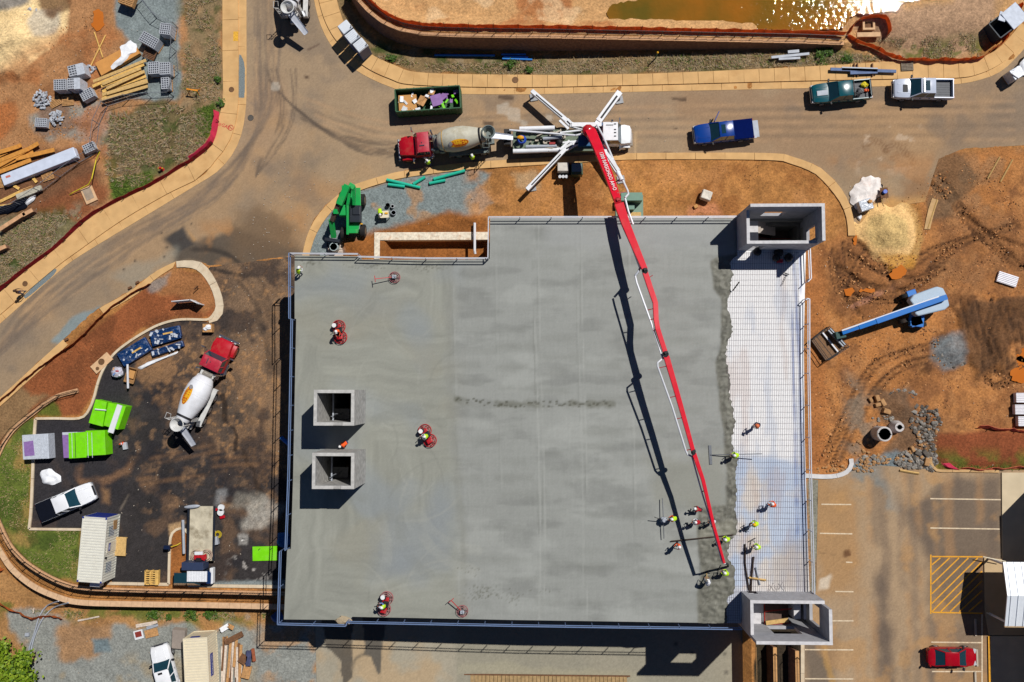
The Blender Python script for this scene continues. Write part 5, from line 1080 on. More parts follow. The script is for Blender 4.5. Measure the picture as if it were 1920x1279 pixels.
# -- vehicles
M_TYRE = mat('tyre_rubber', rgb(34, 33, 34), 0.85, var=0.25, scale=4, dirt=rgb(120, 90, 64), dirt_amt=0.4)
M_RIM = mat('wheel_rim', rgb(176, 178, 182), 0.35, 0.7, var=0.1)
M_RIMD = mat('dusty_rim', rgb(130, 112, 92), 0.6, 0.3, var=0.15)
M_GLASS = mat('car_glass', rgb(28, 62, 74), 0.06, 0.0, var=0.1, spec=0.8, coat=0.4)
M_CHROME = mat('chrome', rgb(200, 204, 210), 0.15, 0.9, var=0.05)
M_DARK = mat('dark_plastic', rgb(32, 32, 36), 0.6, var=0.15)
M_LAMP = mat('headlamp_lens', rgb(214, 218, 222), 0.12, 0.2, var=0.05)
M_TAIL = mat('taillamp_lens', rgb(170, 20, 24), 0.2, var=0.05)
def paint(name, c, dirt=0.25, rough=0.22): return mat(name, c, rough, 0.0, var=0.05, scale=2.0, dirt=rgb(170, 140, 110), dirt_amt=dirt, coat=0.25)
def wheel(parent, x, y, r=0.4, w=0.28, rim=M_RIM):
 b = MB(); b.tube([(x, y-w/2, r), (x, y-w/2+0.03, r), (x, y+w/2-0.03, r), (x, y+w/2, r)], [r*0.93, r, r, r*0.93], 20)
 t = b.build('wheel', M_TYRE, parent, smooth=True)
 s = 1 if y > 0 else -1
 b = MB(); b.tube([(x, y+s*(w/2-0.02), r), (x, y+s*(w/2+0.015), r)], [r*0.62, r*0.55], 16); b.build('rim', rim, t)
 return t
def sec(x, w, zb, zt, cr=0.05, tuck=0.05):
 return [(x, -w*0.9, zb), (x, -w, zb+0.2), (x, -w, zt-0.22), (x, -w+tuck, zt), (x, -w*0.45, zt+cr), (x, w*0.45, zt+cr), (x, w-tuck, zt), (x, w, zt-0.22), (x, w, zb+0.2), (x, w*0.9, zb)]
def cabin(parent, xb0, xb1, wb, xt0, xt1, wt, zb, zt, body, roofm=None, glass=None, name='roof'):
 """greenhouse: glass shell with a painted roof and pillars"""
 g = MB(); ring = lambda x0, x1, w_, z: [(x0, -w_, z), (x1, -w_, z), (x1, w_, z), (x0, w_, z)]
 g.loft([ring(xb0, xb1, wb, zb), ring(xt0, xt1, wt, zt)]); g.build('windows', glass or M_GLASS, parent)
 r = MB(); xm = (xt0+xt1)/2; rr = []
 for z, k in ((zt-0.03, 1.03), (zt+0.03, 1.02), (zt+0.07, 0.9)):
  rr.append([(xm+(x-xm)*k, y*k, z) for x, y in ((xt0, -wt*0.86), (xt0-0.06*(1 if xt0 > xt1 else -1), -wt), (xt1, -wt), (xt1, wt), (xt0-0.06*(1 if xt0 > xt1 else -1), wt), (xt0, wt*0.86))])
 r.loft(rr)
 for sx, a, c in ((1, xb0, xt0), (1, xb1, xt1)):
  for s in (-1, 1): r.bar((a, s*wb, zb), (c, s*wt, zt), 0.09, 0.06)
 for s in (-1, 1):
  m0 = (xb0*0.42+xb1*0.58); m1 = (xt0*0.45+xt1*0.55); r.bar((m0, s*(wb+0.004), zb), (m1, s*(wt+0.004), zt), 0.1, 0.05)
 return r.build(name, roofm or body, parent, smooth=True)
def sidegear(t, body, L, W, mirx=0.95, zh=0.82, chrome=True):
 for s in (-1, 1):
  b = MB(); b.box((mirx, s*(W/2+0.16), 1.18), (0.14, 0.26, 0.2), s*0.2); b.bar((mirx, s*(W/2-0.05), 1.12), (mirx, s*(W/2+0.1), 1.16), 0.05); b.build('mirror', M_DARK, t)
  b = MB(); b.box((L/2-0.16, s*(W/2-0.3), zh), (0.3, 0.42, 0.2), -s*0.28); b.build('headlight', M_LAMP, t, bevel=0.03)
  b = MB(); b.box((-L/2+0.03, s*(W/2-0.12), 0.95), (0.1, 0.18, 0.4)); b.build('taillight', M_TAIL, t)
  for x in (0.35, -0.55): b = MB(); b.box((x, s*(W/2+0.01), 0.98), (0.18, 0.04, 0.04)); b.build('door_handle', M_CHROME if chrome else M_DARK, t)
def pickup(name, label, loc, rz, paintm, L=5.85, W=2.0, cover=None, group=None, chrome=True, sunroof=False, bedm=None, roofm=None, glass=None):
 t = thing(name, label, 'pickup truck', loc, rz, group); h = L/2; body = MB()
 body.loft([sec(h, 0.74, 0.5, 0.9, 0.02), sec(h-0.12, 0.88, 0.42, 1.02, 0.04), sec(h-0.5, 0.97, 0.4, 1.08, 0.06), sec(h-1.1, 1.0, 0.4, 1.12, 0.07), sec(h-1.62, 1.0, 0.4, 1.14, 0.05), sec(-0.98, 1.0, 0.4, 1.14, 0.03)])
 body.loft([sec(-0.98, 1.0, 0.4, 0.78, 0.0), sec(-h+0.15, 1.0, 0.45, 0.78, 0.0), sec(-h+0.04, 0.95, 0.5, 0.76, 0.0)])
 body.v = [(x, y*W/2.0, z) for x, y, z in body.v]; body.build('body', paintm, t, smooth=True, bevel=0.02)
 for s in (-1, 1): hl = MB(); hl.bar((h-0.35, s*0.42, 1.135), (h-1.5, s*0.52, 1.2), 0.05, 0.03); hl.build('bonnet_crease', paintm, t)
 bw = MB(); zc = 1.16
 for s in (-1, 1): bw.box(((-h-0.94)/2, s*(W/2-0.07), 0.95), (h-0.98, 0.12, 0.44))
 bw.box((-h+0.07, 0, 0.95), (0.1, W-0.26, 0.42)); bw.box((-1.01, 0, 0.96), (0.06, W-0.26, 0.38)); bw.build('bed', bedm or paintm, t, bevel=0.02)
 f = MB(); f.box(((-h-0.98)/2, 0, 0.81), (h-1.1, W-0.28, 0.03))
 for k in range(7): f.box(((-h-0.98)/2, -0.72+k*0.24, 0.835), (h-1.15, 0.08, 0.02))
 f.build('bed_floor', mat('bed_liner', rgb(92, 94, 100), 0.6, var=0.15), t)
 if cover: b = MB(); b.box(((-h-0.95)/2, 0, 1.2), (h-1.0, W-0.06, 0.05)); b.build('bed_cover', cover, t, bevel=0.02)
 cabin(t, h-1.5, -0.98, 0.93*W/2, h-2.35, -0.82, 0.74*W/2, 1.12, 1.82, paintm, roofm, glass)
 if sunroof: b = MB(); b.box((h-2.75, 0, 1.895), (0.42, 0.9, 0.02)); b.build('sunroof', M_GLASS, t, bevel=0.04)
 sidegear(t, paintm, L, W, h-1.7, chrome=chrome)
 for x, n in ((h-0.02, 'bumper'), (-h-0.02, 'bumper')):
  b = MB(); b.box((x, 0, 0.58), (0.2, W*0.86 if x > 0 else W*0.95, 0.24)); b.build(n, M_CHROME if chrome else M_DARK, t, bevel=0.06)
 b = MB(); b.box((h-0.01, 0, 0.84), (0.06, 1.0, 0.26)); b.build('grille', M_DARK, t)
 for x in (h-1.05, -h+1.2):
  for s in (-1, 1): wheel(t, x, s*(W/2-0.13), 0.4)
 return t
def head(front, rear, z=1.1):
 a, b = P(*front, z), P(*rear, z); c = (a+b)/2; c.z = 0; return c, math.atan2(a.y-b.y, a.x-b.x)
P_TEAL = paint('teal_paint', rgb(8, 84, 96), 0.12); P_SILV = paint('silver_paint', rgb(196, 204, 222), 0.1); P_BLUE = paint('blue_paint', rgb(8, 62, 146), 0.1); P_WHT = paint('white_paint', rgb(246, 248, 252), 0.12)
P_REDT = paint('red_truck_paint', rgb(186, 12, 34), 0.2, 0.35); P_RED = paint('red_car_paint', rgb(168, 8, 30), 0.05); P_GREEN = paint('green_machine_paint', rgb(24, 170, 82), 0.12, 0.4); M_STEELX = mat('machine_steel', rgb(110, 110, 112), .5, .3, var=.4, scale=6); P_LIFT = paint('blue_lift_paint', rgb(14, 118, 206), 0.1, 0.4)
M_BLKC = mat('black_bed_cover', rgb(16, 20, 32), 0.85, var=0.15, spec=0.1); M_NAVY = mat('navy_bed_cover', rgb(8, 24, 84), 0.95, var=0.1, spec=0.03)
def pk(name, label, f, r, pm, dz=0.0, **k):
 c, a = head(f, r, 1.1+dz); c.z = gz(c.x, c.y); return pickup(name, label, c, a, pm, **k)
t1 = pk('pickup_truck', 'dark teal pickup with silver bonnet stripes and tools in its open bed', (1519, 176), (1638, 165), P_TEAL, bedm=P_TEAL)
b = MB(); b.box((1.95, 0.06, 1.215), (1.05, 0.5, 0.02), ry=R(4)); b.build('bonnet_stripe', mat('silver_stripe', rgb(190, 196, 206), 0.7, 0.0), t1)
for x, zt in ((-1.05, 1.6), (-2.75, 1.5)):
 b = MB(); b.bar((x, -0.8, zt), (x, 0.8, zt), 0.07)
 for s in (-1, 1): b.bar((x, s*0.85, 1.1), (x, s*0.8, zt), 0.06)
 b.build('rack_hoop', M_DARK, t1)
for nm, c_, m_ in (('toolbox', (-1.5, .45, .95), M_DARK), ('yellow_bag', (-2.3, -.45, .98), mat('yellow_bag', rgb(226, 206, 30), .7, var=.2)), ('grey_tool', (-1.9, .1, .95), M_STEELX), ('orange_helmet', (-2.45, .15, 1.0), mat('cone_orange', rgb(244, 90, 20), .5, var=.05))):
 b = MB(); b.ball((0, 0, 0), .33 if nm != 'orange_helmet' else .2, 8, 6, .15, (1.2, .9, .6)); c_ = t1.matrix_basis @ Vector(c_); tag(b.build(nm, m_, loc=c_), {'toolbox': 'dark tool bundle in the bed of the teal pickup', 'yellow_bag': 'yellow bag in the bed of the teal pickup', 'grey_tool': 'grey machine in the bed of the teal pickup', 'orange_helmet': 'round orange helmet in the bed of the teal pickup'}[nm], 'tool')
t2 = pk('pickup_truck', 'silver pickup with black bonnet vent and empty open bed behind the teal one', (1677, 165), (1788, 166), P_SILV, bedm=P_SILV)
b = MB(); b.box((1.85, 0.05, 1.215), (0.45, 0.75, 0.02), ry=R(4)); b.build('bonnet_vent', M_DARK, t2)
b = MB(); b.box((0.0, 0, 1.9), (0.5, 1.0, 0.02)); b.build('sunroof', M_GLASS, t2); b = MB(); b.bar((0.33, -0.66, 1.97), (0.33, 0.66, 1.97), 0.12, 0.08); b.build('light_bar', M_CHROME, t2)
t3 = pk('pickup_truck', 'bright blue pickup standing in the road with its door open', (1300, 252), (1414, 240), P_BLUE, cover=M_NAVY, sunroof=True)
b = MB(); b.box((0.55, -1.5, 1.0), (1.1, 0.08, 0.75), R(60)); b.build('door', P_BLUE, t3)
b = MB(); b.box((-3.25, 0, 0.75), (0.6, 1.7, 0.06)); b.bar((-3.2, 0.9, 0.9), (-2.6, 0.95, 1.0), 0.14); b.build('tailgate_rack', M_GALV, t3)
t4 = pk('pickup_truck', 'white pickup with black bed cover parked on the black asphalt', (178, 918), (67, 965), P_WHT, cover=M_BLKC, glass=M_GLASS)
t5 = pk('pickup_truck', 'white work pickup with toolbox on gravel beside the storage container', (296, 1208), (326, 1320), P_WHT, dz=-2.9)
b = MB(); b.box((-1.3, 0, 1.15), (0.55, 1.75, 0.3)); b.build('toolbox', M_GALV, t5, bevel=0.03); b = MB(); b.ring((-2.0, -0.3, 1.05), 0.3, 0.09, 16); b.build('coiled_hose', mat('orange_hose', rgb(220, 96, 30), 0.6), t5)
b = MB(); b.box((0.35, 0.1, 1.9), (0.2, 0.45, 0.03)); b.build('roof_vent', M_DARK, t5)
def red_car():
 a, c = P(1742, 1232, 0.9), P(1831, 1233, 0.9); m = (a+c)/2; m.z = 0.02; t = thing('parked_car', 'dark red saloon car parked alone between white bay lines', 'car', m, math.atan2(c.y-a.y, c.x-a.x))
 b = MB(); b.loft([sec(2.3, 0.55, 0.4, 0.66, 0.02), sec(2.15, 0.74, 0.32, 0.76, 0.03), sec(1.7, 0.86, 0.28, 0.86, 0.05), sec(1.0, 0.89, 0.28, 0.93, 0.05), sec(-1.2, 0.89, 0.28, 0.96, 0.03), sec(-1.9, 0.86, 0.3, 0.94, 0.03), sec(-2.2, 0.74, 0.36, 0.9, 0.02), sec(-2.3, 0.6, 0.42, 0.8, 0.02)]); b.build('body', P_RED, t, smooth=True)
 cabin(t, 1.25, -1.75, 0.82, 0.35, -0.95, 0.62, 0.93, 1.42, P_RED); sidegear(t, P_RED, 4.5, 1.74, 0.85, 0.7, chrome=False)
 for x in (1.4, -1.35):
  for s in (-1, 1): wheel(t, x, s*0.77, 0.32, 0.22)
 return t
red_car()
# -- lettering
def text_mesh(s, size=1.0):
 cu = bpy.data.curves.new('t', 'FONT'); cu.body = s; cu.size = size; cu.align_x = 'CENTER'; cu.align_y = 'CENTER'; cu.resolution_u = 2; cu.offset = 0.012*size
 o = bpy.data.objects.new('t', cu); COL.objects.link(o); dg = bpy.context.evaluated_depsgraph_get(); me = bpy.data.meshes.new_from_object(o.evaluated_get(dg))
 v = [tuple(p.co) for p in me.vertices]; f = [tuple(p.vertices) for p in me.polygons]; bpy.data.objects.remove(o); bpy.data.meshes.remove(me); return v, f
# -- concrete mixers
M_DRUMW = mat('drum_white', rgb(238, 240, 246), 0.4, var=0.06, scale=1.5, dirt=rgb(150, 146, 138), dirt_amt=0.25, bump=0.05)
M_DRUMO = mat('drum_cement_stained', rgb(206, 202, 184), 0.6, var=0.12, scale=1.6, dirt=rgb(168, 152, 116), dirt_amt=0.7, bump=0.1)
M_MIXW = mat('mixer_frame_white', rgb(214, 214, 212), 0.5, var=0.12, scale=2, dirt=rgb(150, 130, 104), dirt_amt=0.5)
M_MIXG = mat('mixer_frame_grey', rgb(120, 132, 130), 0.6, var=0.2, scale=2, dirt=rgb(150, 130, 104), dirt_amt=0.5)
M_LOGOY = mat('logo_yellow', rgb(240, 178, 34), 0.5, var=0.05); M_LOGOR = mat('logo_red', rgb(190, 30, 24), 0.5, var=0.05); M_LOGOG = mat('logo_grey', rgb(150, 148, 150), 0.6, var=0.3)
def mixer(label, front, rear, drumm, framem, logo=True, chute_dir=0.0, rust=False, z=2.0):
 a, c = P(*front, 1.6), P(*rear, 1.6); m = (a+c)/2; m.z = 0.0; t = thing('concrete_mixer', label, 'concrete mixer truck', m, math.atan2(a.y-c.y, a.x-c.x), 'concrete mixer trucks')
 b = MB(); b.loft([sec(4.75, 0.62, 0.7, 1.35, 0.04), sec(4.6, 0.78, 0.6, 1.5, 0.05), sec(4.0, 0.88, 0.6, 1.62, 0.06), sec(3.15, 0.98, 0.6, 1.7, 0.06)]); b.build('bonnet', P_REDT, t, smooth=True)
 b = MB()
 for s in (-1, 1): b.loft([[(4.55, s*0.75, 0.6), (4.55, s*1.15, 0.6), (4.55, s*1.15, 1.0), (4.55, s*0.75, 1.05)], [(4.0, s*0.75, 0.7), (4.0, s*1.22, 0.7), (4.0, s*1.2, 1.2), (4.0, s*0.75, 1.3)], [(3.35, s*0.75, 0.6), (3.35, s*1.22, 0.6), (3.35, s*1.2, 1.12), (3.35, s*0.75, 1.2)]])
 b.build('front_wing', P_REDT, t, smooth=True)
 b = MB(); b.loft([sec(3.15, 1.05, 0.8, 1.75, 0.02), sec(1.6, 1.08, 0.8, 1.75, 0.02)]); b.build('cab', P_REDT, t, smooth=True)
 cabin(t, 3.15, 1.6, 1.04, 2.75, 1.62, 0.98, 1.72, 2.6, P_REDT, roofm=mat('sunfaded_red', rgb(186, 40, 62), 0.5, var=0.12, scale=3, dirt=rgb(196, 120, 120), dirt_amt=0.5))
 b = MB(); b.box((2.3, 0.35, 2.72), (0.5, 0.08, 0.06)); b.box((2.3, 0.05, 2.71), (0.08, 0.08, 0.06)); b.build('roof_horn', M_CHROME, t)
 b = MB(); b.box((4.78, 0, 1.0), (0.06, 1.1, 0.7)); b.box((4.85, 0, 0.65), (0.2, 2.2, 0.3)); b.build('grille', M_CHROME, t, bevel=0.03)
 for s in (-1, 1):
  b = MB(); b.bar((3.0, s*1.05, 1.6), (3.3, s*1.55, 1.9), 0.05); b.box((3.3, s*1.6, 1.9), (0.1, 0.35, 0.5)); b.build('mirror', M_CHROME, t)
  b = MB(); b.cyl((4.7, s*0.85, 1.1), (4.82, s*0.85, 1.1), 0.12); b.build('headlight', M_LAMP, t)
  b = MB(); b.tube([(1.35, s*0.85, 0.8), (2.5, s*1.02, 0.75), (1.5, s*1.02, 0.75)], 0.27, 12); b.build('fuel_tank', M_CHROME, t)
  b = MB(); b.cyl((1.3, s*0.95, 1.0), (1.3, s*0.95, 3.0), 0.09); b.build('exhaust_stack', M_CHROME, t)
 b = MB(); b.box((-1.2, 0, 0.95), (7.2, 0.9, 0.3)); b.box((1.0, 0, 1.5), (0.5, 1.6, 1.0)); b.box((-3.6, 0, 1.7), (0.4, 1.5, 1.7)); b.box((0.45, 0.2, 1.6), (0.5, 0.7, 0.5)); b.build('frame', framem, t)
 b = MB(); b.cyl((0.95, -0.5, 1.9), (0.95, 0.5, 1.9), 0.32); b.box((0.55, 0.55, 1.9), (0.4, 0.3, 0.3)); b.ball((0.6, -0.3, 2.2), 0.25); b.tube([(1.2, -0.5, 1.8), (0.9, -0.8, 2.1), (0.5, -0.6, 1.7)], 0.07); b.build('hydraulic_drive', mat('drive_parts', rgb(150, 144, 136), 0.5, 0.3, var=0.3, scale=5), t)
 for s in (-1, 1):
  b = MB(); b.box((-2.2, s*1.05, 1.18), (3.9, 0.5, 0.1)); b.box((-4.1, s*1.05, 1.0), (0.1, 0.5, 0.4)); b.box((-0.2, s*1.05, 1.0), (0.1, 0.5, 0.4)); b.build('fender', framem, t, bevel=0.03)
 b = MB(); b.tube([(0.4, 1.0, 1.7), (0.4, 0.4, 1.7)], 0.3); b.build('water_tank', framem, t)
 A, B = Vector((0.75, 0, 2.15)), Vector((-4.0, 0, 2.95)); prof = [(0, 0.62), (0.03, 0.8), (0.14, 1.05), (0.28, 1.2), (0.42, 1.22), (0.56, 1.18), (0.72, 1.0), (0.88, 0.78), (0.98, 0.66), (1.0, 0.6)]
 b = MB(); b.lathe(A, B, prof, 40); dr = b.build('drum', drumm, t, smooth=True)
 for tt, r_, n_ in ((0.14, 1.052, 1), (0.42, 1.222, 1), (0.9, 0.77, 2)):
  b = MB(); b.lathe(A, B, [(tt-0.012*n_, r_+0.008), (tt+0.012*n_, r_+0.008)], 40); b.build('drum_band', (mat('rust_band', rgb(196, 160, 100), 0.7, var=0.3, scale=5) if rust and tt == 0.14 else M_DARK if n_ == 2 else drumm), dr)
 if logo:
  ax = (B-A); Ln = ax.length; axn = ax.normalized(); yv = Vector((0, 1, 0)); up = axn.cross(yv); up = -up if up.z < 0 else up
  th0 = R(20) if not rust else R(38)
  def drum_pt(u, v, lift):
   tt = 0.48+u/Ln; rr = float(np.interp(tt, [p[0] for p in prof], [p[1] for p in prof]))+lift; th = th0-v/1.2
   return A+axn*(tt*Ln)+(yv*math.sin(th)+up*math.cos(th))*rr
  e = MB(); rings = []
  for k in range(8):
   q = k/7; rings.append([drum_pt(1.0*q*math.cos(j/24*2*math.pi), 0.42*q*math.sin(j/24*2*math.pi), 0.02) for j in range(24)])
  e.loft(rings, cap=False); lg = e.build('logo_oval', M_LOGOY, dr, smooth=True)
  v, f = text_mesh('ALLIED', 0.62); e = MB(); e.add([drum_pt(x*0.85+0.12, y, 0.035) for x, y, z_ in v], f); e.build('logo_letters', M_LOGOR, dr)
  v, f = text_mesh('CONCRETE', 0.22); e = MB(); e.add([drum_pt(x+0.1, y-0.3, 0.035) for x, y, z_ in v], f); e.build('logo_letters', M_LOGOR, dr)
  e = MB(); e.loft([[drum_pt(-0.82+0.22*q*math.cos(j/8*6.283), 0.03+0.24*q*math.sin(j/8*6.283+0.3*(j % 2)), 0.04) for j in range(8)] for q in (0, 0.5, 1)], cap=False); e.build('logo_rock', M_LOGOG, dr)
 b = MB(); rr = []
 for k, (z_, r_) in enumerate(((3.75, 0.62), (3.7, 0.55), (3.0, 0.28))): rr.append([(-4.35+0.05*k+r_*math.cos(q/16*6.283), r_*1.05*math.sin(q/16*6.283), z_) for q in range(16)])
 b.loft(rr, cap=False); b.build('hopper', framem, t, smooth=True)
 b = MB(); b.ring((-4.35, 0, 3.76), 0.64, 0.05, 20); b.box((-4.3, 0, 2.2), (0.5, 1.2, 0.2)); b.bar((-4.1, 0.55, 1.0), (-4.25, 0.6, 3.7), 0.09); b.bar((-4.1, -0.55, 1.0), (-4.25, -0.6, 3.7), 0.09); b.build('hopper_frame', framem, t)
 b = MB(); d = Vector((-math.cos(chute_dir), math.sin(chute_dir), 0)); n_ = Vector((-d.y, d.x, 0)); p0 = Vector((-4.5, 0, 2.6)); rr = []
 for k in range(5):
  q = p0+d*(k*0.55)-Vector((0, 0, 0.22*k)); w_ = 0.36-0.02*k; rr.append([q-n_*w_+Vector((0, 0, 0.2)), q-n_*w_*0.6, q+n_*w_*0.6, q+n_*w_+Vector((0, 0, 0.2)), q+n_*w_*0.62+Vector((0, 0, 0.04)), q-n_*w_*0.62+Vector((0, 0, 0.04))])
 b.loft(rr); b.build('chute', mat('chute_steel', rgb(206, 210, 220), 0.35, 0.3, var=0.1), t)
 b = MB(); b.box((-3.9, -1.0, 1.3), (0.6, 0.35, 0.12), 0.3); b.build('spare_chute', M_CHROME, t)
 b = MB()
 for dy in (0.0, 0.35): b.bar((-4.2, 1.0+dy, 0.9), (-4.3, 1.0+dy, 3.4), 0.05)
 for k in range(7): b.bar((-4.2-0.014*k, 1.0, 1.1+0.36*k), (-4.2-0.014*k, 1.35, 1.1+0.36*k), 0.04)
 b.tube([(-4.1, 1.0, 3.4), (-3.7, 1.0, 3.6), (-3.7, 1.45, 3.6), (-4.3, 1.45, 3.5), (-4.3, 1.0, 3.4)], 0.03, 6); b.build('ladder', framem, t)
 for x in (3.95, ): 
  for s in (-1, 1): wheel(t, x, s*1.02, 0.52, 0.32, M_RIMD)
 for x in (-1.1, -2.4, -3.6):
  for s in (-1, 1): wheel(t, x, s*0.98, 0.5, 0.5, M_RIM)
 return t
mixer('red concrete mixer with stained cream drum discharging behind the pump truck', (746, 277), (927, 259), M_DRUMO, M_MIXG, True, 0.1, True)
mixer('red concrete mixer with clean white drum parked on the dark asphalt', (424, 636), (345, 803), M_DRUMW, M_MIXW, True, -0.9)
mixer('white concrete mixer at the top edge showing its rear hopper', (556, -140), (550, 47), M_DRUMW, M_MIXW, False, -0.7)
# -- concrete pump truck with its boom
o = P(1066, 262, 0); t = thing('pump_truck', 'white concrete pump truck on four outriggers with long red boom over the deck', 'pump truck', o)
def q(px, py, z): return P(px, py, z)-o
M_PW = mat('pump_white', rgb(244, 246, 250), 0.4, var=0.06, scale=2, dirt=rgb(170, 150, 126), dirt_amt=0.22)
M_PGR = mat('pump_frame_grey', rgb(150, 140, 128), 0.6, var=0.3, scale=4, dirt=rgb(110, 92, 72), dirt_amt=0.5)
M_PRED = paint('boom_red', rgb(228, 16, 46), 0.18, 0.4)
M_PBLU = mat('pump_blue', rgb(16, 92, 140), 0.5, var=0.15); M_PIPE = mat('pipe_white', rgb(232, 234, 240), 0.35, 0.1, var=0.06); M_PGN = mat('pump_greygreen', rgb(110, 124, 104), 0.6, var=0.15)
def qb(b, x0, y0, x1, y1, z0, z1):
 u, v = q(x0, y0, (z0+z1)/2), q(x1, y1, (z0+z1)/2); b.box(((u.x+v.x)/2, (u.y+v.y)/2, (z0+z1)/2), (abs(v.x-u.x), abs(v.y-u.y), z1-z0))
b = MB(); qb(b, 958, 252, 1186, 274, 0.7, 1.05); b.build('frame', M_PGR, t)
b = MB(); qb(b, 962, 244, 1090, 286, 1.05, 1.15); qb(b, 1076, 276, 1132, 284, 1.0, 1.5); b.build('deck_plate', M_PGN, t)
b = MB(); qb(b, 945, 244, 958, 273, 1.0, 1.7); qb(b, 947, 247, 956, 270, 1.7, 1.74); b.build('hopper', M_DARK, t, bevel=0.05)
for nm, a, c, z, r, m in (('water_pipe', (974, 242), (1040, 240), 1.7, .24, M_PW), ('hydraulic_cylinder', (986, 275), (1044, 274), 1.5, .16, M_GALV), ('hydraulic_cylinder', (962, 284), (1050, 281), 1.3, .24, M_PW), ('hydraulic_cylinder', (1018, 260), (1054, 257), 1.6, .2, M_GALV), ('delivery_pipe', (955, 244), (1080, 254), 2.1, .1, M_PIPE), ('delivery_pipe', (1080, 254), (1095, 250), 2.2, .1, M_PIPE), ('hydraulic_cylinder', (1055, 268), (1100, 263), 1.6, .12, M_PW), ('hydraulic_cylinder', (1050, 249), (1092, 244), 1.6, .1, M_PW)):
 b = MB(); b.cyl(q(*a, z), q(*c, z), r, n=12); b.build(nm, m, t, smooth=True)
b = MB()
for k in range(5): b.ring(q(978, 262, 1.75+0.06*k), 0.42-0.03*k, 0.06, 18)
b.build('hose_coil', mat('blue_hose', rgb(16, 72, 190), 0.5, var=0.1), t)
b = MB(); b.ball(q(976, 258, 2.0), 0.28, sq=(1.3, 0.8, 0.6)); b.build('buoy', mat('amber_plastic', rgb(236, 164, 20), 0.5), t, smooth=True)
b = MB(); rnd = random.Random(3)
for k in range(34): x, y = rnd.uniform(990, 1060), rnd.uniform(246, 280); b.box(q(x, y, 1.35), (rnd.uniform(.15, .7), rnd.uniform(.06, .2), rnd.uniform(.2, .5)), rnd.choice((0, 0, R(90), R(25))))
b.build('valve_gear', mat('pump_clutter', rgb(182, 172, 156), 0.5, 0.2, var=0.4, scale=3), t)
b = MB(); b.ball(q(1049, 267, 1.6), 0.33); b.build('accumulator', M_DARK, t, smooth=True)
b = MB(); qb(b, 1030, 268, 1041, 272, 1.2, 1.7); b.build('control_box', mat('control_red', rgb(160, 30, 30), 0.5), t)
b = MB(); qb(b, 1084, 256, 1118, 276, 1.1, 1.9); qb(b, 1080, 232, 1130, 238, 1.0, 1.7); b.build('pedestal_base', M_PBLU, t, bevel=0.05)
b = MB(); qb(b, 1072, 230, 1128, 237, 1.7, 1.8); b.build('side_locker', M_PW, t)
b = MB(); b.cyl(q(1105, 247, 1.8), q(1105, 247, 4.3), 0.62, 0.5, 20); b.ball(q(1103, 245, 4.2), 0.62, sq=(1, 1, 0.6)); b.build('turret', P_REDT, t, smooth=True)
cb = q(1145, 250, 0); b = MB(); X0 = q(1130, 250, 1.8).x; X1 = q(1158, 250, 1.8).x; X2 = q(1184, 250, 1.3).x; yc = q(1150, 252, 1.8).y
def psec(x, w_, zb, zt): return [(p[0], p[1]+yc, p[2]) for p in sec(x, w_, zb, zt, 0.08)]
b.loft([psec(X0, 1.0, 0.8, 1.9), psec(X1, 1.0, 0.8, 1.9)]); b.build('cab', M_PW, t, smooth=True)
b = MB(); b.loft([psec(X1, 0.98, 0.6, 1.78), psec(X1+0.7, 0.95, 0.6, 1.72), psec(X2-0.15, 0.82, 0.6, 1.55), psec(X2, 0.7, 0.65, 1.3)]); b.build('bonnet', M_PW, t, smooth=True)
b = MB(); b.loft([[(X0, yc-0.97, 1.85), (X1+0.35, yc-0.97, 1.85), (X1+0.35, yc+0.97, 1.85), (X0, yc+0.97, 1.85)], [(X0, yc-0.9, 2.75), (X1-0.1, yc-0.85, 2.75), (X1-0.1, yc+0.85, 2.75), (X0, yc+0.9, 2.75)]]); b.build('windscreen', M_GLASS, t)
b = MB(); b.box(((X0+X1)/2-0.06, yc, 2.8), (X1-X0, 1.84, 0.12)); b.build('roof', M_PW, t, bevel=0.05)
b = MB()
for dy in (-0.5, -0.15, 0.15, 0.7): b.box((X1-0.35, yc+dy, 2.88), (0.2, 0.09, 0.05))
b.box((X0+0.6, yc+0.6, 2.88), (0.7, 0.05, 0.06)); b.build('roof_lamps', M_DARK, t)
b = MB(); b.cyl(q(1147, 226, 1.2), q(1148, 226, 3.0), 0.1); b.build('exhaust_stack', M_CHROME, t)
for s in (-1, 1):
 b = MB(); b.loft([[(X2-0.1, yc+s*0.7, 0.6), (X2-0.1, yc+s*1.1, 0.6), (X2-0.1, yc+s*1.1, 0.95), (X2-0.1, yc+s*0.7, 1.0)], [(X2-0.7, yc+s*0.7, 0.6), (X2-0.7, yc+s*1.2, 0.6), (X2-0.7, yc+s*1.15, 1.2), (X2-0.7, yc+s*0.7, 1.3)], [(X1+0.25, yc+s*0.8, 0.6), (X1+0.25, yc+s*1.2, 0.6), (X1+0.25, yc+s*1.15, 1.0), (X1+0.25, yc+s*0.8, 1.2)]]); b.build('front_wing', M_PW, t, smooth=True)
 b = MB(); b.box((X1+0.2, yc+s*1.4, 1.9), (0.1, 0.4, 0.4)); b.bar((X1+0.1, yc+s*0.9, 1.8), (X1+0.2, yc+s*1.35, 1.9), 0.05); b.build('mirror', M_CHROME, t)
 wheel(t, X2-0.75, yc+s*1.0, 0.52, 0.32, M_RIMD)
 for px in (985, 1008, 1030, 1052): wheel(t, q(px, 262, 0.5).x, q(1000, 264, 0.5).y+s*0.98, 0.5, 0.5, M_RIMD)
 b = MB(); b.cyl(q(1120, 262, 0.8)+Vector((-.5, s*1.0, 0)), q(1120, 262, 0.8)+Vector((0.6, s*1.0, 0)), 0.3); b.build('fuel_tank', M_GALV, t)
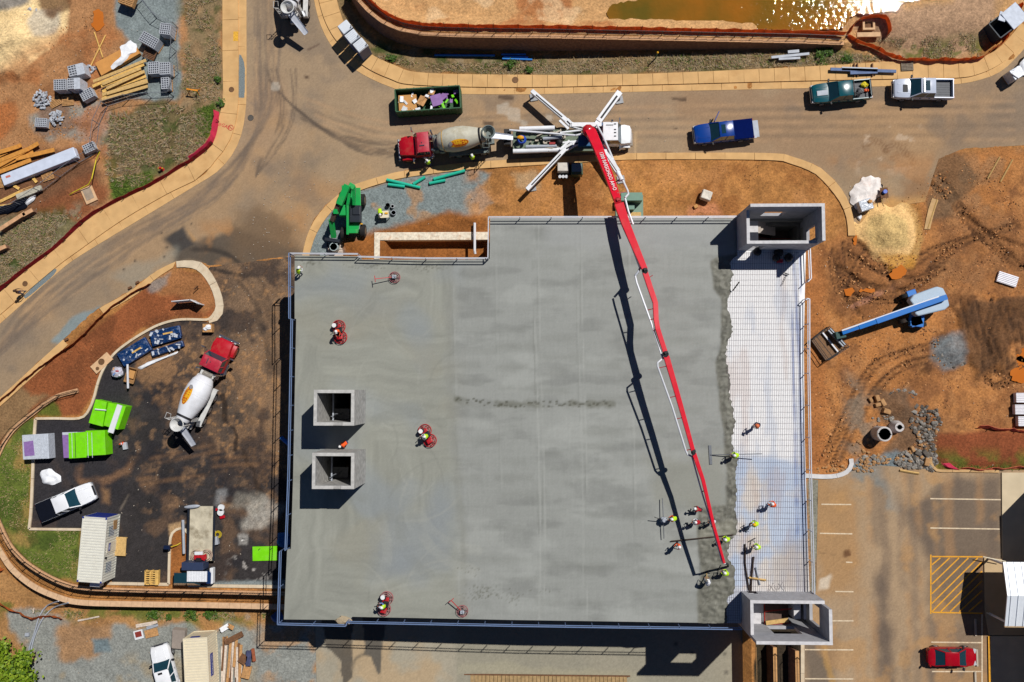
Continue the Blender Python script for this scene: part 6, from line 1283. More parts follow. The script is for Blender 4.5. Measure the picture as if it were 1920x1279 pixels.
def outrigger(pts, foot, wd, z=1.6):
 b = MB()
 for (a, c), w_ in zip(zip(pts, pts[1:]), wd): b.bar(q(*a, z), q(*c, z-0.1), w_, 0.42)
 ou = b.build('outrigger', M_PW, t, bevel=0.02)
 b = MB()
 for (a, c), w_ in zip(zip(pts, pts[1:]), wd):
  u, v = q(*a, z+0.22), q(*c, z+0.12); b.bar(u.lerp(v, 0.12), u.lerp(v, 0.88), w_*0.3, 0.02)
 b.build('outrigger_slot', M_DARK, ou)
 f = q(*foot, 0); tip = q(*pts[-1], z-0.1); b = MB(); b.cyl((f.x, f.y, 0.1), (tip.x, tip.y, z), 0.1); b.build('outrigger_leg', M_GALV, ou)
 b = MB(); b.box((f.x, f.y, 0.07), (0.75, 0.75, 0.12), R(10)); b.build('foot_pad', mat('pad_grey', rgb(160, 162, 166), 0.6, 0.2, var=0.15), ou)
outrigger([(1100, 242), (1070, 234), (1062, 226), (997, 171)], (1001, 183), (0.5, 0.5, 0.4))
outrigger([(1100, 262), (1074, 272), (1060, 280), (988, 356)], (998, 352), (0.5, 0.5, 0.4))
outrigger([(1115, 240), (1122, 228), (1162, 173)], (1161, 188), (0.5, 0.62))
outrigger([(1118, 262), (1134, 286), (1160, 326)], (1164, 337), (0.55, 0.45))
b = MB(); b.bar(q(1049, 226, 1.7), q(1066, 242, 1.7), 0.22); b.bar(q(1050, 281, 1.7), q(1068, 264, 1.7), 0.22); b.build('outrigger_ram', M_PW, t)
def boom(pts, wd, nm='boom_section', hh=0.5):
 v = [q(x, y, z) for x, y, z in pts]; b = MB(); rr = []
 for i, p in enumerate(v):
  d = (v[min(i+1, len(v)-1)]-v[max(0, i-1)]); d.z = 0; d.normalize(); l = Vector((-d.y, d.x, 0)); w_ = wd[0]+(wd[1]-wd[0])*i/(len(v)-1); h2 = hh*(0.6+0.4*w_/wd[0])
  rr.append([p-l*w_/2-Vector((0, 0, h2/2)), p+l*w_/2-Vector((0, 0, h2/2)), p+l*w_/2+Vector((0, 0, h2/2)), p-l*w_/2+Vector((0, 0, h2/2))])
 b.loft(rr); return b.build(nm, M_PRED, t, bevel=0.03)
def bpipe(pts, r=0.085, m=M_PIPE):
 b = MB(); b.tube([q(*p) for p in pts], r, 9); return b.build('delivery_pipe', m, t, smooth=True)
s1 = boom([(1106, 244, 4.2), (1120, 275, 5.1), (1140, 326, 6.7), (1157, 374, 8.2)], (1.0, 0.68), hh=0.7)
boom([(1160, 382, 8.5), (1173, 420, 9.0), (1192, 466, 9.6), (1209, 506, 10.0)], (0.85, 0.5))
boom([(1209, 510, 10.3), (1222, 549, 10.5), (1228.5, 568, 10.6), (1230, 600, 10.8), (1233, 617, 10.9), (1247, 660, 11.0)], (0.48, 0.40), hh=0.4)
boom([(1249, 668, 11.3), (1262, 712, 11.3), (1280, 775, 11.2), (1300, 848, 11.1)], (0.5, 0.34), hh=0.4)
boom([(1301, 850, 11.3), (1318, 900, 11.2), (1338, 985, 11.0), (1358, 1056, 10.8)], (0.36, 0.2), hh=0.3)
for (x, y, z, r) in ((1158, 377, 8.3, .34), (1209, 508, 10.1, .27), (1248, 664, 11.1, .27), (1300, 849, 11.1, .2)):
 b = MB(); dz = 0.35; b.cyl(q(x, y, z-dz), q(x, y, z+dz+0.1), r); b.box(q(x+1, y-3, z+0.5), (0.3, 0.2, 0.2), 0.4); b.build('boom_joint', M_DARK if r < 0.3 else P_REDT, t)
bpipe([(1119, 234, 4.8), (1131, 256, 5.2), (1150, 300, 6.3), (1177, 358, 8.0), (1178, 364, 8.2), (1172, 371, 8.4)], 0.1)
bpipe([(1172, 372, 8.7), (1178, 396, 8.9), (1187, 421, 9.0)], 0.09)
bpipe([(1174, 434, 8.6), (1200, 503, 9.4)], 0.09); bpipe([(1200, 503, 9.6), (1196, 511, 9.8), (1191, 517, 10.2)], 0.1, M_GALV)
bpipe([(1191, 517, 10.4), (1194, 530, 10.4), (1222, 608, 10.7), (1240, 664, 10.9), (1243, 672, 11.0)]); bpipe([(1243, 672, 11.1), (1238, 676, 11.3), (1233, 680, 11.4), (1233, 687, 11.4), (1260, 762, 11.3), (1286, 846, 11.2), (1289, 852, 11.1), (1297, 856, 11.1), (1299, 862, 11.1)])
bpipe([(1299, 862, 10.9), (1315, 920, 10.9), (1337, 992, 10.8), (1353, 1050, 10.7), (1356, 1056, 10.6), (1362, 1057, 10.2)], 0.075)
b = MB(); b.tube([q(1361, 1057, 10.4), q(1364, 1057, 9.5), q(1365, 1060, 8.4), q(1365, 1062, 7.35)], 0.1, 9); b.build('end_hose', mat('black_hose', rgb(40, 38, 40), 0.7), t, smooth=True)
b = MB()
for a, c in (((1132, 272, 5.7), (1143, 284, 5.8)), ((1142, 304, 6.4), (1152, 300, 6.4)), ((1150, 345, 7.6), (1166, 338, 7.4)), ((1157, 362, 8.2), (1174, 360, 8.1)), ((1212, 582, 10.6), (1228, 578, 10.7)), ((1218, 600, 10.7), (1229, 597, 10.8)), ((1225, 620, 10.8), (1234, 616, 10.9)), ((1236, 690, 11.3), (1252, 686, 11.3)), ((1254, 746, 11.3), (1270, 742, 11.3)), ((1265, 786, 11.2), (1281, 783, 11.2)), ((1284, 845, 11.1), (1297, 842, 11.1)), ((1316, 922, 11.0), (1322, 920, 11.1)), ((1333, 988, 10.9), (1340, 986, 11.0)), ((1178, 400, 8.9), (1168, 402, 8.8)), ((1192, 452, 9.3), (1182, 455, 9.2)), ((1218, 520, 10.2), (1224, 516, 10.2))):
 b.bar(q(*a), q(*c), 0.07)
b.build('pipe_brackets', mat('bracket_red', rgb(150, 20, 34), 0.5), t)
b = MB(); b.bar(q(1138, 288, 6.0), q(1160, 320, 7.0), 0.3, 0.12); b.cyl(q(1158, 322, 7.4), q(1166, 338, 7.6), 0.2); b.build('boom_ram', M_PW, t)
v, f = text_mesh('1300 RARSOHOO A4+O', 0.62)
d = (q(1152, 358, 7.75)-q(1126, 288, 5.5)); L_ = d.length; dn = d.normalized(); upv = Vector((0, 0, 1)); side = upv.cross(dn).normalized(); nrm = dn.cross(side); mid = (q(1152, 358, 7.75)+q(1126, 288, 5.5))/2; wx = max(p[0] for p in v)-min(p[0] for p in v)
b = MB(); b.add([mid+dn*(p[0]*L_/wx)+side*p[1]*0.8+upv*0.42 for p in v], f); b.build('boom_lettering', mat('letter_white', rgb(240, 236, 236), 0.5), s1)
# -- telehandler
o = P(652, 412, 0); t = thing('telehandler', 'green telescopic handler on the gravel by the deck corner', 'telehandler', o)
M_GRD = mat('machine_dark', rgb(30, 36, 48), 0.5, var=0.2)
b = MB(); b.loft([[q(651, 340, z) for z in (0.7,)]*0 or [q(652, 352, 0.7), q(676, 352, 0.7), q(676, 352, 1.6), q(652, 352, 1.6)], [q(650, 400, 0.7), q(677, 400, 0.7), q(677, 400, 1.5), q(650, 400, 1.5)], [q(652, 436, 0.7), q(672, 436, 0.7), q(672, 436, 1.3), q(652, 436, 1.3)]]); b.build('chassis', P_GREEN, t, bevel=0.04)
b = MB(); qb(b, 638, 386, 654, 406, 1.2, 2.2); b.build('cab', P_GREEN, t, bevel=0.08)
b = MB(); qb(b, 657, 386, 677, 418, 1.3, 1.9); qb(b, 661, 388, 675, 403, 1.9, 2.0); b.build('engine_cover', M_GRD, t, bevel=0.1)
b = MB()
for k in range(5): qb(b, 656, 407+k*3, 662, 408+k*3, 1.5, 1.62)
b.build('grille', M_DARK, t)
b = MB(); b.bar(q(652, 440, 2.0), q(652, 384, 2.4), 0.22, 0.3); b.bar(q(652, 384, 2.4), q(658, 348, 3.0), 0.25, 0.35); b.build('lower_boom', P_GREEN, t, bevel=0.03)
b = MB(); b.bar(q(664, 384, 2.2), q(664, 350, 3.2), 0.28, 0.35); b.bar(q(664, 352, 3.3), q(654, 346, 3.5), 0.5, 0.4); b.build('mast', P_GREEN, t, bevel=0.03)
b = MB(); b.bar(q(652, 347, 3.8), q(636, 384, 3.5), 0.62, 0.5); qb(b, 641, 348, 656, 354, 3.6, 3.9); b.build('main_boom', P_GREEN, t, bevel=0.04)
b = MB(); b.bar(q(636, 380, 3.4), q(623, 414, 2.6), 0.42, 0.36); b.build('inner_boom', mat('boom_brown', rgb(84, 66, 58), 0.5, var=0.2), t)
b = MB(); b.bar(q(630, 392, 3.1), q(630, 401, 3.0), 0.55, 0.4, up=(1, 0, 0)); b.build('boom_collar', P_GREEN, t)
b = MB(); b.bar(q(621, 412, 2.5), q(626, 445, 1.2), 0.5, 0.4); b.build('boom_head', P_GREEN, t, bevel=0.05)
b = MB(); b.bar(q(610, 449, 0.9), q(638, 453, 0.9), 0.3, 0.6); b.bar(q(614, 455, 0.3), q(614, 470, 0.2), 0.12); b.bar(q(630, 455, 0.3), q(630, 470, 0.2), 0.12); b.build('fork_carriage', M_GRD, t)
b = MB(); qb(b, 652, 430, 671, 438, 1.3, 1.7); b.build('rear_counterweight', P_GREEN, t, bevel=0.05)
b = MB(); qb(b, 674, 419, 680, 421, 1.3, 1.45); b.build('reflector', M_LOGOY, t)
for (x, y, ss) in ((680, 376, 1), (681, 433, 1), (645, 438, -1), (642, 372, -1)):
 c = q(x, y, 0.65); b = MB(); b.tube([(c.x-0.25, c.y, 0.65), (c.x-0.2, c.y, 0.65), (c.x+0.2, c.y, 0.65), (c.x+0.25, c.y, 0.65)], [0.55, 0.65, 0.65, 0.55], 20); w_ = b.build('wheel', M_TYRE, t, smooth=True)
 b = MB(); b.tube([(c.x+ss*0.24, c.y, 0.65), (c.x+ss*0.27, c.y, 0.65)], [0.38, 0.33], 16); b.build('rim', M_RIMD, w_)
# -- boom lift
o = P(1722, 590, 0); t = thing('boom_lift', 'blue telescopic boom lift with long grey cowls and low platform basket', 'boom lift', o); ba = ang((1570, 626), (1765, 562), 2)
M_COWL = mat('cowl_grey', rgb(176, 196, 214), 0.4, var=0.05)
def frame_box(b, px, py, z, d, rz): c = q(px, py, z); b.box((c.x, c.y, z), d, rz)
b = MB(); frame_box(b, 1719, 592, 0.8, (2.2, 1.3, 0.5), ba+R(65)); frame_box(b, 1708, 550, 0.85, (0.9, 0.6, 0.4), ba); frame_box(b, 1716, 602, 0.8, (1.2, 1.0, 0.5), ba); b.build('chassis', P_LIFT, t, bevel=0.05)
for (x, y) in ((1696, 555), (1693, 602), (1727, 610), (1742, 562)):
 c = q(x, y, 0.5); b = MB(); d = Vector((math.cos(ba+R(90)), math.sin(ba+R(90)), 0))*0.2; cc = Vector((c.x, c.y, 0.5)); b.tube([cc-d, cc-d*0.8, cc+d*0.8, cc+d], [0.44, 0.5, 0.5, 0.44], 18); w_ = b.build('wheel', M_TYRE, t, smooth=True)
 b = MB(); b.tube([cc+d, cc+d*1.15], [0.3, 0.26], 14); b.build('rim', M_RIMD, w_)
for (ps, nm) in (([(1706, 563), (1713, 553), (1757, 537), (1769, 540), (1776, 554), (1717, 577)], 'cowl'), ([(1715, 580), (1777, 557), (1781, 573), (1772, 581), (1722, 593), (1716, 589)], 'cowl')):
 b = MB(); z0, z1 = 1.1, 2.0; lo = [q(x, y, z1) for x, y in ps]; b.prism([(p.x, p.y) for p in lo], z0, z1); b.build(nm, M_COWL, t, bevel=0.12)
def bar3(nm, a, c, w_, h_, m): b = MB(); b.bar(q(*a), q(*c), w_, h_); return b.build(nm, m, t, bevel=0.02)
bar3('main_boom', (1774, 557, 2.4), (1642, 603, 2.1), 0.5, 0.5, P_LIFT); bar3('inner_boom', (1642, 603, 2.1), (1610, 614, 1.9), 0.42, 0.42, P_LIFT); bar3('inner_boom', (1610, 614, 1.9), (1579, 625, 1.7), 0.32, 0.34, P_LIFT)
bar3('cable_tray', (1760, 556, 2.55), (1578, 620, 1.9), 0.14, 0.16, M_PIPE)
bar3('jib_head', (1584, 626, 1.3), (1566, 630, 1.3), 0.7, 0.5, mat('jib_green', rgb(12, 70, 66), 0.5))
b = MB(); ra = ang((1548, 615), (1578, 657), 1); cs = [q(1549, 614, 0.35), q(1584, 652, 0.35), q(1548, 676, 0.35), q(1520, 637, 0.35)]
b.prism([(p.x, p.y) for p in cs], 0.3, 0.36); b.build('platform_floor', mat('platform_grating', rgb(132, 98, 68), 0.8, var=0.3, scale=6), t)
b = MB()
for k in range(4):
 for zz in (0.4, 0.85, 1.4): b.bar(cs[k]+Vector((0, 0, zz-0.35)), cs[(k+1) % 4]+Vector((0, 0, zz-0.35)), 0.05)
 b.bar(cs[k]-Vector((0, 0, 0.0)), cs[k]+Vector((0, 0, 1.05)), 0.05)
for k in (0.33, 0.66): b.bar(cs[0].lerp(cs[3], k), cs[1].lerp(cs[2], k), 0.05)
b.build('platform_rail', M_DARK, t)
b = MB(); b.bar(cs[0].lerp(cs[3], 0.35)+Vector((0.1, -0.1, 0.2)), cs[1].lerp(cs[2], 0.4)+Vector((0, 0.1, 0.2)), 0.14); b.build('tube_lamp', M_PIPE, t); b = MB(); b.bar(cs[0].lerp(cs[1], 0.1)+Vector((0, 0, 0.3)), cs[0].lerp(cs[1], 0.9)+Vector((0, 0, 0.3)), 0.4, 0.3); b.build('tool_tray', M_GALV, t)
# -- people
SKIN = mat('skin', rgb(170, 116, 88), 0.6, var=0.05); BOOT = mat('work_boots', rgb(60, 46, 36), 0.8, var=0.2)
def cloth(n, c): return mat(n, c, 0.85, var=0.15, scale=9, bump=0.2)
LIME = cloth('lime_vest', rgb(196, 240, 30)); ORV = cloth('orange_vest', rgb(250, 96, 36)); JEAN = cloth('denim', rgb(44, 60, 96)); NAVY = cloth('navy_work_clothes', rgb(26, 34, 60)); GREYC = cloth('grey_cloth', rgb(130, 134, 140)); WHC = cloth('white_shirt', rgb(226, 228, 234)); REDS = cloth('red_shirt', rgb(176, 24, 36)); BRNC = cloth('brown_jacket', rgb(86, 58, 44)); LBL = cloth('light_blue_shirt', rgb(120, 160, 220)); TANC = cloth('khaki_cloth', rgb(150, 126, 92))
HATW = mat('white_hard_hat', rgb(240, 240, 240), 0.3, var=0.03); HATY = mat('yellow_hard_hat', rgb(250, 186, 20), 0.3, var=0.03); HATO = mat('straw_hat', rgb(236, 128, 84), 0.8, var=0.15, scale=9); HATB = mat('brown_cap', rgb(70, 48, 36), 0.8)
def person(label, px, py, face, pose, shirt, vest, legs, hat, z=ZD+0.1, lift=1.25, brim=False, at=None):
 """face: direction in degrees (0 = right in the photo, 90 = up); one continuous skinned body, clothes and hat as children"""
 loc = at if at is not None else P(px, py, z+lift); loc = Vector((loc[0], loc[1], z))
 t = thing('person', label, 'person', loc, R(face))
 J = {}; sp = 0.16
 if pose == 'sit': hip, lean = Vector((-0.05, 0, 0.55)), R(10)
 elif pose == 'bend': hip, lean = Vector((-0.22, 0, 0.86)), R(68)
 elif pose == 'lean': hip, lean = Vector((-0.1, 0, 0.92)), R(34)
 elif pose == 'crouch': hip, lean = Vector((-0.2, 0, 0.5)), R(42)
 else: hip, lean = Vector((0, 0, 0.95)), R(6)
 ud = Vector((math.sin(lean), 0, math.cos(lean))); fd = Vector((math.cos(lean), 0, -math.sin(lean)))
 waist, chest, neck = hip+ud*0.18, hip+ud*0.40, hip+ud*0.56; hl = min(lean, R(48)); hu = Vector((math.sin(hl), 0, math.cos(hl)))
 headb, headt = neck+hu*0.09, neck+hu*0.27
 V = [hip, waist, chest, neck, headb, headt]; rad = [(.15, .12), (.14, .11), (.17, .12), (.06, .06), (.085, .09), (.07, .075)]; E = [(0, 1), (1, 2), (2, 3), (3, 4), (4, 5)]; reg = ['L', 'T', 'T', 'S', 'S', 'S']
 def av(p, r, e, g): V.append(p); rad.append((r, r) if not isinstance(r, tuple) else r); E.append((e, len(V)-1)); reg.append(g); return len(V)-1
 hands = []
 for s in (-1, 1):
  sh = av(chest+ud*0.1+Vector((0, s*0.19, 0)), 0.065, 2, 'T')
  if pose == 'sit': el, ha = chest+Vector((0.16, s*0.26, -0.16)), chest+Vector((0.4, s*0.16, -0.14))
  elif pose in ('bend', 'crouch'): el, ha = chest+Vector((0.1, s*0.24, -0.24)), chest+Vector((0.24, s*0.12, -0.46))
  else: el, ha = chest+Vector((0.12, s*0.27, -0.2)), chest+Vector((0.38, s*(0.12 if s < 0 else 0.16), -0.22-0.06*s))
  e = av(el, 0.05, sh, 'A'); w_ = av(el.lerp(ha, 0.82), 0.034, e, 'A'); h_ = av(ha, (0.042, 0.024), w_, 'S'); d = (ha-el).normalized(); hands.append(ha)
  sd = Vector((0, 1, 0)); dn = Vector((d.z, 0, -d.x))*(-1)
  for k, ln in ((-1.5, 0.075), (-0.5, 0.088), (0.5, 0.082), (1.5, 0.065)):
   f1 = av(ha+d*0.05+sd*k*0.018, 0.010, h_, 'S'); f2 = av(V[f1]+d*ln*0.5-Vector((0, 0, 0.015)), 0.009, f1, 'S'); av(V[f2]+d*ln*0.3-Vector((0, 0, 0.04)), 0.008, f2, 'S')
  th = av(ha-sd*s*0.04+d*0.012, 0.011, h_, 'S'); av(V[th]-sd*s*0.015+d*0.045, 0.010, th, 'S')
  hj = av(hip+Vector((0, s*0.09, -0.05)), 0.095, 0, 'L')
  if pose == 'sit': kn, an = Vector((0.36, s*0.17, 0.56)), Vector((0.42, s*0.17, 0.14))
  elif pose == 'crouch': kn, an = Vector((0.16, s*0.2, 0.46)), Vector((-0.12, s*0.18, 0.09))
  else: kn, an = Vector((0.10+0.06*s, s*0.12, 0.5)), Vector((0.03+0.14*s, s*0.14, 0.09))
  k_ = av(kn, 0.065, hj, 'L'); a_ = av(an, 0.048, k_, 'L'); av(an+Vector((0.16, 0, -0.045)), 0.04, a_, 'B')
 nz = av(headb.lerp(headt, 0.45)+Vector((hu.z, 0, -hu.x))*0.1, 0.016, 4, 'S')
 me = bpy.data.meshes.new('body'); me.from_pydata([tuple(v) for v in V], E, []); o = bpy.data.objects.new('body', me); COL.objects.link(o)
 m = o.modifiers.new('skin', 'SKIN'); m.branch_smoothing = 0.4
 for i, sv in enumerate(me.skin_vertices[0].data): sv.radius = rad[i]; sv.use_root = i == 0
 o.modifiers.new('sub', 'SUBSURF').levels = 1
 dg = bpy.context.evaluated_depsgraph_get(); nm = bpy.data.meshes.new_from_object(o.evaluated_get(dg)); bpy.data.objects.remove(o)
 sl = {'T': 0, 'A': 0, 'L': 1, 'S': 2, 'B': 3}; nm.materials.clear()
 for x in (shirt, legs, SKIN, BOOT): nm.materials.append(x)
 Va = np.array([tuple(v) for v in V]); cents = np.array([tuple(p.center) for p in nm.polygons]); d2 = ((cents[:, None]-Va[None])**2).sum(2); nn = d2.argmin(1)
 nm.polygons.foreach_set('material_index', np.array([sl[reg[k]] for k in nn], np.int32)); nm.polygons.foreach_set('use_smooth', np.ones(len(nm.polygons), bool))
 bo = bpy.data.objects.new('body', nm); COL.objects.link(bo); bo.parent = t
 if vest:
  b = MB(); rr = []
  for p, wy, wx in ((hip+ud*0.06, .19, .15), (waist, .19, .15), (chest, .22, .16), (chest+ud*0.12, .21, .14), (chest+ud*0.175, .13, .09)):
   rr.append([p+Vector((0, wy*math.cos(k/12*6.283), 0))+fd*wx*math.sin(k/12*6.283) for k in range(12)])
  b.loft(rr); vo = b.build('vest', vest, t, smooth=True)
 if hat:
  b = MB(); c = headt-hu*0.03; ax = hu; sx = Vector((ax.z, 0, -ax.x)); rr = []
  for h_, r_ in ((-0.03, 0.20 if brim else 0.135), (-0.02, 0.20 if brim else 0.14), (0.0, 0.125), (0.06, 0.115), (0.11, 0.07), (0.125, 0.02)):
   rr.append([c+ax*h_+(sx*math.cos(k/14*6.283)*1.12+Vector((0, 1, 0))*math.sin(k/14*6.283))*r_ for k in range(14)])
  b.loft(rr)
  if not brim: b.box(c+sx*0.15-ax*0.02, (0.1, 0.2, 0.015), ry=hl)
  b.build('hat' if brim else 'hard_hat', hat, t, smooth=True)
 return t
W = person
W('worker in lime vest standing at the deck corner near the telehandler', 558, 509, 60, 'lean', WHC, LIME, JEAN, HATW)
W('worker in orange vest and blue jeans bending over between the two concrete shafts', 645, 832, 215, 'bend', ORV, ORV, JEAN, HATW)
W('worker in lime top pushing a long handled bull float west from the rebar edge', 1383, 854, 180, 'lean', LIME, LIME, NAVY, HATW)
W('worker in navy clothes and broad orange hat alone on the rebar', 1425, 797, 190, 'lean', NAVY, None, NAVY, HATO, brim=True)
W('worker with orange shirt and white hard hat stooping on the rebar', 1453, 948, 150, 'lean', ORV, ORV, TANC, HATW)
W('worker in lime vest and yellow hard hat with a rake on the rebar', 1420, 983, 180, 'lean', LIME, LIME, NAVY, HATY)
W('worker in lime shirt and white hard hat near the two dark boards', 1424, 1027, 165, 'lean', LIME, LIME, NAVY, HATW)
W('worker in lime vest at the east end of the long screed board', 1366, 1012, 175, 'lean', LIME, LIME, GREYC, HATW)
W('worker in orange shirt at the west end of the long screed board', 1274, 1024, 195, 'stand', ORV, ORV, NAVY, HATW)
W('worker in lime and orange vest beside the tall upright levelling staff', 1266, 973, 180, 'lean', ORV, LIME, NAVY, HATW)
W('worker in dark red shirt bending with a rake, northernmost of the raking crew', 1313, 957, 165, 'bend', REDS, None, NAVY, HATW)
W('worker in white and red shirt bending with one arm raised, middle of the raking crew', 1310, 980, 170, 'lean', WHC, REDS, NAVY, HATW)
W('worker in white shirt beside the boom, easternmost of the raking crew', 1341, 979, 175, 'lean', WHC, None, NAVY, HATW)
W('worker in lime shirt guiding the end hose in the wet concrete', 1364, 1077, 150, 'lean', LIME, LIME, NAVY, HATW)
W('worker in grey shirt holding a wooden handled tool near the south east corner', 1328, 1096, 95, 'lean', GREYC, WHC, GREYC, HATW)
W('worker in lime vest at the cab side of the discharging mixer', 803, 305, 120, 'stand', WHC, LIME, JEAN, HATW, z=0.1)
W('worker in lime vest under the drum of the discharging mixer', 886, 296, 100, 'stand', LIME, LIME, NAVY, HATW, z=0.05)
W('worker in lime jacket bending over the white table on the gravel', 711, 394, 280, 'bend', LIME, LIME, NAVY, HATW, z=0.0)
W('person in brown jacket and jeans on the west pavement', 31, 547, 20, 'stand', BRNC, None, JEAN, HATB, z=0.15)
def rod(name, label, cat, pts, r, m, n=6, group=None):
 c = Vector(pts[len(pts)//2]); b = MB(); b.tube([Vector(p)-c for p in pts], r, n); return tag(b.build(name, m, loc=c), label, cat, group)
WOOD = mat('lumber', rgb(214, 176, 112)); M_BOARD = mat('dark_board', rgb(66, 52, 44), 0.8, var=0.2, scale=5); M_ALU = mat('aluminium_tube', rgb(130, 134, 140), 0.4, 0.5)
t = thing('bull_float', 'long handled bull float lying across the edge of the wet concrete', 'bull float', P(1332, 853, ZD+.15)); o = P(1332, 853, ZD+.15)
b = MB(); b.bar(P(1331, 835, ZD+.15)-o, P(1333, 871, ZD+.15)-o, 0.25, 0.05); b.build('float_blade', M_ALU, t); b = MB(); b.bar(P(1332, 853, ZD+.2)-o, P(1429, 851, ZD+1.2)-o, 0.06); b.build('pole', M_ALU, t)
rod('screed_board', 'long straight screed board held across the wet concrete by two workers', 'screed board', [P(1258, 1015, ZD+.25), P(1375, 1003, ZD+.25)], 0.06, M_BOARD, 4)
rod('levelling_staff', 'thin upright levelling staff lying north to south beside the laser', 'staff', [P(1242, 934, ZD+.5), P(1244, 973, ZD+.6), P(1245, 1010, ZD+.5)], 0.04, M_ALU, 5)
t = thing('power_screed', 'small grey motor unit of a vibrating screed on the wet concrete', 'power screed', P(1243, 973, ZD+.1)); b = MB(); b.box((0, 0, 0.5), (0.5, 0.45, 0.4)); b.cyl((0, 0, 0.7), (0, 0, 0.9), 0.2); b.build('motor', M_GALV, t, bevel=0.04); b = MB(); b.bar((-0.2, 0, 0.5), (-0.9, 0.3, 0.95), 0.05); b.bar((0.1, -0.2, 0.1), (-0.1, 0.2, 0.45), 0.06); b.build('handle', M_DARK, t)
for lab, a, c in (('rake held by the worker in the yellow hard hat', (1398, 993), (1412, 984)), ('rake held by the worker near the dark boards', (1411, 1012), (1422, 1026)), ('rake of the worker in dark red shirt', (1296, 960), (1309, 950)), ('rake of the worker in white and red shirt', (1291, 984), (1304, 976)), ('rake of the worker beside the boom', (1318, 984), (1332, 975)), ('rake of the worker guiding the end hose', (1348, 1065), (1358, 1073)), ('wooden handled concrete rake of the grey shirted worker', (1325, 1074), (1326, 1094))):
 u, v = P(*a, ZD+0.2), P(*c, ZD+1.1); t = thing('rake', lab, 'rake', u); b = MB(); b.bar((0, 0, 0), v-u, 0.05); b.build('handle', WOOD if 'wooden' in lab else M_ALU, t); d = (v-u); d.z = 0; d.normalize(); n = Vector((-d.y, d.x, 0)); b = MB(); b.bar(-n*0.3, n*0.3, 0.05, 0.14); b.build('rake_head', M_DARK, t)
for lab, pts, m, r in (('long dark curved board lying on the rebar by the lower tower, western one', [(1397, 1020), (1397, 1055), (1401, 1085), (1405, 1107)], M_BOARD, .07), ('dark board lying on the rebar by the lower tower, eastern one', [(1413, 1044), (1410, 1075), (1408, 1108)], M_BOARD, .08), ('short grey plank crossing the rebar near the lower tower', [(1404, 1083), (1436, 1088)], WOOD, .09), ('pair of blue grey angle bars on the rebar near the lower tower', [(1417, 1064), (1425, 1097)], M_GALV, .06)):
 rod('board', lab, 'board', [P(x, y, ZD+0.14) for x, y in pts], r, m, 4)
for k, (x, y) in enumerate(((1448, 1100), (1465, 1098))):
 b = MB(); c = P(x, y, ZD+.15); b.tube([(-.3, -.4, 0), (0, .4, .35), (.35, -.45, 0)], 0.02, 5); tag(b.build('rebar_hoop', M_REBAR, loc=c), ['bent rebar hoop by the lower tower, western of two', 'bent rebar hoop by the lower tower, eastern of two'][k], 'rebar hoop')
t = thing('survey_tripod', 'thin dark T shaped tool lying near the top of the rebar field', 'tool', P(1478, 516, ZD+.15)); o = P(1478, 516, ZD+.15); b = MB(); b.bar(P(1471, 512, ZD+.2)-o, P(1480, 515, ZD+.2)-o, 0.08); b.bar(P(1476, 514, ZD+.2)-o, P(1466, 535, ZD+.2)-o, 0.04); b.build('tool_body', M_DARK, t)
for lab, x, y, r in (('black rubbish bag against the north tower wall, westernmost', 1419, 472, .38), ('black bucket pile in the tower shadow, upper middle', 1458, 475, .42), ('black bag in the tower shadow, lower middle', 1454, 484, .36), ('black bag in the tower shadow near the east guardrail', 1477, 484, .4)):
 b = MB(); b.ball((0, 0, r*0.7), r, 12, 8, 0.12, (1, 1, .8)); tag(b.build('rubbish_bag', mat('black_bag', rgb(20, 20, 26), 0.4, var=0.2), loc=P(x, y, ZD+.08), smooth=True), lab, 'bag')
b = MB(); b.box((0, 0, .2), (.5, .3, .3)); tag(b.build('fuel_can', P_REDT, loc=P(1461, 490, ZD+.08), bevel=.04), 'small red fuel can among the black bags by the tower', 'fuel can')
rod('timber_prop', 'dark timber prop leaning at the edge of the wet concrete', 'timber', [P(1386, 529, ZD+1.2), P(1374, 545, ZD+.2)], .06, M_BOARD, 5)
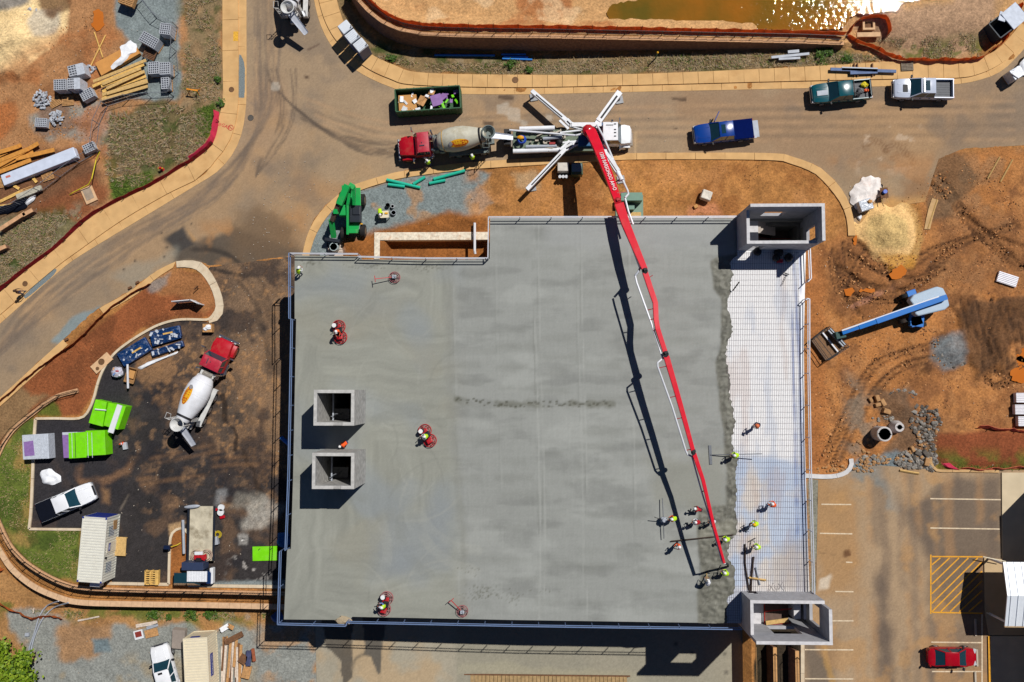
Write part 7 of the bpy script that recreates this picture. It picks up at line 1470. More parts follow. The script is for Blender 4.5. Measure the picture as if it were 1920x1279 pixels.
# -- trowelling machines
M_TRR = mat('trowel_red', rgb(190, 22, 36), 0.4, var=0.15, dirt=rgb(140, 110, 100), dirt_amt=0.5); M_TRP = mat('trowel_ring', rgb(176, 110, 112), 0.5, 0.2, var=0.2); M_STEEL = mat('dull_steel', rgb(120, 116, 112), 0.5, 0.5, var=0.2)
def rider(label, px, py, ax, plabel, shirt, vest, face, hat=HATW, seatoff=0.0, faded=False):
 c = P(px, py, ZD+0.5); c.z = ZD+0.12; t = thing('ride_on_trowel', label, 'ride-on trowel', c, R(ax), 'trowelling machines'); m = M_TRP if faded else M_TRR
 for s in (-1, 1):
  b = MB()
  for r_, z_ in ((0.58, 0.1), (0.58, 0.3), (0.42, 0.3), (0.25, 0.32)): b.ring((s*0.5, 0, z_), r_, 0.028, 24)
  for k in range(8): q_ = k/8*6.283; b.bar((s*0.5+.25*math.cos(q_), .25*math.sin(q_), .31), (s*0.5+.58*math.cos(q_), .58*math.sin(q_), .3), 0.03)
  b.build('guard_ring', m, t)
  b = MB()
  for k in range(4): q_ = k/4*6.283+.3; b.box((s*0.5+.3*math.cos(q_), .3*math.sin(q_), .05), (.45, .16, .03), q_)
  b.build('blades', M_STEEL, t)
 b = MB(); b.box((0, 0, 0.45), (1.3, 0.55, 0.2)); b.box((-0.55, 0, 0.6), (0.35, 0.5, 0.25)); b.build('frame', M_TRR, t, bevel=0.04)
 b = MB(); b.box((0.1, -0.1, 0.65), (0.5, 0.5, 0.25)); b.box((0.6, 0.15, 0.62), (0.3, 0.3, 0.2)); b.build('engine', M_DARK, t, bevel=0.04)
 b = MB(); b.cyl((0.62, 0.3, 0.5), (0.62, 0.3, 0.75), 0.2); b.build('water_bottle', HATW, t, smooth=True)
 b = MB(); b.box((seatoff, 0, 0.85), (0.42, 0.45, 0.1)); b.box((seatoff-0.2, 0, 1.0), (0.08, 0.42, 0.3)); b.build('seat', M_DARK, t, bevel=0.03)
 b = MB()
 for s in (-1, 1): b.bar((seatoff+.3, s*.3, .6), (seatoff+.35, s*.28, 1.1), 0.035)
 b.build('lever', M_DARK, t)
 if plabel: person(plabel, 0, 0, face, 'sit', shirt, vest, NAVY, hat, z=c.z+0.42, at=c+Matrix.Rotation(R(ax), 3, 'Z') @ Vector((seatoff, 0, 0)))
rider('red ride-on power trowel with white water bottle on the upper left of the deck', 636, 622, 100, 'worker in orange vest riding the upper left power trowel', ORV, ORV, 280)
rider('red ride-on power trowel near the middle of the troweled concrete', 801, 817, 118, 'worker in lime and white riding the middle power trowel', WHC, LIME, 200)
rider('pinkish ride-on power trowel touching the south guardrail', 722, 1133, 78, 'worker in light blue shirt riding the power trowel at the south guardrail', LBL, LIME, 160, faded=True)
def walker(label, px, py, ex, ey):
 c = P(px, py, ZD+.3); c.z = ZD+.12; e = P(ex, ey, ZD+.9); t = thing('walk_behind_trowel', label, 'power trowel', c, 0, 'trowelling machines'); b = MB()
 for r_, z_ in ((.5, .08), (.5, .28), (.36, .3)): b.ring((0, 0, z_), r_, .022, 24)
 for k in range(6): q_ = k/6*6.283; b.bar((0, 0, .3), (.5*math.cos(q_), .5*math.sin(q_), .28), .025)
 b.build('guard_ring', M_TRP, t); b = MB()
 for k in range(4): q_ = k/4*6.283; b.box((.25*math.cos(q_), .25*math.sin(q_), .04), (.42, .15, .03), q_)
 b.build('blades', M_STEEL, t); b = MB(); b.box((0, 0, .48), (.34, .3, .3)); b.cyl((.12, .05, .6), (.12, .05, .75), .1); b.build('engine', M_GALV, t, bevel=.03)
 d = e-c; b = MB(); b.bar((0, 0, .4), d, .06); n = Vector((-d.y, d.x, 0)).normalized(); b.bar(d-n*.3, d+n*.3, .05); b.build('handlebar', M_TRR, t)
walker('walk-behind power trowel with long red handle near the north edge', 740, 520, 703, 523)
walker('walk-behind power trowel by the south guardrail', 867, 1146, 846, 1126)
# -- north-west yard and the north verge
M_CMU = mat('grey_block', rgb(186, 190, 198), 0.9, var=0.12, scale=4, bump=0.2); M_PAL = mat('pallet_wood', rgb(196, 148, 96), 0.85, var=0.3, scale=5); M_PALD = mat('weathered_wood', rgb(120, 84, 58), 0.9, var=0.3, scale=5)
M_PLY = mat('plywood', rgb(216, 152, 80), 0.75, var=0.12, scale=2); M_LUM = mat('lumber', rgb(214, 176, 112)); M_LUMY = mat('yellow_lumber', rgb(232, 186, 104), 0.8, var=0.25, scale=3); M_TARP = mat('white_tarp', rgb(246, 248, 252), 0.6, var=0.1, scale=3, bump=0.5, spec=0.2); M_LUMO = mat('orange_lumber', rgb(216, 148, 66), 0.8, var=0.2, scale=3)
def pallet_mesh(b, w=1.2, l=1.0, z=0.0, h=0.14):
 for k in range(3): b.box(((k-1)*(w/2-.05), 0, z+h*.4), (.09, l, h*.7))
 for k in range(7): b.box((0, -l/2+.06+k*(l-.12)/6, z+h-.015), (w, .1, .025))
def pallet(label, px, py, rz, up=0.0, m=None, w=1.2, l=1.0, n=1):
 b = MB()
 for k in range(n): pallet_mesh(b, w, l, k*.15)
 return tag(b.build('pallet', m or M_PAL, loc=G(px, py)+Vector((0, 0, up)), rotz=R(rz)), label, 'pallet', 'pallets in the yard')
def blocks(label, px, py, rz, w=1.1, l=1.2, h=1.1, nx=5, ny=5, wrap=False, gapp=0.0):
 t = thing('block_pallet', label, 'pallet of blocks', G(px, py, h), R(rz), 'pallets of concrete blocks'); t.location = G(px, py, h*.6)
 b = MB(); pallet_mesh(b, w+.1, l+.1); b.build('pallet', M_PAL, t); b = MB(); b.box((0, 0, .16+(h-.36)/2), (w, l, h-.36)); z = .16+h-.36+.09
 for i in range(nx+1): b.box((-w/2+.03+i*(w-.06)/nx, 0, z), (.055, l-.004, .18))
 for j in range(ny+1): b.box((0, -l/2+.03+j*(l-.06)/ny, z), (w-.004, .06, .178))
 b.build('blocks', M_CMU, t)
 if wrap:
  b = MB(); b.box((w*.32, -l*.05, h*.5), (w*.55, l*1.04, h*.98)); b.build('plastic_wrap', mat('shrink_wrap', rgb(200, 206, 216), 0.2, var=0.15, scale=5, bump=0.6), t)
for a in (('pallet of grey blocks topmost by the yard fence', 314, 58, -8, 1.1, 1.15, 1.4), ('wide pallet of grey blocks on a tilted base below the topmost one', 283, 78, -30, 1.9, 1.1, 1.2, 8, 5), ('pallet of grey blocks right of the lumber heap, left of a pair', 291, 130, 3, 1.1, 1.25, 1.1), ('pallet of grey blocks right of the lumber heap, right of a pair', 312, 131, 3, 1.05, 1.25, 1.1), ('half empty block pallet below the pair right of the lumber', 312, 158, 4, .8, 1.2, .9, 3, 5),
  ('plastic wrapped block pallet left of the plywood stack', 146, 134, 14, 1.5, 1.1, 1.2, 5, 4, True), ('block pallet leftmost of the close pair west of the lumber', 117, 162, 3, 1.25, 1.1, 1.3), ('wrapped block pallet right of the close pair west of the lumber', 143, 160, 4, 1.2, 1.1, 1.5, 5, 4, True), ('broken down block pallet tilted toward the lumber end', 166, 179, 28, 1.3, 1.0, .9), ('small block pallet lowest on the left by the orange earth', 79, 231, -3, 1.2, .9, .7, 6, 4), ('dark block pallet beside the yard fence bend', 169, 278, 25, 1.2, .9, .7, 5, 4)):
 blocks(*a)
def rubble(name, label, px, py, r, n, m, h=.5, s=.2, pal=False, cat='rubble pile', sq=1.0):
 t = thing(name, label, cat, G(px, py)); b = MB()
 if pal: p_ = MB(); pallet_mesh(p_); p_.build('pallet', M_PAL, t)
 for k in range(n):
  a, d = random.uniform(0, 6.283), r*math.sqrt(random.random()); z = max(0, h*(1-d/r))*random.uniform(.4, 1)
  b.box((d*math.cos(a), d*math.sin(a)*sq, z+(.16 if pal else .05)), (s*random.uniform(.6, 1.6), s*random.uniform(.5, 1.1), s*random.uniform(.5, 1)), random.uniform(0, 3), random.uniform(-.6, .6), random.uniform(-.6, .6))
 b.build('rubble_pieces', m, t); return t
rubble('broken_blocks', 'heap of broken grey blocks at the left of the yard', 81, 187, 1.0, 70, M_CMU, .7); rubble('broken_blocks', 'broken grey blocks piled on a pallet above the lowest block pallet', 108, 222, .75, 50, M_CMU, .6, pal=True)
rubble('broken_blocks', 'scattered block pieces beside the plywood stack', 172, 131, .6, 14, M_CMU, .2); rubble('broken_blocks', 'few blocks lying by the sand pile in the corner', 55, 42, 1.6, 22, M_CMU, .15, .3)
for a in (('slatted pallet lying flat beside the rubble heap', 104, 192, 28), ('slatted pallet standing in the shade below the close pair', 128, 190, 5), ('pallet at the top edge with blocks above', 248, 8, -20, .6, None, 1.6, 1.2, 4), ('dark weathered pallet leaning below the wide block pallet', 284, 104, -22, .3, M_PALD, 1.3, 1.1), ('small broken pallet under the long wrapped beam', 90, 330, 20), ('pallet at the left edge under the long wrapped beam', 2, 344, 8), ('pallet covered by grey boards at the bottom of the yard', 52, 362, 20, 0, None, 1.4, 1.1), ('grey slatted pallet on the pavement beside the silver pickup', 1699, 125, 2, .14, mat('grey_wood', rgb(140, 128, 112), .9, var=.25, scale=5))): pallet(*a)
t = thing('plywood_stack', 'stack of tan plywood sheets beside the lumber heap', 'plywood stack', G(214, 113)); o = G(214, 113); b = MB()
cs = [P(178, 118, .5)-o, P(190, 142, .5)-o, P(262, 100, .5)-o, P(250, 80, .5)-o]; b.prism([(p.x, p.y) for p in cs], 0.05, .5); b.build('sheets', M_PLY, t, bevel=.01)
def draped(name, label, poly, z0, m, cat='tarp', amp=.12, n=14, ground=True, h=.15):
 ps = [G(x, y) for x, y in poly]; c = sum(ps, Vector())/len(ps); b = MB(); rr = []; path = resample(smooth_path(ps+[ps[0]], .3), .25)[:-1]; seed = random.random()*50
 for k in range(7):
  q_ = 1-k/6.01; rr.append([c+(p-c)*q_*(1+.06*math.sin(i*1.7+k)) for i, p in enumerate(path)])
 vs = []
 for k, r_ in enumerate(rr):
  vs.append([Vector((p.x-c.x, p.y-c.y, z0+(0.01 if k == 0 else h*min(1, k*.6)+amp*2*(float(fbm(np.array([p.x]), np.array([p.y]), 1.6, 3, seed)[0])-.5)))) for p in r_])
 b.loft(vs, cap=False); o = b.build(name, m, loc=c, smooth=True); return tag(o, label, cat)
draped('tarp', 'crumpled white tarp over the right end of the plywood stack', [(229, 92), (252, 80), (262, 98), (247, 107), (240, 118), (215, 134), (210, 130), (232, 112)], .5, M_TARP)
grp = 'loose lumber in the yard'
pl = [((175, 153), (274, 113), .5), ((174, 162), (270, 121), .4), ((192, 158), (264, 128), .7), ((190, 162), (266, 134), .55), ((200, 166), (271, 134), .8), ((192, 172), (274, 143), .5), ((192, 178), (276, 150), .7), ((192, 182), (277, 156), .6), ((191, 187), (277, 162), .75), ((196, 170), (272, 139), .45), ((200, 176), (277, 153), .85)]
for k, (a, c, z) in enumerate(pl):
 u, v = P(*a, z), P(*c, z); m_ = (u+v)/2; b = MB(); b.bar(u-m_, v-m_, .3, .09); tag(b.build('lumber_plank', (M_LUM, M_LUMY)[k % 2], loc=m_), 'long tan plank in the fanned heap right of the plywood', 'plank', grp)
pl = [((-15, 318), (72, 269), .5), ((-15, 298), (40, 272), .4), ((-15, 307), (52, 280), .55), ((30, 298), (102, 281), .45), ((-15, 328), (58, 300), .35), ((-15, 290), (34, 275), .6), ((-10, 318), (62, 284), .3)]
for a, c, z in pl:
 u, v = P(*a, z), P(*c, z); m_ = (u+v)/2; b = MB(); b.bar(u-m_, v-m_, .42, .1); tag(b.build('lumber_plank', M_LUMO, loc=m_), 'broad orange tan plank in the heap left of the wrapped beam', 'plank', 'orange planks by the wrapped beam')
for lab, a, c in (('thin stick crossing another above the plywood, leaning right', (170, 124), (198, 66)), ('thin stick crossing another above the plywood, leaning left', (177, 60), (193, 108)), ('single plank beside the grey boards at the bottom of the yard', (0, 378), (43, 357)), ('short stick by the black plastic at the left edge', (0, 387), (26, 384)), ('plank end below the wrapped beam, left', (26, 348), (36, 354)), ('plank end below the wrapped beam, right', (62, 334), (69, 342))):
 u, v = P(*a, .1), P(*c, .1); m_ = (u+v)/2; b = MB(); b.bar(u-m_, v-m_, .12 if 'thin' in lab else .3, .06); tag(b.build('plank', M_LUMY, loc=m_), lab, 'plank')
t = thing('wrapped_beam', 'long white plastic wrapped beam with red mark at one end', 'wrapped beam', G(75, 312)); o = G(75, 312); b = MB(); b.bar(P(8, 340, .35)-o, P(144, 287, .35)-o, 1.15, .7); b.build('wrapping', mat('pale_wrap', rgb(214, 222, 240), .4, var=.1, scale=1.5, bump=.2), t, bevel=.05); b = MB(); b.box(P(15, 331, .71)-o, (.5, .22, .01), .3); b.build('red_mark', mat('faded_red_mark', rgb(206, 120, 106), .7), t)
u, v = P(32, 370, .4), P(78, 352, .4); m_ = (u+v)/2; b = MB(); b.bar(u-m_, v-m_, .55, .2); tag(b.build('grey_board', mat('grey_board', rgb(190, 184, 166), .8, var=.15), loc=m_), 'pale grey board on the covered pallet', 'board')
for lab, pg, m in (('black plastic sheet crumpled at the left edge of the yard', [(-5, 388), (20, 384), (40, 372), (60, 375), (50, 390), (30, 398), (-5, 402)], M_BLKC), ('torn white plastic over the black sheet at the yard bottom', [(47, 382), (60, 370), (70, 366), (66, 376), (52, 386)], M_TARP)):
 draped('plastic_sheet', lab, pg, .15, m, 'plastic sheet')
for k, (a, c, lab) in enumerate((((0, 431), (48, 400), 'long weathered block wall stub at the left edge of the verge'), ((44, 404), (62, 394), 'short raised end of the block wall stub'), ((-6, 470), (12, 462), 'small block wall stub at the left edge'))):
 u, v = P(*a, .7), P(*c, .7); W_ = [u.lerp(v, q_/8) for q_ in range(9)]; retaining('retaining_wall', lab, W_, lambda p: .85, lambda p: -.1, .2, cw=.4)
t = thing('inlet_box', 'square concrete inlet frame with grey cover on the red verge', 'drain inlet', G(168, 366), R(25)); b = MB(); b.box((0, 0, .08), (1.25, 1.7, .16)); b.build('frame', mat('inlet_concrete', rgb(222, 182, 140), .9, var=.15), t, bevel=.03); b = MB(); b.box((0, .1, .17), (.85, 1.2, .03)); b.build('cover', mat('cover_grey', rgb(168, 150, 130), .8, var=.2), t)
t = thing('sawhorse', 'yellow orange sawhorse barrier on the dry verge', 'barrier', G(366, 174)); b = MB(); b.bar((-.55, .1, .85), (.6, -.1, .85), .14, .05); b.build('top_rail', mat('barrier_orange', rgb(236, 150, 36), .6), t)
for s in (-1, 1):
 for d_ in (-1, 1): b = MB(); b.bar((s*.45, 0, .85), (s*.5, d_*.35, 0), .06); b.build('leg', mat('barrier_orange', rgb(236, 150, 36)), t)
t = thing('fire_hydrant', 'red and yellow fire hydrant in the grass near the pink silt fence', 'fire hydrant', G(305, 318)); b = MB(); b.lathe((0, 0, 0), (0, 0, .75), [(0, .2), (.05, .2), (.06, .13), (.7, .13), (.8, .15), (.92, .11), (1, .03)], 14); b.build('barrel', P_REDT, t, smooth=True); b = MB(); b.cyl((-.25, 0, .5), (.25, 0, .5), .07); b.build('nozzle', M_LOGOY, t)
M_WIRE = mat('fence_wire', rgb(150, 156, 164), .5, .5)
for lab, pts in (('leaning chain link fence along the east side of the grey yard', [(268, 0), (284, 28), (303, 38), (334, 52), (330, 108), (340, 122), (328, 160), (326, 182)]), ('collapsed chain link fence across the yard below the lumber', [(326, 182), (255, 185), (222, 190), (192, 204), (188, 225), (182, 275)]), ('sagging chain link fence from the dark block pallet down to the left edge', [(188, 283), (150, 305), (110, 335), (80, 358), (40, 385), (0, 402)])):
 picket_fence('chain_link_fence', lab, smooth_path(PS(pts), 1.0), lambda p: 0.0, 1.5, fgap=2.4, pick=.3, m=M_WIRE)
rod('caution_tape', 'yellow caution tape strung across the red verge', 'caution tape', [P(187, 285, .8), P(180, 300, .5), P(172, 335, .9), P(166, 346, .6), P(135, 362, .3), P(131, 365, .1)], .05, mat('caution_yellow', rgb(226, 208, 40), .6), 5)
for lab, x, y, r, zz in (('round brown lid in the west pavement beside the gravel strip', 434, 168, .28, .155), ('round brown lid in the lower west pavement', 47, 532, .28, .155), ('round brown lid in the north pavement', 966, 150, .33, .155), ('dark manhole cover in the road near the west kerb', 470, 221, .32, .02)):
 b = MB(); b.cyl((0, 0, 0), (0, 0, .012), r, n=24); b.ring((0, 0, .012), r*.8, .012); tag(b.build('manhole_cover', mat('brown_iron', rgb(126, 92, 62), .7, .3, var=.2) if zz > .1 else mat('iron', rgb(104, 98, 92), .6, .5), loc=P(x, y, zz)), lab, 'manhole cover')
b = MB(); b.box((0, 0, .2), (.22, .22, .05)); t = thing('marker_post', 'green marker post with yellow cap on the north verge', 'marker post', P(1229, 110, 0)); b = MB(); b.cyl((0, 0, 0), (0, 0, 1.5), .07); b.build('post', mat('post_green', rgb(70, 116, 90), .6), t); b = MB(); b.ball((0, 0, 1.52), .11); b.build('cap', M_LOGOY, t, smooth=True)
for lab, a, c, r in (('blue pipe lying in the shade below the pond wall, long western one', (815, 103.5), (928, 104), .11), ('blue pipe below the pond wall, shorter upper one', (940, 102), (986, 102), .1), ('pale blue pipe below the pond wall, shorter lower one', (942, 110), (998, 112), .1), ('short blue pipe between the two pond wall pipe groups', (944, 106), (990, 107), .09)):
 u, v = P(*a, .12), P(*c, .12); m_ = (u+v)/2; b = MB(); b.cyl(u-m_, v-m_, r); tag(b.build('pipe', mat('blue_pipe', rgb(40, 130, 220), .5), loc=m_, smooth=True), lab, 'pipe')
for lab, a, c, w_, m in (('long grey steel channel in the weeds near the wall end', (1446, 108), (1517, 101), .25, M_GALV), ('short grey steel channel above the long one in the weeds', (1477, 98), (1498, 96), .3, M_GALV), ('grey steel channel below the long one in the weeds', (1460, 111), (1500, 109), .22, M_GALV), ('long grey box beam on skids on the pavement by the teal pickup', (1557, 130), (1680, 134), .3, mat('blue_steel', rgb(104, 124, 164), .75, .0, var=.15)), ('thicker grey box beam on the pavement by the teal pickup', (1578, 129), (1645, 131), .36, M_GALV), ('short blue grey box beam nearest the teal pickup', (1594, 137), (1645, 135), .32, mat('blue_steel', rgb(118, 138, 176)))):
 u, v = P(*a, .42), P(*c, .42); m_ = (u+v)/2; b = MB(); b.bar(u-m_, v-m_, w_, .16); tag(b.build('steel_beam', m, loc=m_), lab, 'steel beam')
for k, x in enumerate((1601, 1607, 1635)):
 b = MB(); b.box((0, 0, .1), (.12, 1.3, .18)); tag(b.build('timber_skid', M_PALD, loc=P(x, 132, .15)), ['timber skid under the grey beams, westernmost', 'timber skid under the grey beams, middle', 'timber skid under the grey beams, easternmost'][k], 'timber')
t = thing('drain_inlet', 'concrete drain inlet inside the orange netting loop', 'drain inlet', G(1627, 48)); b = MB()
for c_, d_ in (((0, .45, .15), (1.2, .2, .3)), ((0, -.45, .15), (1.2, .2, .3)), ((-.5, 0, .15), (.2, .7, .3)), ((.5, 0, .15), (.2, .7, .3))): b.box(c_, d_)
b.build('frame', mat('inlet_concrete', rgb(222, 182, 140)), t); b = MB(); b.box((0, 0, .05), (.8, .7, .04)); b.build('grate', M_PALD, t); b = MB(); b.box((0, -1.0, .1), (2.3, .45, .2)); b.build('apron', mat('inlet_concrete', rgb(222, 182, 140)), t)
M_PJ = mat('toilet_roof', rgb(224, 230, 238), .4, var=.04); M_PJB = mat('toilet_blue', rgb(62, 92, 150), .5, var=.08)
for k, (x, y, lab) in enumerate(((647, 57, 'white rounded roof portable toilet, topmost of three'), (660, 74, 'ribbed roof portable toilet, middle of three'), (675, 90, 'ribbed roof portable toilet with blue side, lowest of three'))):
 t = thing('portable_toilet', lab, 'portable toilet', P(x+9, y+11, .15), R(-51), 'portable toilets'); b = MB(); b.box((0, 0, 1.05), (1.05, 1.15, 2.1)); b.build('walls', M_PJB, t, bevel=.04); b = MB(); b.loft([[(-.56, -.6, 2.1), (.56, -.6, 2.1), (.56, .6, 2.1), (-.56, .6, 2.1)], [(-.5, -.56, 2.26), (.5, -.56, 2.26), (.5, .56, 2.26), (-.5, .56, 2.26)]])
 if k:
  for j in range(5): b.box((-.36+j*.18, 0, 2.28), (.06, .9, .04))
 b.build('roof', M_PJ, t, bevel=.06); b = MB(); b.box((-.535, 0, 1.0), (.03, .7, 1.9)); b.build('door', mat('door_blue', rgb(90, 120, 170), .5), t); b = MB(); b.cyl((.42, .48, 2.1), (.42, .48, 2.5), .05); b.build('vent_pipe', M_DARK, t)
t = thing('roll_off_dumpster', 'dark green open roll-off dumpster full of scrap on the road', 'dumpster', P(806, 196)); o = P(806, 196); M_DG = mat('dumpster_green', rgb(52, 96, 64), .6, var=.2, scale=3, dirt=rgb(110, 96, 76), dirt_amt=.4); rz = ang((744, 192), (871, 184)); b = MB(); L_, w_, h_ = 6.5, 2.25, 1.75
for c_, d_ in (((0, w_/2, h_/2), (L_, .1, h_)), ((0, -w_/2, h_/2), (L_, .1, h_)), ((L_/2, 0, h_/2), (.12, w_-.1, h_)), ((-L_/2, 0, h_/2), (.12, w_-.1, h_))): b.box(c_, d_, 0)
for k in range(9): b.box((-L_/2+.5+k*.7, -w_/2-.08, h_/2), (.1, .08, h_*.9)); b.box((-L_/2+.5+k*.7, w_/2+.08, h_/2), (.1, .08, h_*.9))
b.build('sides', M_DG, t); b = MB(); b.box((0, 0, .15), (L_-.1, w_-.1, .15)); b.build('floor', M_DG, t); t.rotation_euler.z = rz; rnd = random.Random(9)
PURP = mat('purple_board', rgb(150, 112, 172), .7, var=.15); LIMEB = mat('lime_board', rgb(116, 216, 8), .6, var=.06); CARD = mat('cardboard', rgb(206, 152, 90), .85, var=.1)
def scrap(lab, cat, name, n, m, xr, yr, sz, z0=.9, thin=.08):
 for k in range(n):
  b = MB(); b.box((0, 0, 0), (sz*rnd.uniform(.5, 1.3), sz*rnd.uniform(.3, 1), thin), rnd.uniform(0, 3), rnd.uniform(-.35, .35), rnd.uniform(-.35, .35)); q_ = Matrix.Rotation(rz, 3, 'Z') @ Vector((rnd.uniform(*xr), rnd.uniform(*yr), z0+rnd.uniform(0, .35))); tag(b.build(name, m, loc=o+q_), lab, cat, 'scrap in the dumpster')
scrap('purple board offcut in the green dumpster', 'board offcut', 'board_offcut', 10, PURP, (.6, 2.8), (-.8, .8), .7); scrap('lime green board offcut in the green dumpster', 'board offcut', 'board_offcut', 6, LIMEB, (1.0, 2.9), (-.8, .5), .45, 1.1); scrap('crumpled white plastic in the green dumpster', 'plastic', 'plastic_scrap', 12, M_TARP, (-2.9, .5), (-.9, .9), .5, 1.05, .15); scrap('splintered wood in the green dumpster', 'wood', 'wood_scrap', 8, M_PAL, (-2.0, .6), (-.6, 1.0), .8, 1.0, .06)
b = MB(); b.box((0, 0, 0), (1.8, 1.6, .5)); tag(b.build('cardboard_box', CARD, loc=o+Matrix.Rotation(rz, 3, 'Z') @ Vector((-2.1, -.1, .95)), rotz=rz), 'large flattened cardboard box at the left end of the dumpster', 'cardboard box')
b = MB(); b.box((0, 0, 0), (1.1, 1.1, .3), .25, .1, .1); tag(b.build('board_stack', PURP, loc=o+Matrix.Rotation(rz, 3, 'Z') @ Vector((.85, -.1, 1.35)), rotz=rz), 'big purple board lying in the middle of the dumpster', 'board')
t = thing('tarped_dumpster', 'dark dumpster half covered by a silver white tarp at the corner', 'dumpster', G(1876, 50), R(37)); b = MB()
for c_, d_ in (((0, .9, .7), (3.4, .1, 1.4)), ((0, -.9, .7), (3.4, .1, 1.4)), ((1.7, 0, .7), (.1, 1.7, 1.4)), ((-1.7, 0, .7), (.1, 1.7, 1.4)), ((0, 0, .2), (3.3, 1.7, .1))): b.box(c_, d_)
b.build('sides', mat('dumpster_grey', rgb(50, 60, 70), .6, var=.2), t); b = MB(); b.box((0, 1.5, .25), (3.2, .9, .1), 0, 0, .5); b.build('ramp', mat('ramp_tan', rgb(160, 150, 130), .8, var=.2), t)
b = MB(); b.box((.7, 0, 1.45), (2.0, 2.0, .12), .05, .08, .06); b.box((-.3, .65, 1.5), (1.0, .7, .1), .6, .1); b.build('tarp', mat('silver_tarp', rgb(206, 214, 228), .6, .0, var=.12, scale=3, bump=.6), t, bevel=.03)
t = thing('wrapped_pallet', 'shrink wrapped pallet load standing at the road bend', 'wrapped load', G(1893, 146), R(30)); b = MB(); b.box((0, 0, .75), (1.25, 1.1, 1.3)); b.build('load', mat('shrink_wrap', rgb(200, 206, 216)), t, bevel=.08); b = MB(); b.box((0, 0, 1.42), (1.0, .8, .08), .4, .1); b.build('torn_wrap', M_TARP, t); b = MB(); pallet_mesh(b); b.build('pallet', M_PAL, t)
draped('tarp', 'white tarp at the right edge behind the wrapped load', [(1905, 125), (1925, 100), (1945, 110), (1935, 135), (1912, 140)], .6, M_TARP)
MK = mat('red_spray_paint', rgb(206, 66, 64), .8, var=.3, scale=9); b = MB(); o = P(424, 237, .158)
for a_, t_ in (('II', (412, 234)), ('GAS', (423, 237))):
 v, f = text_mesh(a_, .5); c = P(*t_, .158)-o; r_ = Matrix.Rotation(R(-22), 3, 'Z'); b.add([r_ @ Vector(p)+c for p in v], f)
b.ring(P(432.5, 239.5, .16)-o, .27, .03, 20); b.bar(P(430, 237, .16)-o, P(435, 242, .16)-o, .06, .01); kind(b.build('pavement_marking', MK, loc=o), 'structure')
b = MB(); b.box((0, 0, 0), (.5, 1.0, .004)); kind(b.build('pavement_marking', mat('yellow_spray_paint', rgb(240, 182, 60), .8, var=.3, scale=5), loc=P(442, 68, .156)), 'structure')
# -- west car park
M_LIMEF = mat('lime_face', rgb(126, 226, 6), .5, var=.1, scale=2.5, bump=.25, dirt=rgb(150, 190, 90), dirt_amt=.45); M_PURPF = mat('purple_print', rgb(146, 112, 172), .6, var=.15, scale=4); M_WRAP = mat('shrink_wrap', rgb(200, 206, 216)); M_WPL = mat('white_panel', rgb(232, 234, 238), .5, var=.06)
def stack(label, parts, cat='board stack', rz=0):
 """bundles of boards: parts = (name, corner px list, z0, z1, material)"""
 c = P(sum(p[0] for p in parts[0][1])/4, sum(p[1] for p in parts[0][1])/4, parts[0][3]); c.z = 0; t = thing('board_bundle', label, cat, c)
 for nm, ps, z0, z1, m in parts:
  q_ = [P(x, y, z1)-c for x, y in ps]; b = MB(); b.prism([(p.x, p.y) for p in q_], z0, z1); b.build(nm, m, t, bevel=.03)
 return t
t = stack('tilted pair of lime green wrapped board bundles nearest the kerb curve', [('board_bundle_left', [(179, 749), (200, 754), (192, 800), (166, 793)], 0, 1.1, M_LIMEF), ('board_bundle_right', [(203, 755), (236, 762), (221, 806), (194, 798)], 0, 1.35, M_LIMEF)])
for o_, nm in zip(t.children, ('bundle', 'bundle')): o_.name = nm
tag(MB().prism([(p.x, p.y) for p in PS([(220, 758), (229, 761), (212, 813), (202, 810)], 1.5)], 1.38, 1.5).build('panel', M_WPL), 'long white panel lying across the tilted lime bundles', 'panel')
rod('channel', 'thin white channel on the tilted lime bundle', 'channel', [P(178, 767.5, 1.2), P(199, 769.5, 1.2)], .07, M_WPL, 4)
t = stack('two lime green board bundles side by side in the lot', [('bundle', [(128, 812), (160, 810), (162, 858), (129, 860)], 0, 1.2, M_LIMEF), ('bundle', [(160, 808), (196, 807), (198, 853), (162, 855)], 0, 1.45, M_LIMEF)])
for xa in (134, 140, 166, 174): b = MB(); u, v = P(xa, 811, 1.25)-t.location, P(xa+1.5, 858, 1.25)-t.location; b.bar((u.x, u.y, 1.2 if xa < 160 else 1.45), (v.x, v.y, 1.2 if xa < 160 else 1.45), .05, .02); b.build('strap', M_DARK if xa == 140 else M_WRAP, t)
b = MB(); b.prism([(p.x, p.y) for p in PS([(183, 807.5), (193, 807.3), (194, 853), (184, 854)], 1.47)], 1.451, 1.47); b.build('white_strip', mat('pale_lime', rgb(176, 232, 110), .4, var=.15), t)
stack('purple and white board bundle half hidden under the lime pair', [('bundle', [(116, 811), (150, 810), (150, 858), (119, 859)], 0, .9, M_PURPF), ('white_edge', [(116.5, 811), (145, 810), (145, 815), (117, 816)], .901, .93, M_WRAP)])
t = stack('shrink wrapped purple board bundle by the lawn kerb', [('bundle', [(41, 816), (90, 813), (92, 860), (43, 862)], 0, 1.15, M_WRAP), ('printed_panel', [(44, 829), (62, 826), (65, 854), (46, 856)], 1.151, 1.165, M_PURPF)])
b = MB()
for k in range(5):
 u, v = P(66+k*5.3, 815, 1.16)-t.location, P(68+k*5.3, 860, 1.16)-t.location; b.bar(u, v, .12, .05)
b.build('wrap_fold', M_WRAP, t)
draped('tarp', 'crumpled white plastic sheet on the asphalt below the purple bundle', [(76, 886), (86, 879), (98, 880), (107, 888), (116, 893), (114, 903), (106, 908), (86, 908), (78, 900)], .03, M_TARP, amp=.18, h=.2)
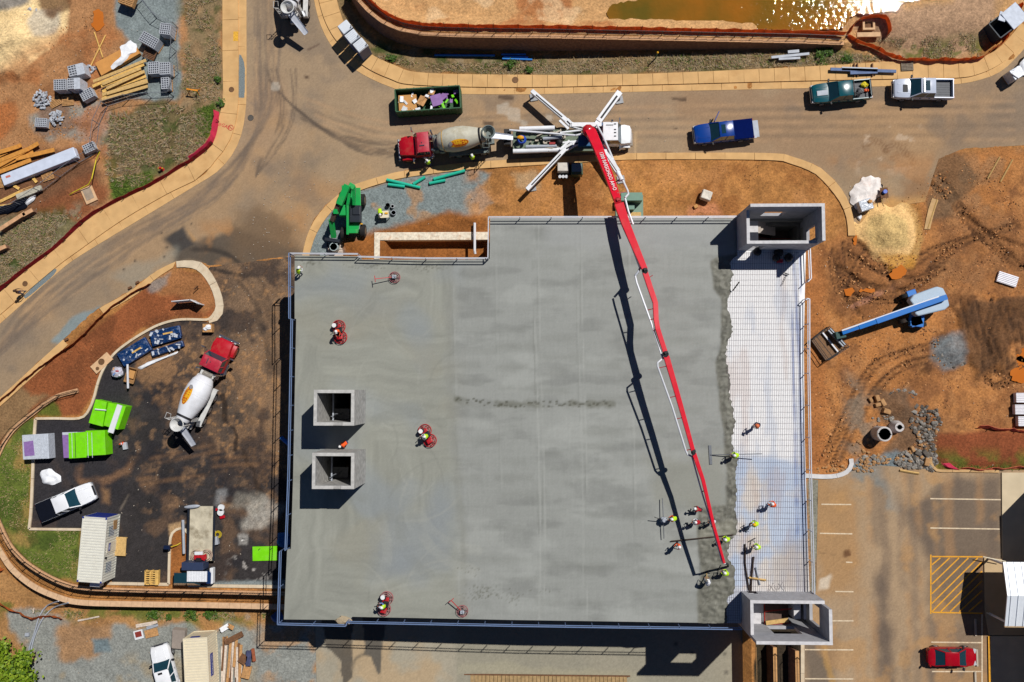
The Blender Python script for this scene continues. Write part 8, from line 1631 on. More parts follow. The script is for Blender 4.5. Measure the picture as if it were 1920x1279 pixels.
def cone(label, px, py, lying=False):
 t = thing('traffic_cone', label, 'traffic cone', G(px, py), R(30)); b = MB(); m = mat('cone_orange', rgb(244, 90, 20), .5, var=.05)
 b.cyl((0, 0, .05), (0, 0, .8), .2, .04, 14); b.build('cone_body', m, t, smooth=True); b = MB(); b.box((0, 0, .025), (.45, .45, .05)); b.build('base', M_DARK, t); b = MB(); b.cyl((0, 0, .45), (0, 0, .58), .125, .1, 14); b.build('reflective_band', M_WPL, t)
cone('orange traffic cone beside a grey block in the west lot', 231, 832)
b = MB(); b.box((0, 0, .15), (.4, .7, .3)); tag(b.build('concrete_block', M_CMU, loc=G(236, 836), rotz=.2), 'grey block lying beside the traffic cone', 'block')
M_BLUS = mat('blue_sheet_metal', rgb(22, 62, 116), .35, .2, var=.25, scale=4, dirt=rgb(180, 190, 206), dirt_amt=.5)
for lab, a, c, wd in (('dark blue wrapped panel bundle by the curved kerb, western', (226, 676), (278, 644), 1.5), ('dark blue wrapped panel bundle under film, north eastern', (282, 632), (338, 620), 1.1), ('blue wrapped bar in front of the north eastern bundle', (285, 645), (338, 629), .55), ('blue wrapped bar nearest the white mixer', (284, 664), (343, 644), .6)):
 u, v = P(*a, .4), P(*c, .4); m_ = (u+v)/2; t = thing('film_bundle', lab, 'panel bundle', (m_.x, m_.y, 0), math.atan2(v.y-u.y, v.x-u.x), 'blue wrapped panels'); L_ = (v-u).length
 b = MB(); b.box((0, 0, .25), (L_, wd, .4)); 
 for k in range(4): b.box((0, -wd/2+.1+k*(wd-.2)/3, .48), (L_*.96, wd*.12, .06))
 b.build('panels', M_BLUS, t, bevel=.03)
 for k in range(9): b = MB(); b.box((random.uniform(-.45, .45)*L_, random.uniform(-.45, .45)*wd, .5+random.uniform(0, .05)), (random.uniform(.1, .5), random.uniform(.06, .25), .03), random.uniform(0, 3), random.uniform(-.3, .3)); b.build('film_highlight', M_WRAP, t)  # pale slivers laid on as modelled highlights of the film
 if wd > 1: b = MB(); b.box((L_*.1, 0, .53), (L_*.32, .16, .05)); b.build('batten', M_LUMY, t)
draped('film', 'torn clear white film along the south side of the blue bundles', [(258, 690), (280, 678), (310, 668), (336, 658), (330, 664), (300, 677), (272, 690), (262, 694)], .05, M_TARP, 'plastic film', amp=.12)
t = thing('debris_bag', 'clear plastic bag of rubbish by the kerb left of the brown sink', 'rubbish bag', G(224, 698)); b = MB(); b.ball((0, 0, .45), .62, 14, 9, .12, (1, .9, .7)); b.build('bag', mat('clear_bag', rgb(206, 206, 220), .25, var=.3, scale=7, bump=.6, dirt=rgb(150, 110, 84), dirt_amt=.7), t, smooth=True)
for k, (c_, m) in enumerate((((.2, .1, .85), REDS), ((-.2, .3, .8), CARD), ((.35, -.3, .7), M_TARP), ((-.1, -.2, .86), LBL))): b = MB(); b.box(c_, (.3, .12, .08), k*1.3, .2); b.build('rubbish', m, t)
t = thing('skip_tub', 'brown plastic tub beside the rubbish bag', 'tub', G(249, 704), R(-15)); b = MB(); b.loft([[(-.4, -.6, 0), (.4, -.6, 0), (.4, .6, 0), (-.4, .6, 0)], [(-.55, -.8, .5), (.55, -.8, .5), (.55, .8, .5), (-.55, .8, .5)], [(-.45, -.7, .5), (.45, -.7, .5), (.45, .7, .5), (-.45, .7, .5)], [(-.35, -.5, .12), (.35, -.5, .12), (.35, .5, .12), (-.35, .5, .12)]]); b.build('tub_shell', mat('tub_brown', rgb(160, 120, 76), .6, var=.2), t, bevel=.05); b = MB(); b.box((0, .1, .3), (.6, .8, .1)); b.build('contents', CARD, t)
rod('pipe', 'white pipe standing out over the brown tub', 'pipe', [P(239, 683, .9), P(240, 728, .6)], .11, M_PIPE, 8)
t = thing('inlet_slab', 'tan concrete inlet slab with two round holes on the island kerb', 'drain inlet', G(192, 681), ang((176, 694), (205, 668))); b = MB(); b.box((0, 0, .1), (2.2, 1.0, .2)); b.build('slab', mat('inlet_concrete', rgb(222, 182, 140)), t, bevel=.02); b = MB(); b.cyl((.1, .1, .2), (.1, .1, .24), .32, n=20); b.cyl((-.65, -.15, .2), (-.65, -.15, .24), .18, n=18); b.build('lid', mat('brown_iron', rgb(126, 92, 62)), t)
t = thing('crate', 'tan wooden crate with white bags near the island tip', 'crate', G(389, 615, .6)); b = MB(); b.box((0, 0, .35), (.95, .85, .6)); b.build('box', M_PAL, t); b = MB(); b.ball((.1, .05, .7), .32, 9, 6, .2, (1, .8, .5)); b.ball((-.2, -.1, .68), .22, 9, 6, .2, (1, .8, .5)); b.build('white_bag', M_TARP, t)
t = thing('site_sign', 'white framed sign board folded in a V on the brown island', 'sign', P(347, 576)); o = t.location; b = MB(); a1, a2, a3 = P(322, 565, 1.5)-o, P(356, 562, 1.5)-o, P(371, 569, 1.5)-o
for u, v in ((a1, a2), (a2, a3)):
 b.bar(u-Vector((0, 0, .65)), v-Vector((0, 0, .65)), .07, 1.3)
b.build('board', M_WPL, t); b = MB()
for p in (a1, a2, a3): b.bar(Vector((p.x, p.y, 0)), p, .1)
b.build('posts', M_WPL, t)
t = thing('sign_post', 'short small brown post lying near the island tip', 'post', P(372, 541)); b = MB(); b.box((0, 0, .6), (.5, .08, .3), .8); b.bar((0, 0, 0), (0, 0, .6), .07); b.build('board', M_PALD, t)
for k, (x, y) in enumerate(((245, 540), (259, 530), (126, 637))): b = MB(); b.box((0, 0, .15), (.35, .2, .2), .5); tag(b.build('block', M_PALD, loc=G(x, y)), ['dark block on the island kerb, western of two', 'dark block on the island kerb, eastern of two', 'dark block where the west kerb gap begins'][k], 'block')
M_CREAM = mat('container_cream', rgb(228, 226, 214), .5, var=.04, scale=2, dirt=rgb(180, 170, 150), dirt_amt=.2); M_CREAM2 = mat('container_beige', rgb(236, 224, 196), .5, var=.05, scale=2); M_SBLUE = mat('sign_blue', rgb(30, 52, 140), .5, var=.05)
def container(name, label, cpx, z, rz, L, wd=2.44, h=2.6, m=M_CREAM, corners=True):
 c = P(*cpx, z+h); t = thing(name, label, 'container', (c.x, c.y, z), rz); b = MB(); n = int(L/.28); prof = []
 for s in (-1, 1):
  for k in range(n): b.box((-L/2+.2+(k+.25)*(L-.4)/n, s*(wd/2-.03), h/2), (.14, .06, h-.2))
 b.box((0, 0, h/2), (L-.1, wd-.1, h-.12)); bo = b.build('shell', m, t)
 b = MB()
 for k in range(n): b.box((-L/2+.2+(k+.25)*(L-.4)/n, 0, h-.04), (.13, wd-.2, .05))
 b.build('roof_rib', m, t)
 b = MB()
 for s in (-1, 1):
  b.box((0, s*(wd/2-.05), h-.06), (L, .1, .12)); b.box((0, s*(wd/2-.05), .08), (L, .1, .16)); b.box((s*(L/2-.05), 0, h-.06), (.1, wd-.2, .121)); b.box((s*(L/2-.05), 0, .08), (.1, wd-.2, .161))
  for q_ in (-1, 1): b.box((s*(L/2-.06), q_*(wd/2-.06), h/2), (.12, .121, h-.24))
 b.build('frame', m, t)
 if corners:
  for s in (-1, 1):
   for q_ in (-1, 1): b = MB(); b.box((s*(L/2-.08), q_*(wd/2-.08), h+.005), (.17, .17, .03)); b.build('corner_casting', M_SBLUE, t)
 return t
t = container('site_office', 'cream site office container with blue corners and barred windows', (172.5, 1031), 0, R(-93.5)+R(180), 6.25)
for x0 in (-1.75, 1.75):
 b = MB(); b.box((x0, -1.235, 1.55), (1.0, .05, .9)); w_ = b.build('window', M_GLASS, t); b = MB()
 for k in range(7): b.box((x0-.45+k*.15, -1.275, 1.55), (.06, .02, .9))
 b.build('window_bars', M_WPL, w_)
b = MB(); b.box((.15, -1.24, 1.15), (1.0, .05, 2.1)); b.build('door', mat('door_cream', rgb(222, 216, 200), .5), t); b = MB(); b.box((.2, -1.28, 1.75), (.75, .03, .3)); b.build('blue_plate', M_SBLUE, t); b = MB(); b.box((.2, -1.3, 1.75), (.5, .02, .06)); b.build('plate_lettering', M_WPL, t)
b = MB(); b.box((2.25, -1.27, 1.0), (.9, .04, .7)); b.build('notice_board', mat('notice_tan', rgb(180, 140, 96), .7, var=.3, scale=8), t)
b = MB(); b.box((3.14, 0, 1.3), (.06, 2.1, 2.2)); b.build('end_door', M_SBLUE, t); b = MB(); b.box((-3.5, .1, .9), (.7, 1.0, .8)); b.build('air_conditioner', M_WPL, t, bevel=.03); b = MB(); b.cyl((-.75, -1.35, 2.3), (-.75, -1.2, 2.3), .1); b.build('wall_lamp', M_DARK, t)
t = thing('timber_steps', 'light timber landing in front of the site office door', 'landing', P(229.5, 1023), R(-2)); b = MB()
for k in range(9): b.box((-.52+k*.13, 0, .42), (.12, 1.85, .05))
b.build('boards', M_LUM, t); b = MB()
for x in (-.45, .45):
 for y in (-.8, .8): b.box((x, y, .2), (.1, .1, .4))
b.build('legs', M_LUM, t)
t = thing('timber_form', 'tan timber box form with four openings on the lot kerb', 'timber form', G(288, 1081)); b = MB(); pallet_mesh(b, 1.35, 1.4, 0, .5)
b.box((.55, 0, .5), (.35, 1.45, .06)); b.box((-.1, 0, .5), (.12, 1.4, .1)); b.box((-.6, 0, .5), (.12, 1.4, .1)); b.box((-.35, .65, .5), (.5, .12, .1)); b.box((-.35, -.65, .5), (.5, .12, .1)); b.build('frame', M_LUMY, t)
o = P(375, 1030); t = thing('flatbed_truck', 'flatbed truck with cement caked bed and white cab by the south kerb', 'flatbed truck', o)
def q(px, py, z): return P(px, py, z)-o
b = MB(); qb(b, 353, 949, 401, 1051, .7, .95); b.build('bed', mat('caked_bed', rgb(206, 196, 172), .9, var=.25, scale=1.4, bump=.5, dirt=rgb(130, 116, 90), dirt_amt=.9), t)
b = MB(); qb(b, 352, 949, 354, 1051, .95, 1.0); qb(b, 400, 949, 402, 1051, .95, 1.0); qb(b, 366, 1040, 390, 1098, .5, .7); b.build('chassis', M_GRD, t)
b = MB(); qb(b, 346, 1052, 386, 1067, .7, 2.1); b.build('headboard_locker', mat('navy_locker', rgb(50, 62, 92), .5, var=.1), t, bevel=.03)
b = MB(); qb(b, 353, 1070, 398, 1094, .6, 1.3); b.build('cab', mat('navy_cab', rgb(22, 50, 96), .3, var=.05), t, bevel=.1)
b = MB(); c0 = q(390, 1081, 1.5); b.loft([[(q(352, 0, 1.3).x, q(0, 1070, 1.3).y, 1.3), (q(400, 0, 1.3).x, q(0, 1070, 1.3).y, 1.3), (q(400, 0, 1.3).x, q(0, 1095, 1.3).y, 1.3), (q(352, 0, 1.3).x, q(0, 1095, 1.3).y, 1.3)], [(q(352, 0, 2).x, q(0, 1072, 2).y, 2.0), (q(388, 0, 2).x, q(0, 1072, 2).y, 2.0), (q(388, 0, 2).x, q(0, 1091, 2).y, 2.0), (q(352, 0, 2).x, q(0, 1091, 2).y, 2.0)]]); b.build('windscreen', M_GLASS, t)
b = MB(); qb(b, 351, 1071, 388, 1091, 2.0, 2.06)
for k in range(7): qb(b, 353+k*5, 1071.5, 355+k*5, 1090, 2.06, 2.1)
b.build('roof', M_WPL, t); b = MB(); qb(b, 395, 1064, 401, 1094, .6, 1.25); b.build('bonnet', M_WPL, t, bevel=.08)
for (x, y) in ((358, 960), (396, 960), (358, 1040), (396, 1040), (398, 1070)):
 c = q(x, y, .4); b = MB(); b.cyl((c.x-.13, c.y, .4), (c.x+.13, c.y, .4), .4, n=18); w_ = b.build('wheel', M_TYRE, t, smooth=True); b = MB(); b.cyl((c.x-.15, c.y, .4), (c.x+.15, c.y, .4), .22); b.build('rim', M_RIM, w_)
t = thing('bed_trowel', 'red ride-on power trowel loaded on the flatbed truck', 'ride-on trowel', P(379, 1041, 1.0)+Vector((0, 0, 0)), R(2), 'trowelling machines'); t.location.z = .96; b = MB()
for s in (-1, 1):
 for r_ in (.55, .4): b.ring((s*.5, 0, .3), r_, .03, 22); b.ring((s*.5, 0, .1), r_, .03, 22)
b.build('guard_ring', mat('ring_cream', rgb(206, 180, 160), .5, .2), t); b = MB(); b.box((0, -.1, .45), (1.2, .4, .2)); b.bar((-.6, .1, .5), (.5, -.4, .6), .1); b.bar((.6, .2, .5), (-.2, -.4, .6), .08); b.build('frame', M_TRR, t); b = MB(); b.box((-.1, -.3, .6), (.5, .3, .3)); b.build('engine', M_DARK, t); b = MB(); b.box((-.1, .3, .6), (.8, .3, .15)); b.build('seat', M_WPL, t)
b = MB(); b.ball((0, 0, 0), .8, 14, 6, .05, (1, .22, .15)); tag(b.build('chute_section', M_GALV, loc=P(360, 950, 1.2), rotz=.1, smooth=True), 'curved grey chute section at the open end of the flatbed', 'chute')
rod('steel_tube', 'long pale steel tube beside the flatbed over the planted strip', 'tube', [P(343, 975, .7), P(345, 1038, .6)], .14, M_GALV, 8)
for k, (x, y) in enumerate(((417, 951), (416, 960))):
 b = MB(); b.lathe((0, 0, 0), (0, 0, .38), [(0, .26), (.9, .3), (.91, .33), (1, .33)], 20); tag(b.build('bucket', M_WPL, loc=G(x, y), smooth=True), ['white bucket by the flatbed, upper of two', 'white bucket by the flatbed, lower of two'][k], 'bucket')
for lab, x, y, m, s, cat in (('small red can left of the two white buckets', 407, 955, P_REDT, (.3, .25, .3), 'can'), ('pinkish red can below the two white buckets', 418, 969, P_REDT, (.5, .3, .25), 'can'), ('grey and red generator beside the flatbed', 406, 1013, M_GALV, (.55, .8, .5), 'generator'), ('cream jerrycan beside the flatbed bed', 402, 994, M_CREAM2, (.2, .45, .3), 'can')):
 b = MB(); b.box((0, 0, s[2]/2), s); tag(b.build(cat, m, loc=G(x, y), rotz=.2, bevel=.04), lab, cat)
t = thing('yellow_hose', 'coiled yellow hose beside the generator', 'hose', G(409, 1002)); b = MB()
for k in range(3): b.ring((0, 0, .05+.05*k), .35-.07*k, .03, 16)
b.build('coil', mat('hose_yellow', rgb(206, 180, 40), .5), t)
t = thing('lime_sheet', 'single lime green board sheet by the deck edge', 'board sheet', P(497, 1038, .15)); t.location.z = 0; b = MB(); b.box((0, 0, .1), (2.5, 1.4, .12), .03); b.build('sheet', M_LIMEF, t); b = MB(); b.box((-.6, .4, .175), (.25, .06, .02), .8); b.box((.6, .45, .175), (.25, .06, .02), .8); b.build('print', M_DARK, t)
draped('tarp', 'dark blue tarp in the shade beside the lime sheet', [(521, 1000), (541, 998), (543, 1022), (522, 1024)], .1, mat('dark_blue_tarp', rgb(40, 110, 176), .5, var=.2), amp=.08)
rod('blue_pipe', 'short light blue pipe end sticking out under the west guardrail', 'pipe', [P(527, 820, .4), P(545, 836, .4)], .2, mat('blue_pipe', rgb(40, 130, 220)), 10)
t = thing('standpipe', 'dark blue valve standpipe on the planted strip kerb', 'standpipe', G(321, 1023)); b = MB(); b.cyl((0, 0, 0), (0, 0, .9), .16); b.box((0, 0, .9), (.6, .35, .3)); b.build('body', mat('valve_blue', rgb(20, 34, 66), .4), t); b = MB(); b.tube([(.2, 0, .8), (.7, .1, .3), (1.0, .3, .1)], .05); b.build('hose', mat('hose_yellow', rgb(206, 180, 40)), t)
# -- middle island, east yard, south lots, east building
M_TEALP = mat('teal_pvc', rgb(40, 190, 160), .4, var=.05)
for lab, a, c in (('long teal pipe on the clay nearest the telehandler', (725, 337), (788, 352)), ('short teal pipe below the long one', (728, 346), (759, 350)), ('slanted teal pipe in the middle of the pipe group', (775, 345), (797, 332)), ('long teal pipe nearest the mixer wheels', (813, 336), (872, 320)), ('short teal pipe below the mixer', (805, 344), (835, 338))):
 u, v = P(*a, .18), P(*c, .18); m_ = (u+v)/2; b = MB(); b.cyl(u-m_, v-m_, .16); tag(b.build('pipe', M_TEALP, loc=m_, smooth=True), lab, 'pipe', 'teal pipes on the clay')
for lab, x, y, s, m, n in (('white table with tools on the blue grey gravel', 719, 402, (1.0, .65, .8), M_CREAM2, 'table'), ):
 t = thing('work_table', lab, 'table', P(x, y, .8)-Vector((0, 0, .8)), R(3)); b = MB(); b.box((0, 0, .78), (1.05, .7, .06)); b.build('table_top', m, t)
 for i in (-1, 1):
  for j in (-1, 1): b = MB(); b.box((i*.45, j*.28, .375), (.07, .07, .75)); b.build('leg', M_DARK, t)
 for k, (c_, d_, mm) in enumerate((((.3, .1, .87), (.3, .15, .12), M_LOGOY), ((-.2, -.05, .86), (.25, .2, .1), M_PALD), ((-.4, .2, .86), (.15, .15, .1), M_WPL))): b = MB(); b.box((0, 0, 0), d_, k); tag(b.build('tool', mm, loc=t.location+Vector(c_)), ['yellow tool on the white table', 'brown tool on the white table', 'white cup on the white table'][k], 'tool')
for lab, x, y, r, m in (('grey bucket on the gravel, nearest the table', 739, 400, .25, M_GALV), ('cluster of dark buckets right of the table, upper', 728, 386, .22, M_DARK), ('white bucket among the dark ones right of the table', 737, 388, .18, M_WPL)):
 b = MB(); b.lathe((0, 0, 0), (0, 0, .35), [(0, r*.85), (.95, r), (1, r), (1, r*.85), (.8, r*.8)], 18); tag(b.build('bucket', m, loc=G(x, y), smooth=True), lab, 'bucket')
t = thing('drum', 'pale grey barrel on a pallet by the deck corner', 'barrel', G(624, 466, .8)); t.location = P(626, 463, .9)-Vector((0, 0, .9)); b = MB(); b.lathe((0, 0, .15), (0, 0, 1.0), [(0, .42), (.3, .45), (.7, .45), (.97, .42), (1, .42), (1, .36), (.9, .35)], 22); b.build('barrel_shell', mat('barrel_grey', rgb(190, 204, 206), .4, var=.06), t, smooth=True); b = MB(); b.cyl((0, 0, .93), (0, 0, .97), .34, n=20); b.build('water_surface', mat('barrel_water', rgb(110, 170, 170), .1), t)
pallet('white pallet under the grey barrel by the deck corner', 630, 470, 0, 0, mat('white_wood', rgb(226, 206, 190), .8, var=.1), 1.5, 1.1)
o = P(1070, 322); t = thing('skid_unit', 'silver skid unit with three white cylinders by the pump truck', 'equipment skid', o)
def q(px, py, z): return P(px, py, z)-o
b = MB(); qb(b, 1045, 307, 1066, 323, .3, 1.2); b.build('tank', mat('dusty_silver', rgb(206, 200, 190), .5, .1, var=.15, scale=3), t, bevel=.06); b = MB()
for x in (1050, 1056, 1062): b.cyl(q(x, 331, .25), q(x, 331, 1.0), .16)
b.build('gas_cylinder', M_WPL, t, smooth=True); b = MB(); qb(b, 1071, 307, 1092, 330, .3, 1.25); b.build('cabinet', mat('dark_green_cabinet', rgb(74, 92, 62), .4, var=.2), t, bevel=.05); b = MB(); qb(b, 1072, 307, 1091, 322, 1.25, 1.3); b.build('cabinet_lid', mat('lid_blue_grey', rgb(120, 140, 150), .3, .3), t, bevel=.04); b = MB(); qb(b, 1044, 309, 1093, 328, .1, .3); b.build('skid_frame', M_DARK, t)
o = P(1180, 392); t = thing('transformer', 'pale green transformer cabinet and pad under the boom', 'transformer', o); M_TG = mat('transformer_green', rgb(110, 148, 130), .5, var=.08)
b = MB(); qb(b, 1154, 366, 1206, 418, -.05, .12); b.build('pad', mat('pad_green', rgb(132, 158, 140), .8, var=.1), t); b = MB(); qb(b, 1163, 364, 1203, 379, .12, 1.5); b.build('cabinet', M_TG, t, bevel=.03); b = MB(); qb(b, 1176, 384, 1189, 394, .12, .8); b.build('small_box', M_TG, t); b = MB(); qb(b, 1180, 398, 1202, 412, .13, .16); b.build('sand_patch', mat('lumber', rgb(214, 176, 112)), t)
t = thing('bulk_bag', 'white bulk bag standing alone on the clay', 'bulk bag', G(1322, 369)); b = MB(); b.loft([[(-.45, -.45, 0), (.45, -.45, 0), (.45, .45, 0), (-.45, .45, 0)], [(-.55, -.5, .5), (.55, -.5, .5), (.55, .5, .5), (-.55, .5, .5)], [(-.48, -.45, .9), (.48, -.45, .9), (.48, .45, .9), (-.48, .45, .9)], [(-.15, -.12, .82), (.15, -.12, .82), (.15, .12, .82), (-.15, .12, .82)]]); b.build('bag', mat('woven_bag', rgb(226, 218, 204), .8, var=.15, scale=4, bump=.5), t, bevel=.1); t.rotation_euler.z = -.35
b = MB(); b.box((0, 0, .15), (.4, .35, .3), .5); tag(b.build('box', CARD, loc=G(1304, 388), bevel=.04), 'small tan box below the bulk bag', 'box')
draped('tarp', 'large dirty white plastic sheet beside the sand heap', [(1592, 365), (1598, 352), (1612, 340), (1618, 332), (1645, 333), (1653, 348), (1655, 362), (1640, 375), (1625, 385), (1605, 392), (1595, 382)], .1, mat('dirty_white_sheet', rgb(246, 238, 232), .7, var=.2, scale=2, bump=.6, dirt=rgb(190, 130, 90), dirt_amt=.4), amp=.2, h=.25)
t = thing('wrapped_pallet', 'shrink wrapped pallet load beside the sand heap', 'wrapped load', G(1617, 388), R(18)); b = MB(); b.box((0, 0, .55), (1.3, 1.1, .9)); b.build('load', M_WRAP, t, bevel=.08); b = MB(); pallet_mesh(b); b.build('pallet', M_PAL, t); b = MB(); b.ball((.4, .2, 1.05), .25, 9, 6, .2, (1, .8, .5)); b.build('sandbag', CARD, t)
t = thing('wheelbarrow', 'loaded wheelbarrow with blue bucket by the white sheet', 'wheelbarrow', G(1653, 365), R(95)); b = MB(); b.loft([[(-.3, -.25, .35), (.3, -.25, .35), (.3, .25, .35), (-.3, .25, .35)], [(-.5, -.38, .65), (.55, -.38, .65), (.55, .38, .65), (-.5, .38, .65)]]); b.build('tray', M_PALD, t); b = MB(); b.ring((.75, 0, .22), .2, .06, 16, 'Y'); b.build('wheel', M_TYRE, t); b = MB()
for s in (-1, 1): b.bar((.7, s*.1, .3), (-1.0, s*.3, .6), .05)
b.build('handle', M_LUM, t); b = MB(); b.cyl((.1, 0, .6), (.1, 0, .95), .2); b.build('bucket', mat('bucket_blue', rgb(40, 90, 200), .4), t)
draped('plastic_scrap', 'white plastic scrap at the foot of the sand heap', [(1606, 408), (1614, 402), (1616, 408), (1610, 415)], .1, M_TARP, 'plastic')
t = thing('roofing_sheets', 'short stack of white ribbed metal sheets alone on the mud', 'metal sheets', G(1887, 524), ang((1868, 518), (1905, 530))); b = MB(); b.box((0, 0, .12), (1.95, 1.05, .2))
for k in range(6): b.box((0, -.42+k*.17, .24), (1.95, .07, .05))
b.build('sheets', mat('white_sheets', rgb(232, 230, 236), .4, .1, var=.08), t)
for lab, a, c in (('pale stake lying on the dark mud, western of two', (1852, 335), (1875, 294)), ('pale stake lying on the dark mud, eastern of two', (1876, 341), (1899, 299))): rod('stake', lab, 'stake', [P(*a, .08), P(*c, .08)], .07, WOOD, 4)
rod('timber_edge', 'thin timber edging board by the old kerb stub', 'timber', [P(1740, 428, .1), P(1757, 374, .1)], .08, WOOD, 4)
def ring_c(label, px, py, h, r, r2, rt=None):
 t = thing('manhole_ring', label, 'manhole section', P(px, py, h)-Vector((0, 0, h))); b = MB(); rt = rt or r2
 if rt == r2: b.lathe((0, 0, 0), (0, 0, h), [(0, r), (.97, r), (.98, r*.93), (1, r*.93), (1, r2), (.02, r2)], 28)
 else: b.lathe((0, 0, 0), (0, 0, h), [(0, r), (.45, r), (.8, rt+.2), (1, rt+.2), (1, rt), (.4, r2)], 28)
 b.build('concrete_ring', mat('ring_concrete', rgb(206, 200, 198), .85, var=.1, scale=2, bump=.1, dirt=rgb(130, 120, 84), dirt_amt=.4), t, smooth=True); b = MB(); b.cyl((0, 0, .02), (0, 0, .06), r2*.98, n=20); b.build('earth_inside', mat('wet_earth', rgb(96, 70, 40), .9, var=.3), t)
ring_c('wide open concrete manhole ring standing in the east yard', 1659, 814, 1.7, .72, .56); ring_c('concrete manhole cone with small opening beside the wide ring', 1687, 801, 1.1, .62, .5, .24)
rnd = random.Random(21); M_ROCK = mat('grey_rock', rgb(150, 144, 136), .9, var=.3, scale=3, bump=.5); M_ROCKT = mat('tan_rock', rgb(186, 142, 96), .9, var=.25, scale=3, bump=.4); M_ROCKD = mat('dark_rock', rgb(104, 96, 88), .9, var=.3, scale=3, bump=.5)
def rocks(name, areas, s0, s1):
 by = {0: MB(), 1: MB(), 2: MB()}
 for (cx, cy, rx, ry, n, pal) in areas:
  for k in range(n):
   a, d = rnd.uniform(0, 6.283), math.sqrt(rnd.random()); c = P(cx+rx*d*math.cos(a), cy+ry*d*math.sin(a)); s = rnd.uniform(s0, s1); b = by[rnd.choice(pal)]; random.seed(rnd.random()); b.ball(c+Vector((0, 0, s*.25)), s, 6, 4, .28, (1, rnd.uniform(.6, 1), .6))
 for k, m in ((0, M_ROCK), (1, M_ROCKT), (2, M_ROCKD)):
  if by[k].v: kind(by[k].build(name, m), 'stuff')
rocks('stone_rubble', [(1715, 862, 38, 18, 260, (0, 0, 1, 2)), (1735, 790, 30, 30, 130, (0, 2, 2)), (1690, 750, 32, 20, 120, (2, 2, 0)), (1740, 820, 22, 22, 80, (0, 1, 2)), (1640, 862, 30, 10, 80, (1, 0)), (1620, 878, 20, 8, 40, (1, 0)), (1745, 862, 12, 25, 70, (0, 2)), (1655, 785, 20, 6, 12, (0,)), (1615, 845, 20, 30, 20, (1,)), (1560, 880, 30, 8, 24, (1,)), (1790, 665, 25, 25, 60, (0, 2))], .08, .24)
for k, (x, y, s, m) in enumerate(((1644, 747, .45, M_ROCKT), (1654, 755, .5, M_ROCKT), (1632, 750, .35, M_ROCKT), (1661, 771, .55, M_ROCKT), (1645, 759, .4, M_ROCKT), (1712, 772, .42, M_ROCK), (1716, 762, .4, M_ROCKD), (1736, 866, .55, M_ROCKT), (1670, 789, .22, M_ROCK), (1720, 850, .45, M_ROCKD), (1710, 842, .4, M_ROCKT), (1734, 850, .5, M_ROCKD), (1700, 852, .38, M_ROCK))):
 b = MB(); b.box((0, 0, s*.35), (s*1.6, s, s*.7), rnd.uniform(0, 3), rnd.uniform(-.2, .2), rnd.uniform(-.2, .2), top=.85); tag(b.build('boulder', m, loc=P(x, y), bevel=.06), ['tan slab stone highest left of the dark gravel heap', 'long tan slab stone touching the dark gravel heap', 'leftmost tan stone of the slab group', 'large tan slab above the manhole rings', 'flat tan stone in the middle of the slab group', 'pale grey boulder right of the dark gravel heap', 'dark boulder above the pale grey boulder', 'tan block stone by the grass kerb', 'small white round stone above the manhole cone', 'dark boulder in the stone rubble, upper', 'brown boulder in the stone rubble, left', 'dark boulder in the stone rubble beside the tan block', 'grey boulder in the stone rubble, lowest left'][k], 'boulder')
rod('timber_edge', 'light timber edging at the north side of the east car park', 'timber', [P(1687, 882, .1), P(1723, 888, .1)], .12, WOOD, 4)
draped('netting_heap', 'bunched pink netting on the grass by the east car park kerb', [(1764, 868), (1772, 862), (1780, 868), (1790, 876), (1800, 882), (1785, 880), (1772, 876)], .1, M_PINKF, 'netting')
for lab, x, y, n in (('stack of white metal sheets at the right edge, upper', 1920, 746, 5), ('stack of white metal sheets at the right edge, middle', 1918, 768, 7), ('stack of white metal sheets at the right edge, lower', 1924, 790, 5)):
 t = thing('metal_sheets', lab, 'metal sheets', P(x, y, .5)-Vector((0, 0, .5))); b = MB(); b.box((0, 0, .35), (1.6, .95, .5))
 for k in range(n): b.box((0, -.42+k*.84/(n-1), .62), (1.6, .06, .05))
 b.build('sheets', mat('white_sheets', rgb(232, 230, 236)), t); b = MB(); b.box((-.5, 0, .05), (.1, 1.0, .1)); b.box((.5, 0, .05), (.1, 1.0, .1)); b.build('skid', M_PALD, t)
t = container('storage_container', 'beige storage container with blue side sign on the south gravel', (368, 1255), -2.8, R(-86), 6.1, m=M_CREAM2, corners=False)
b = MB(); b.box((-.15, 1.25, 1.75), (2.2, .05, .55)); b.build('blue_sign', M_SBLUE, t)
v, f = text_mesh('STORAGE UNITS', .3); b = MB(); b.add([(-.15+p[0]*-1*.85, 1.285, 1.75+p[1]*1.0) for p in v], f); b.build('sign_lettering', M_WPL, t)
b = MB(); b.box((-3.03, -.15, 2.1), (.05, .9, .35)); b.build('end_sign', M_SBLUE, t)
t = thing('concrete_ramp', 'grey concrete block leaning by the storage container', 'block', G(339, 1195)); b = MB(); b.box((0, 0, .3), (1.3, 2.0, .6), -.08, 0, .15); b.build('slab', mat('slab_grey', rgb(158, 146, 136), .9, var=.1), t)
M_WWOOD = mat('white_washed_wood', rgb(222, 206, 190), .9, var=.25, scale=4); rnd = random.Random(5)
for k in range(18):
 x = 414+k*2.2+rnd.uniform(-2, 2); y0 = 1195+rnd.uniform(0, 25); y1 = y0+rnd.uniform(55, 95); u, v = P(x, y0, -2.4), P(x-3+rnd.uniform(-4, 4), min(y1, 1296), -2.4); m_ = (u+v)/2; m_.z = -2.72+.05*(k % 5); d = v-u; b = MB(); b.bar(-d/2, d/2, rnd.uniform(.15, .3), .06); tag(b.build('scrap_plank', (M_WWOOD, M_PAL, M_WWOOD, M_PALD)[k % 4], loc=m_), 'long scrap plank in the heap right of the storage container', 'plank', 'scrap planks by the storage container')
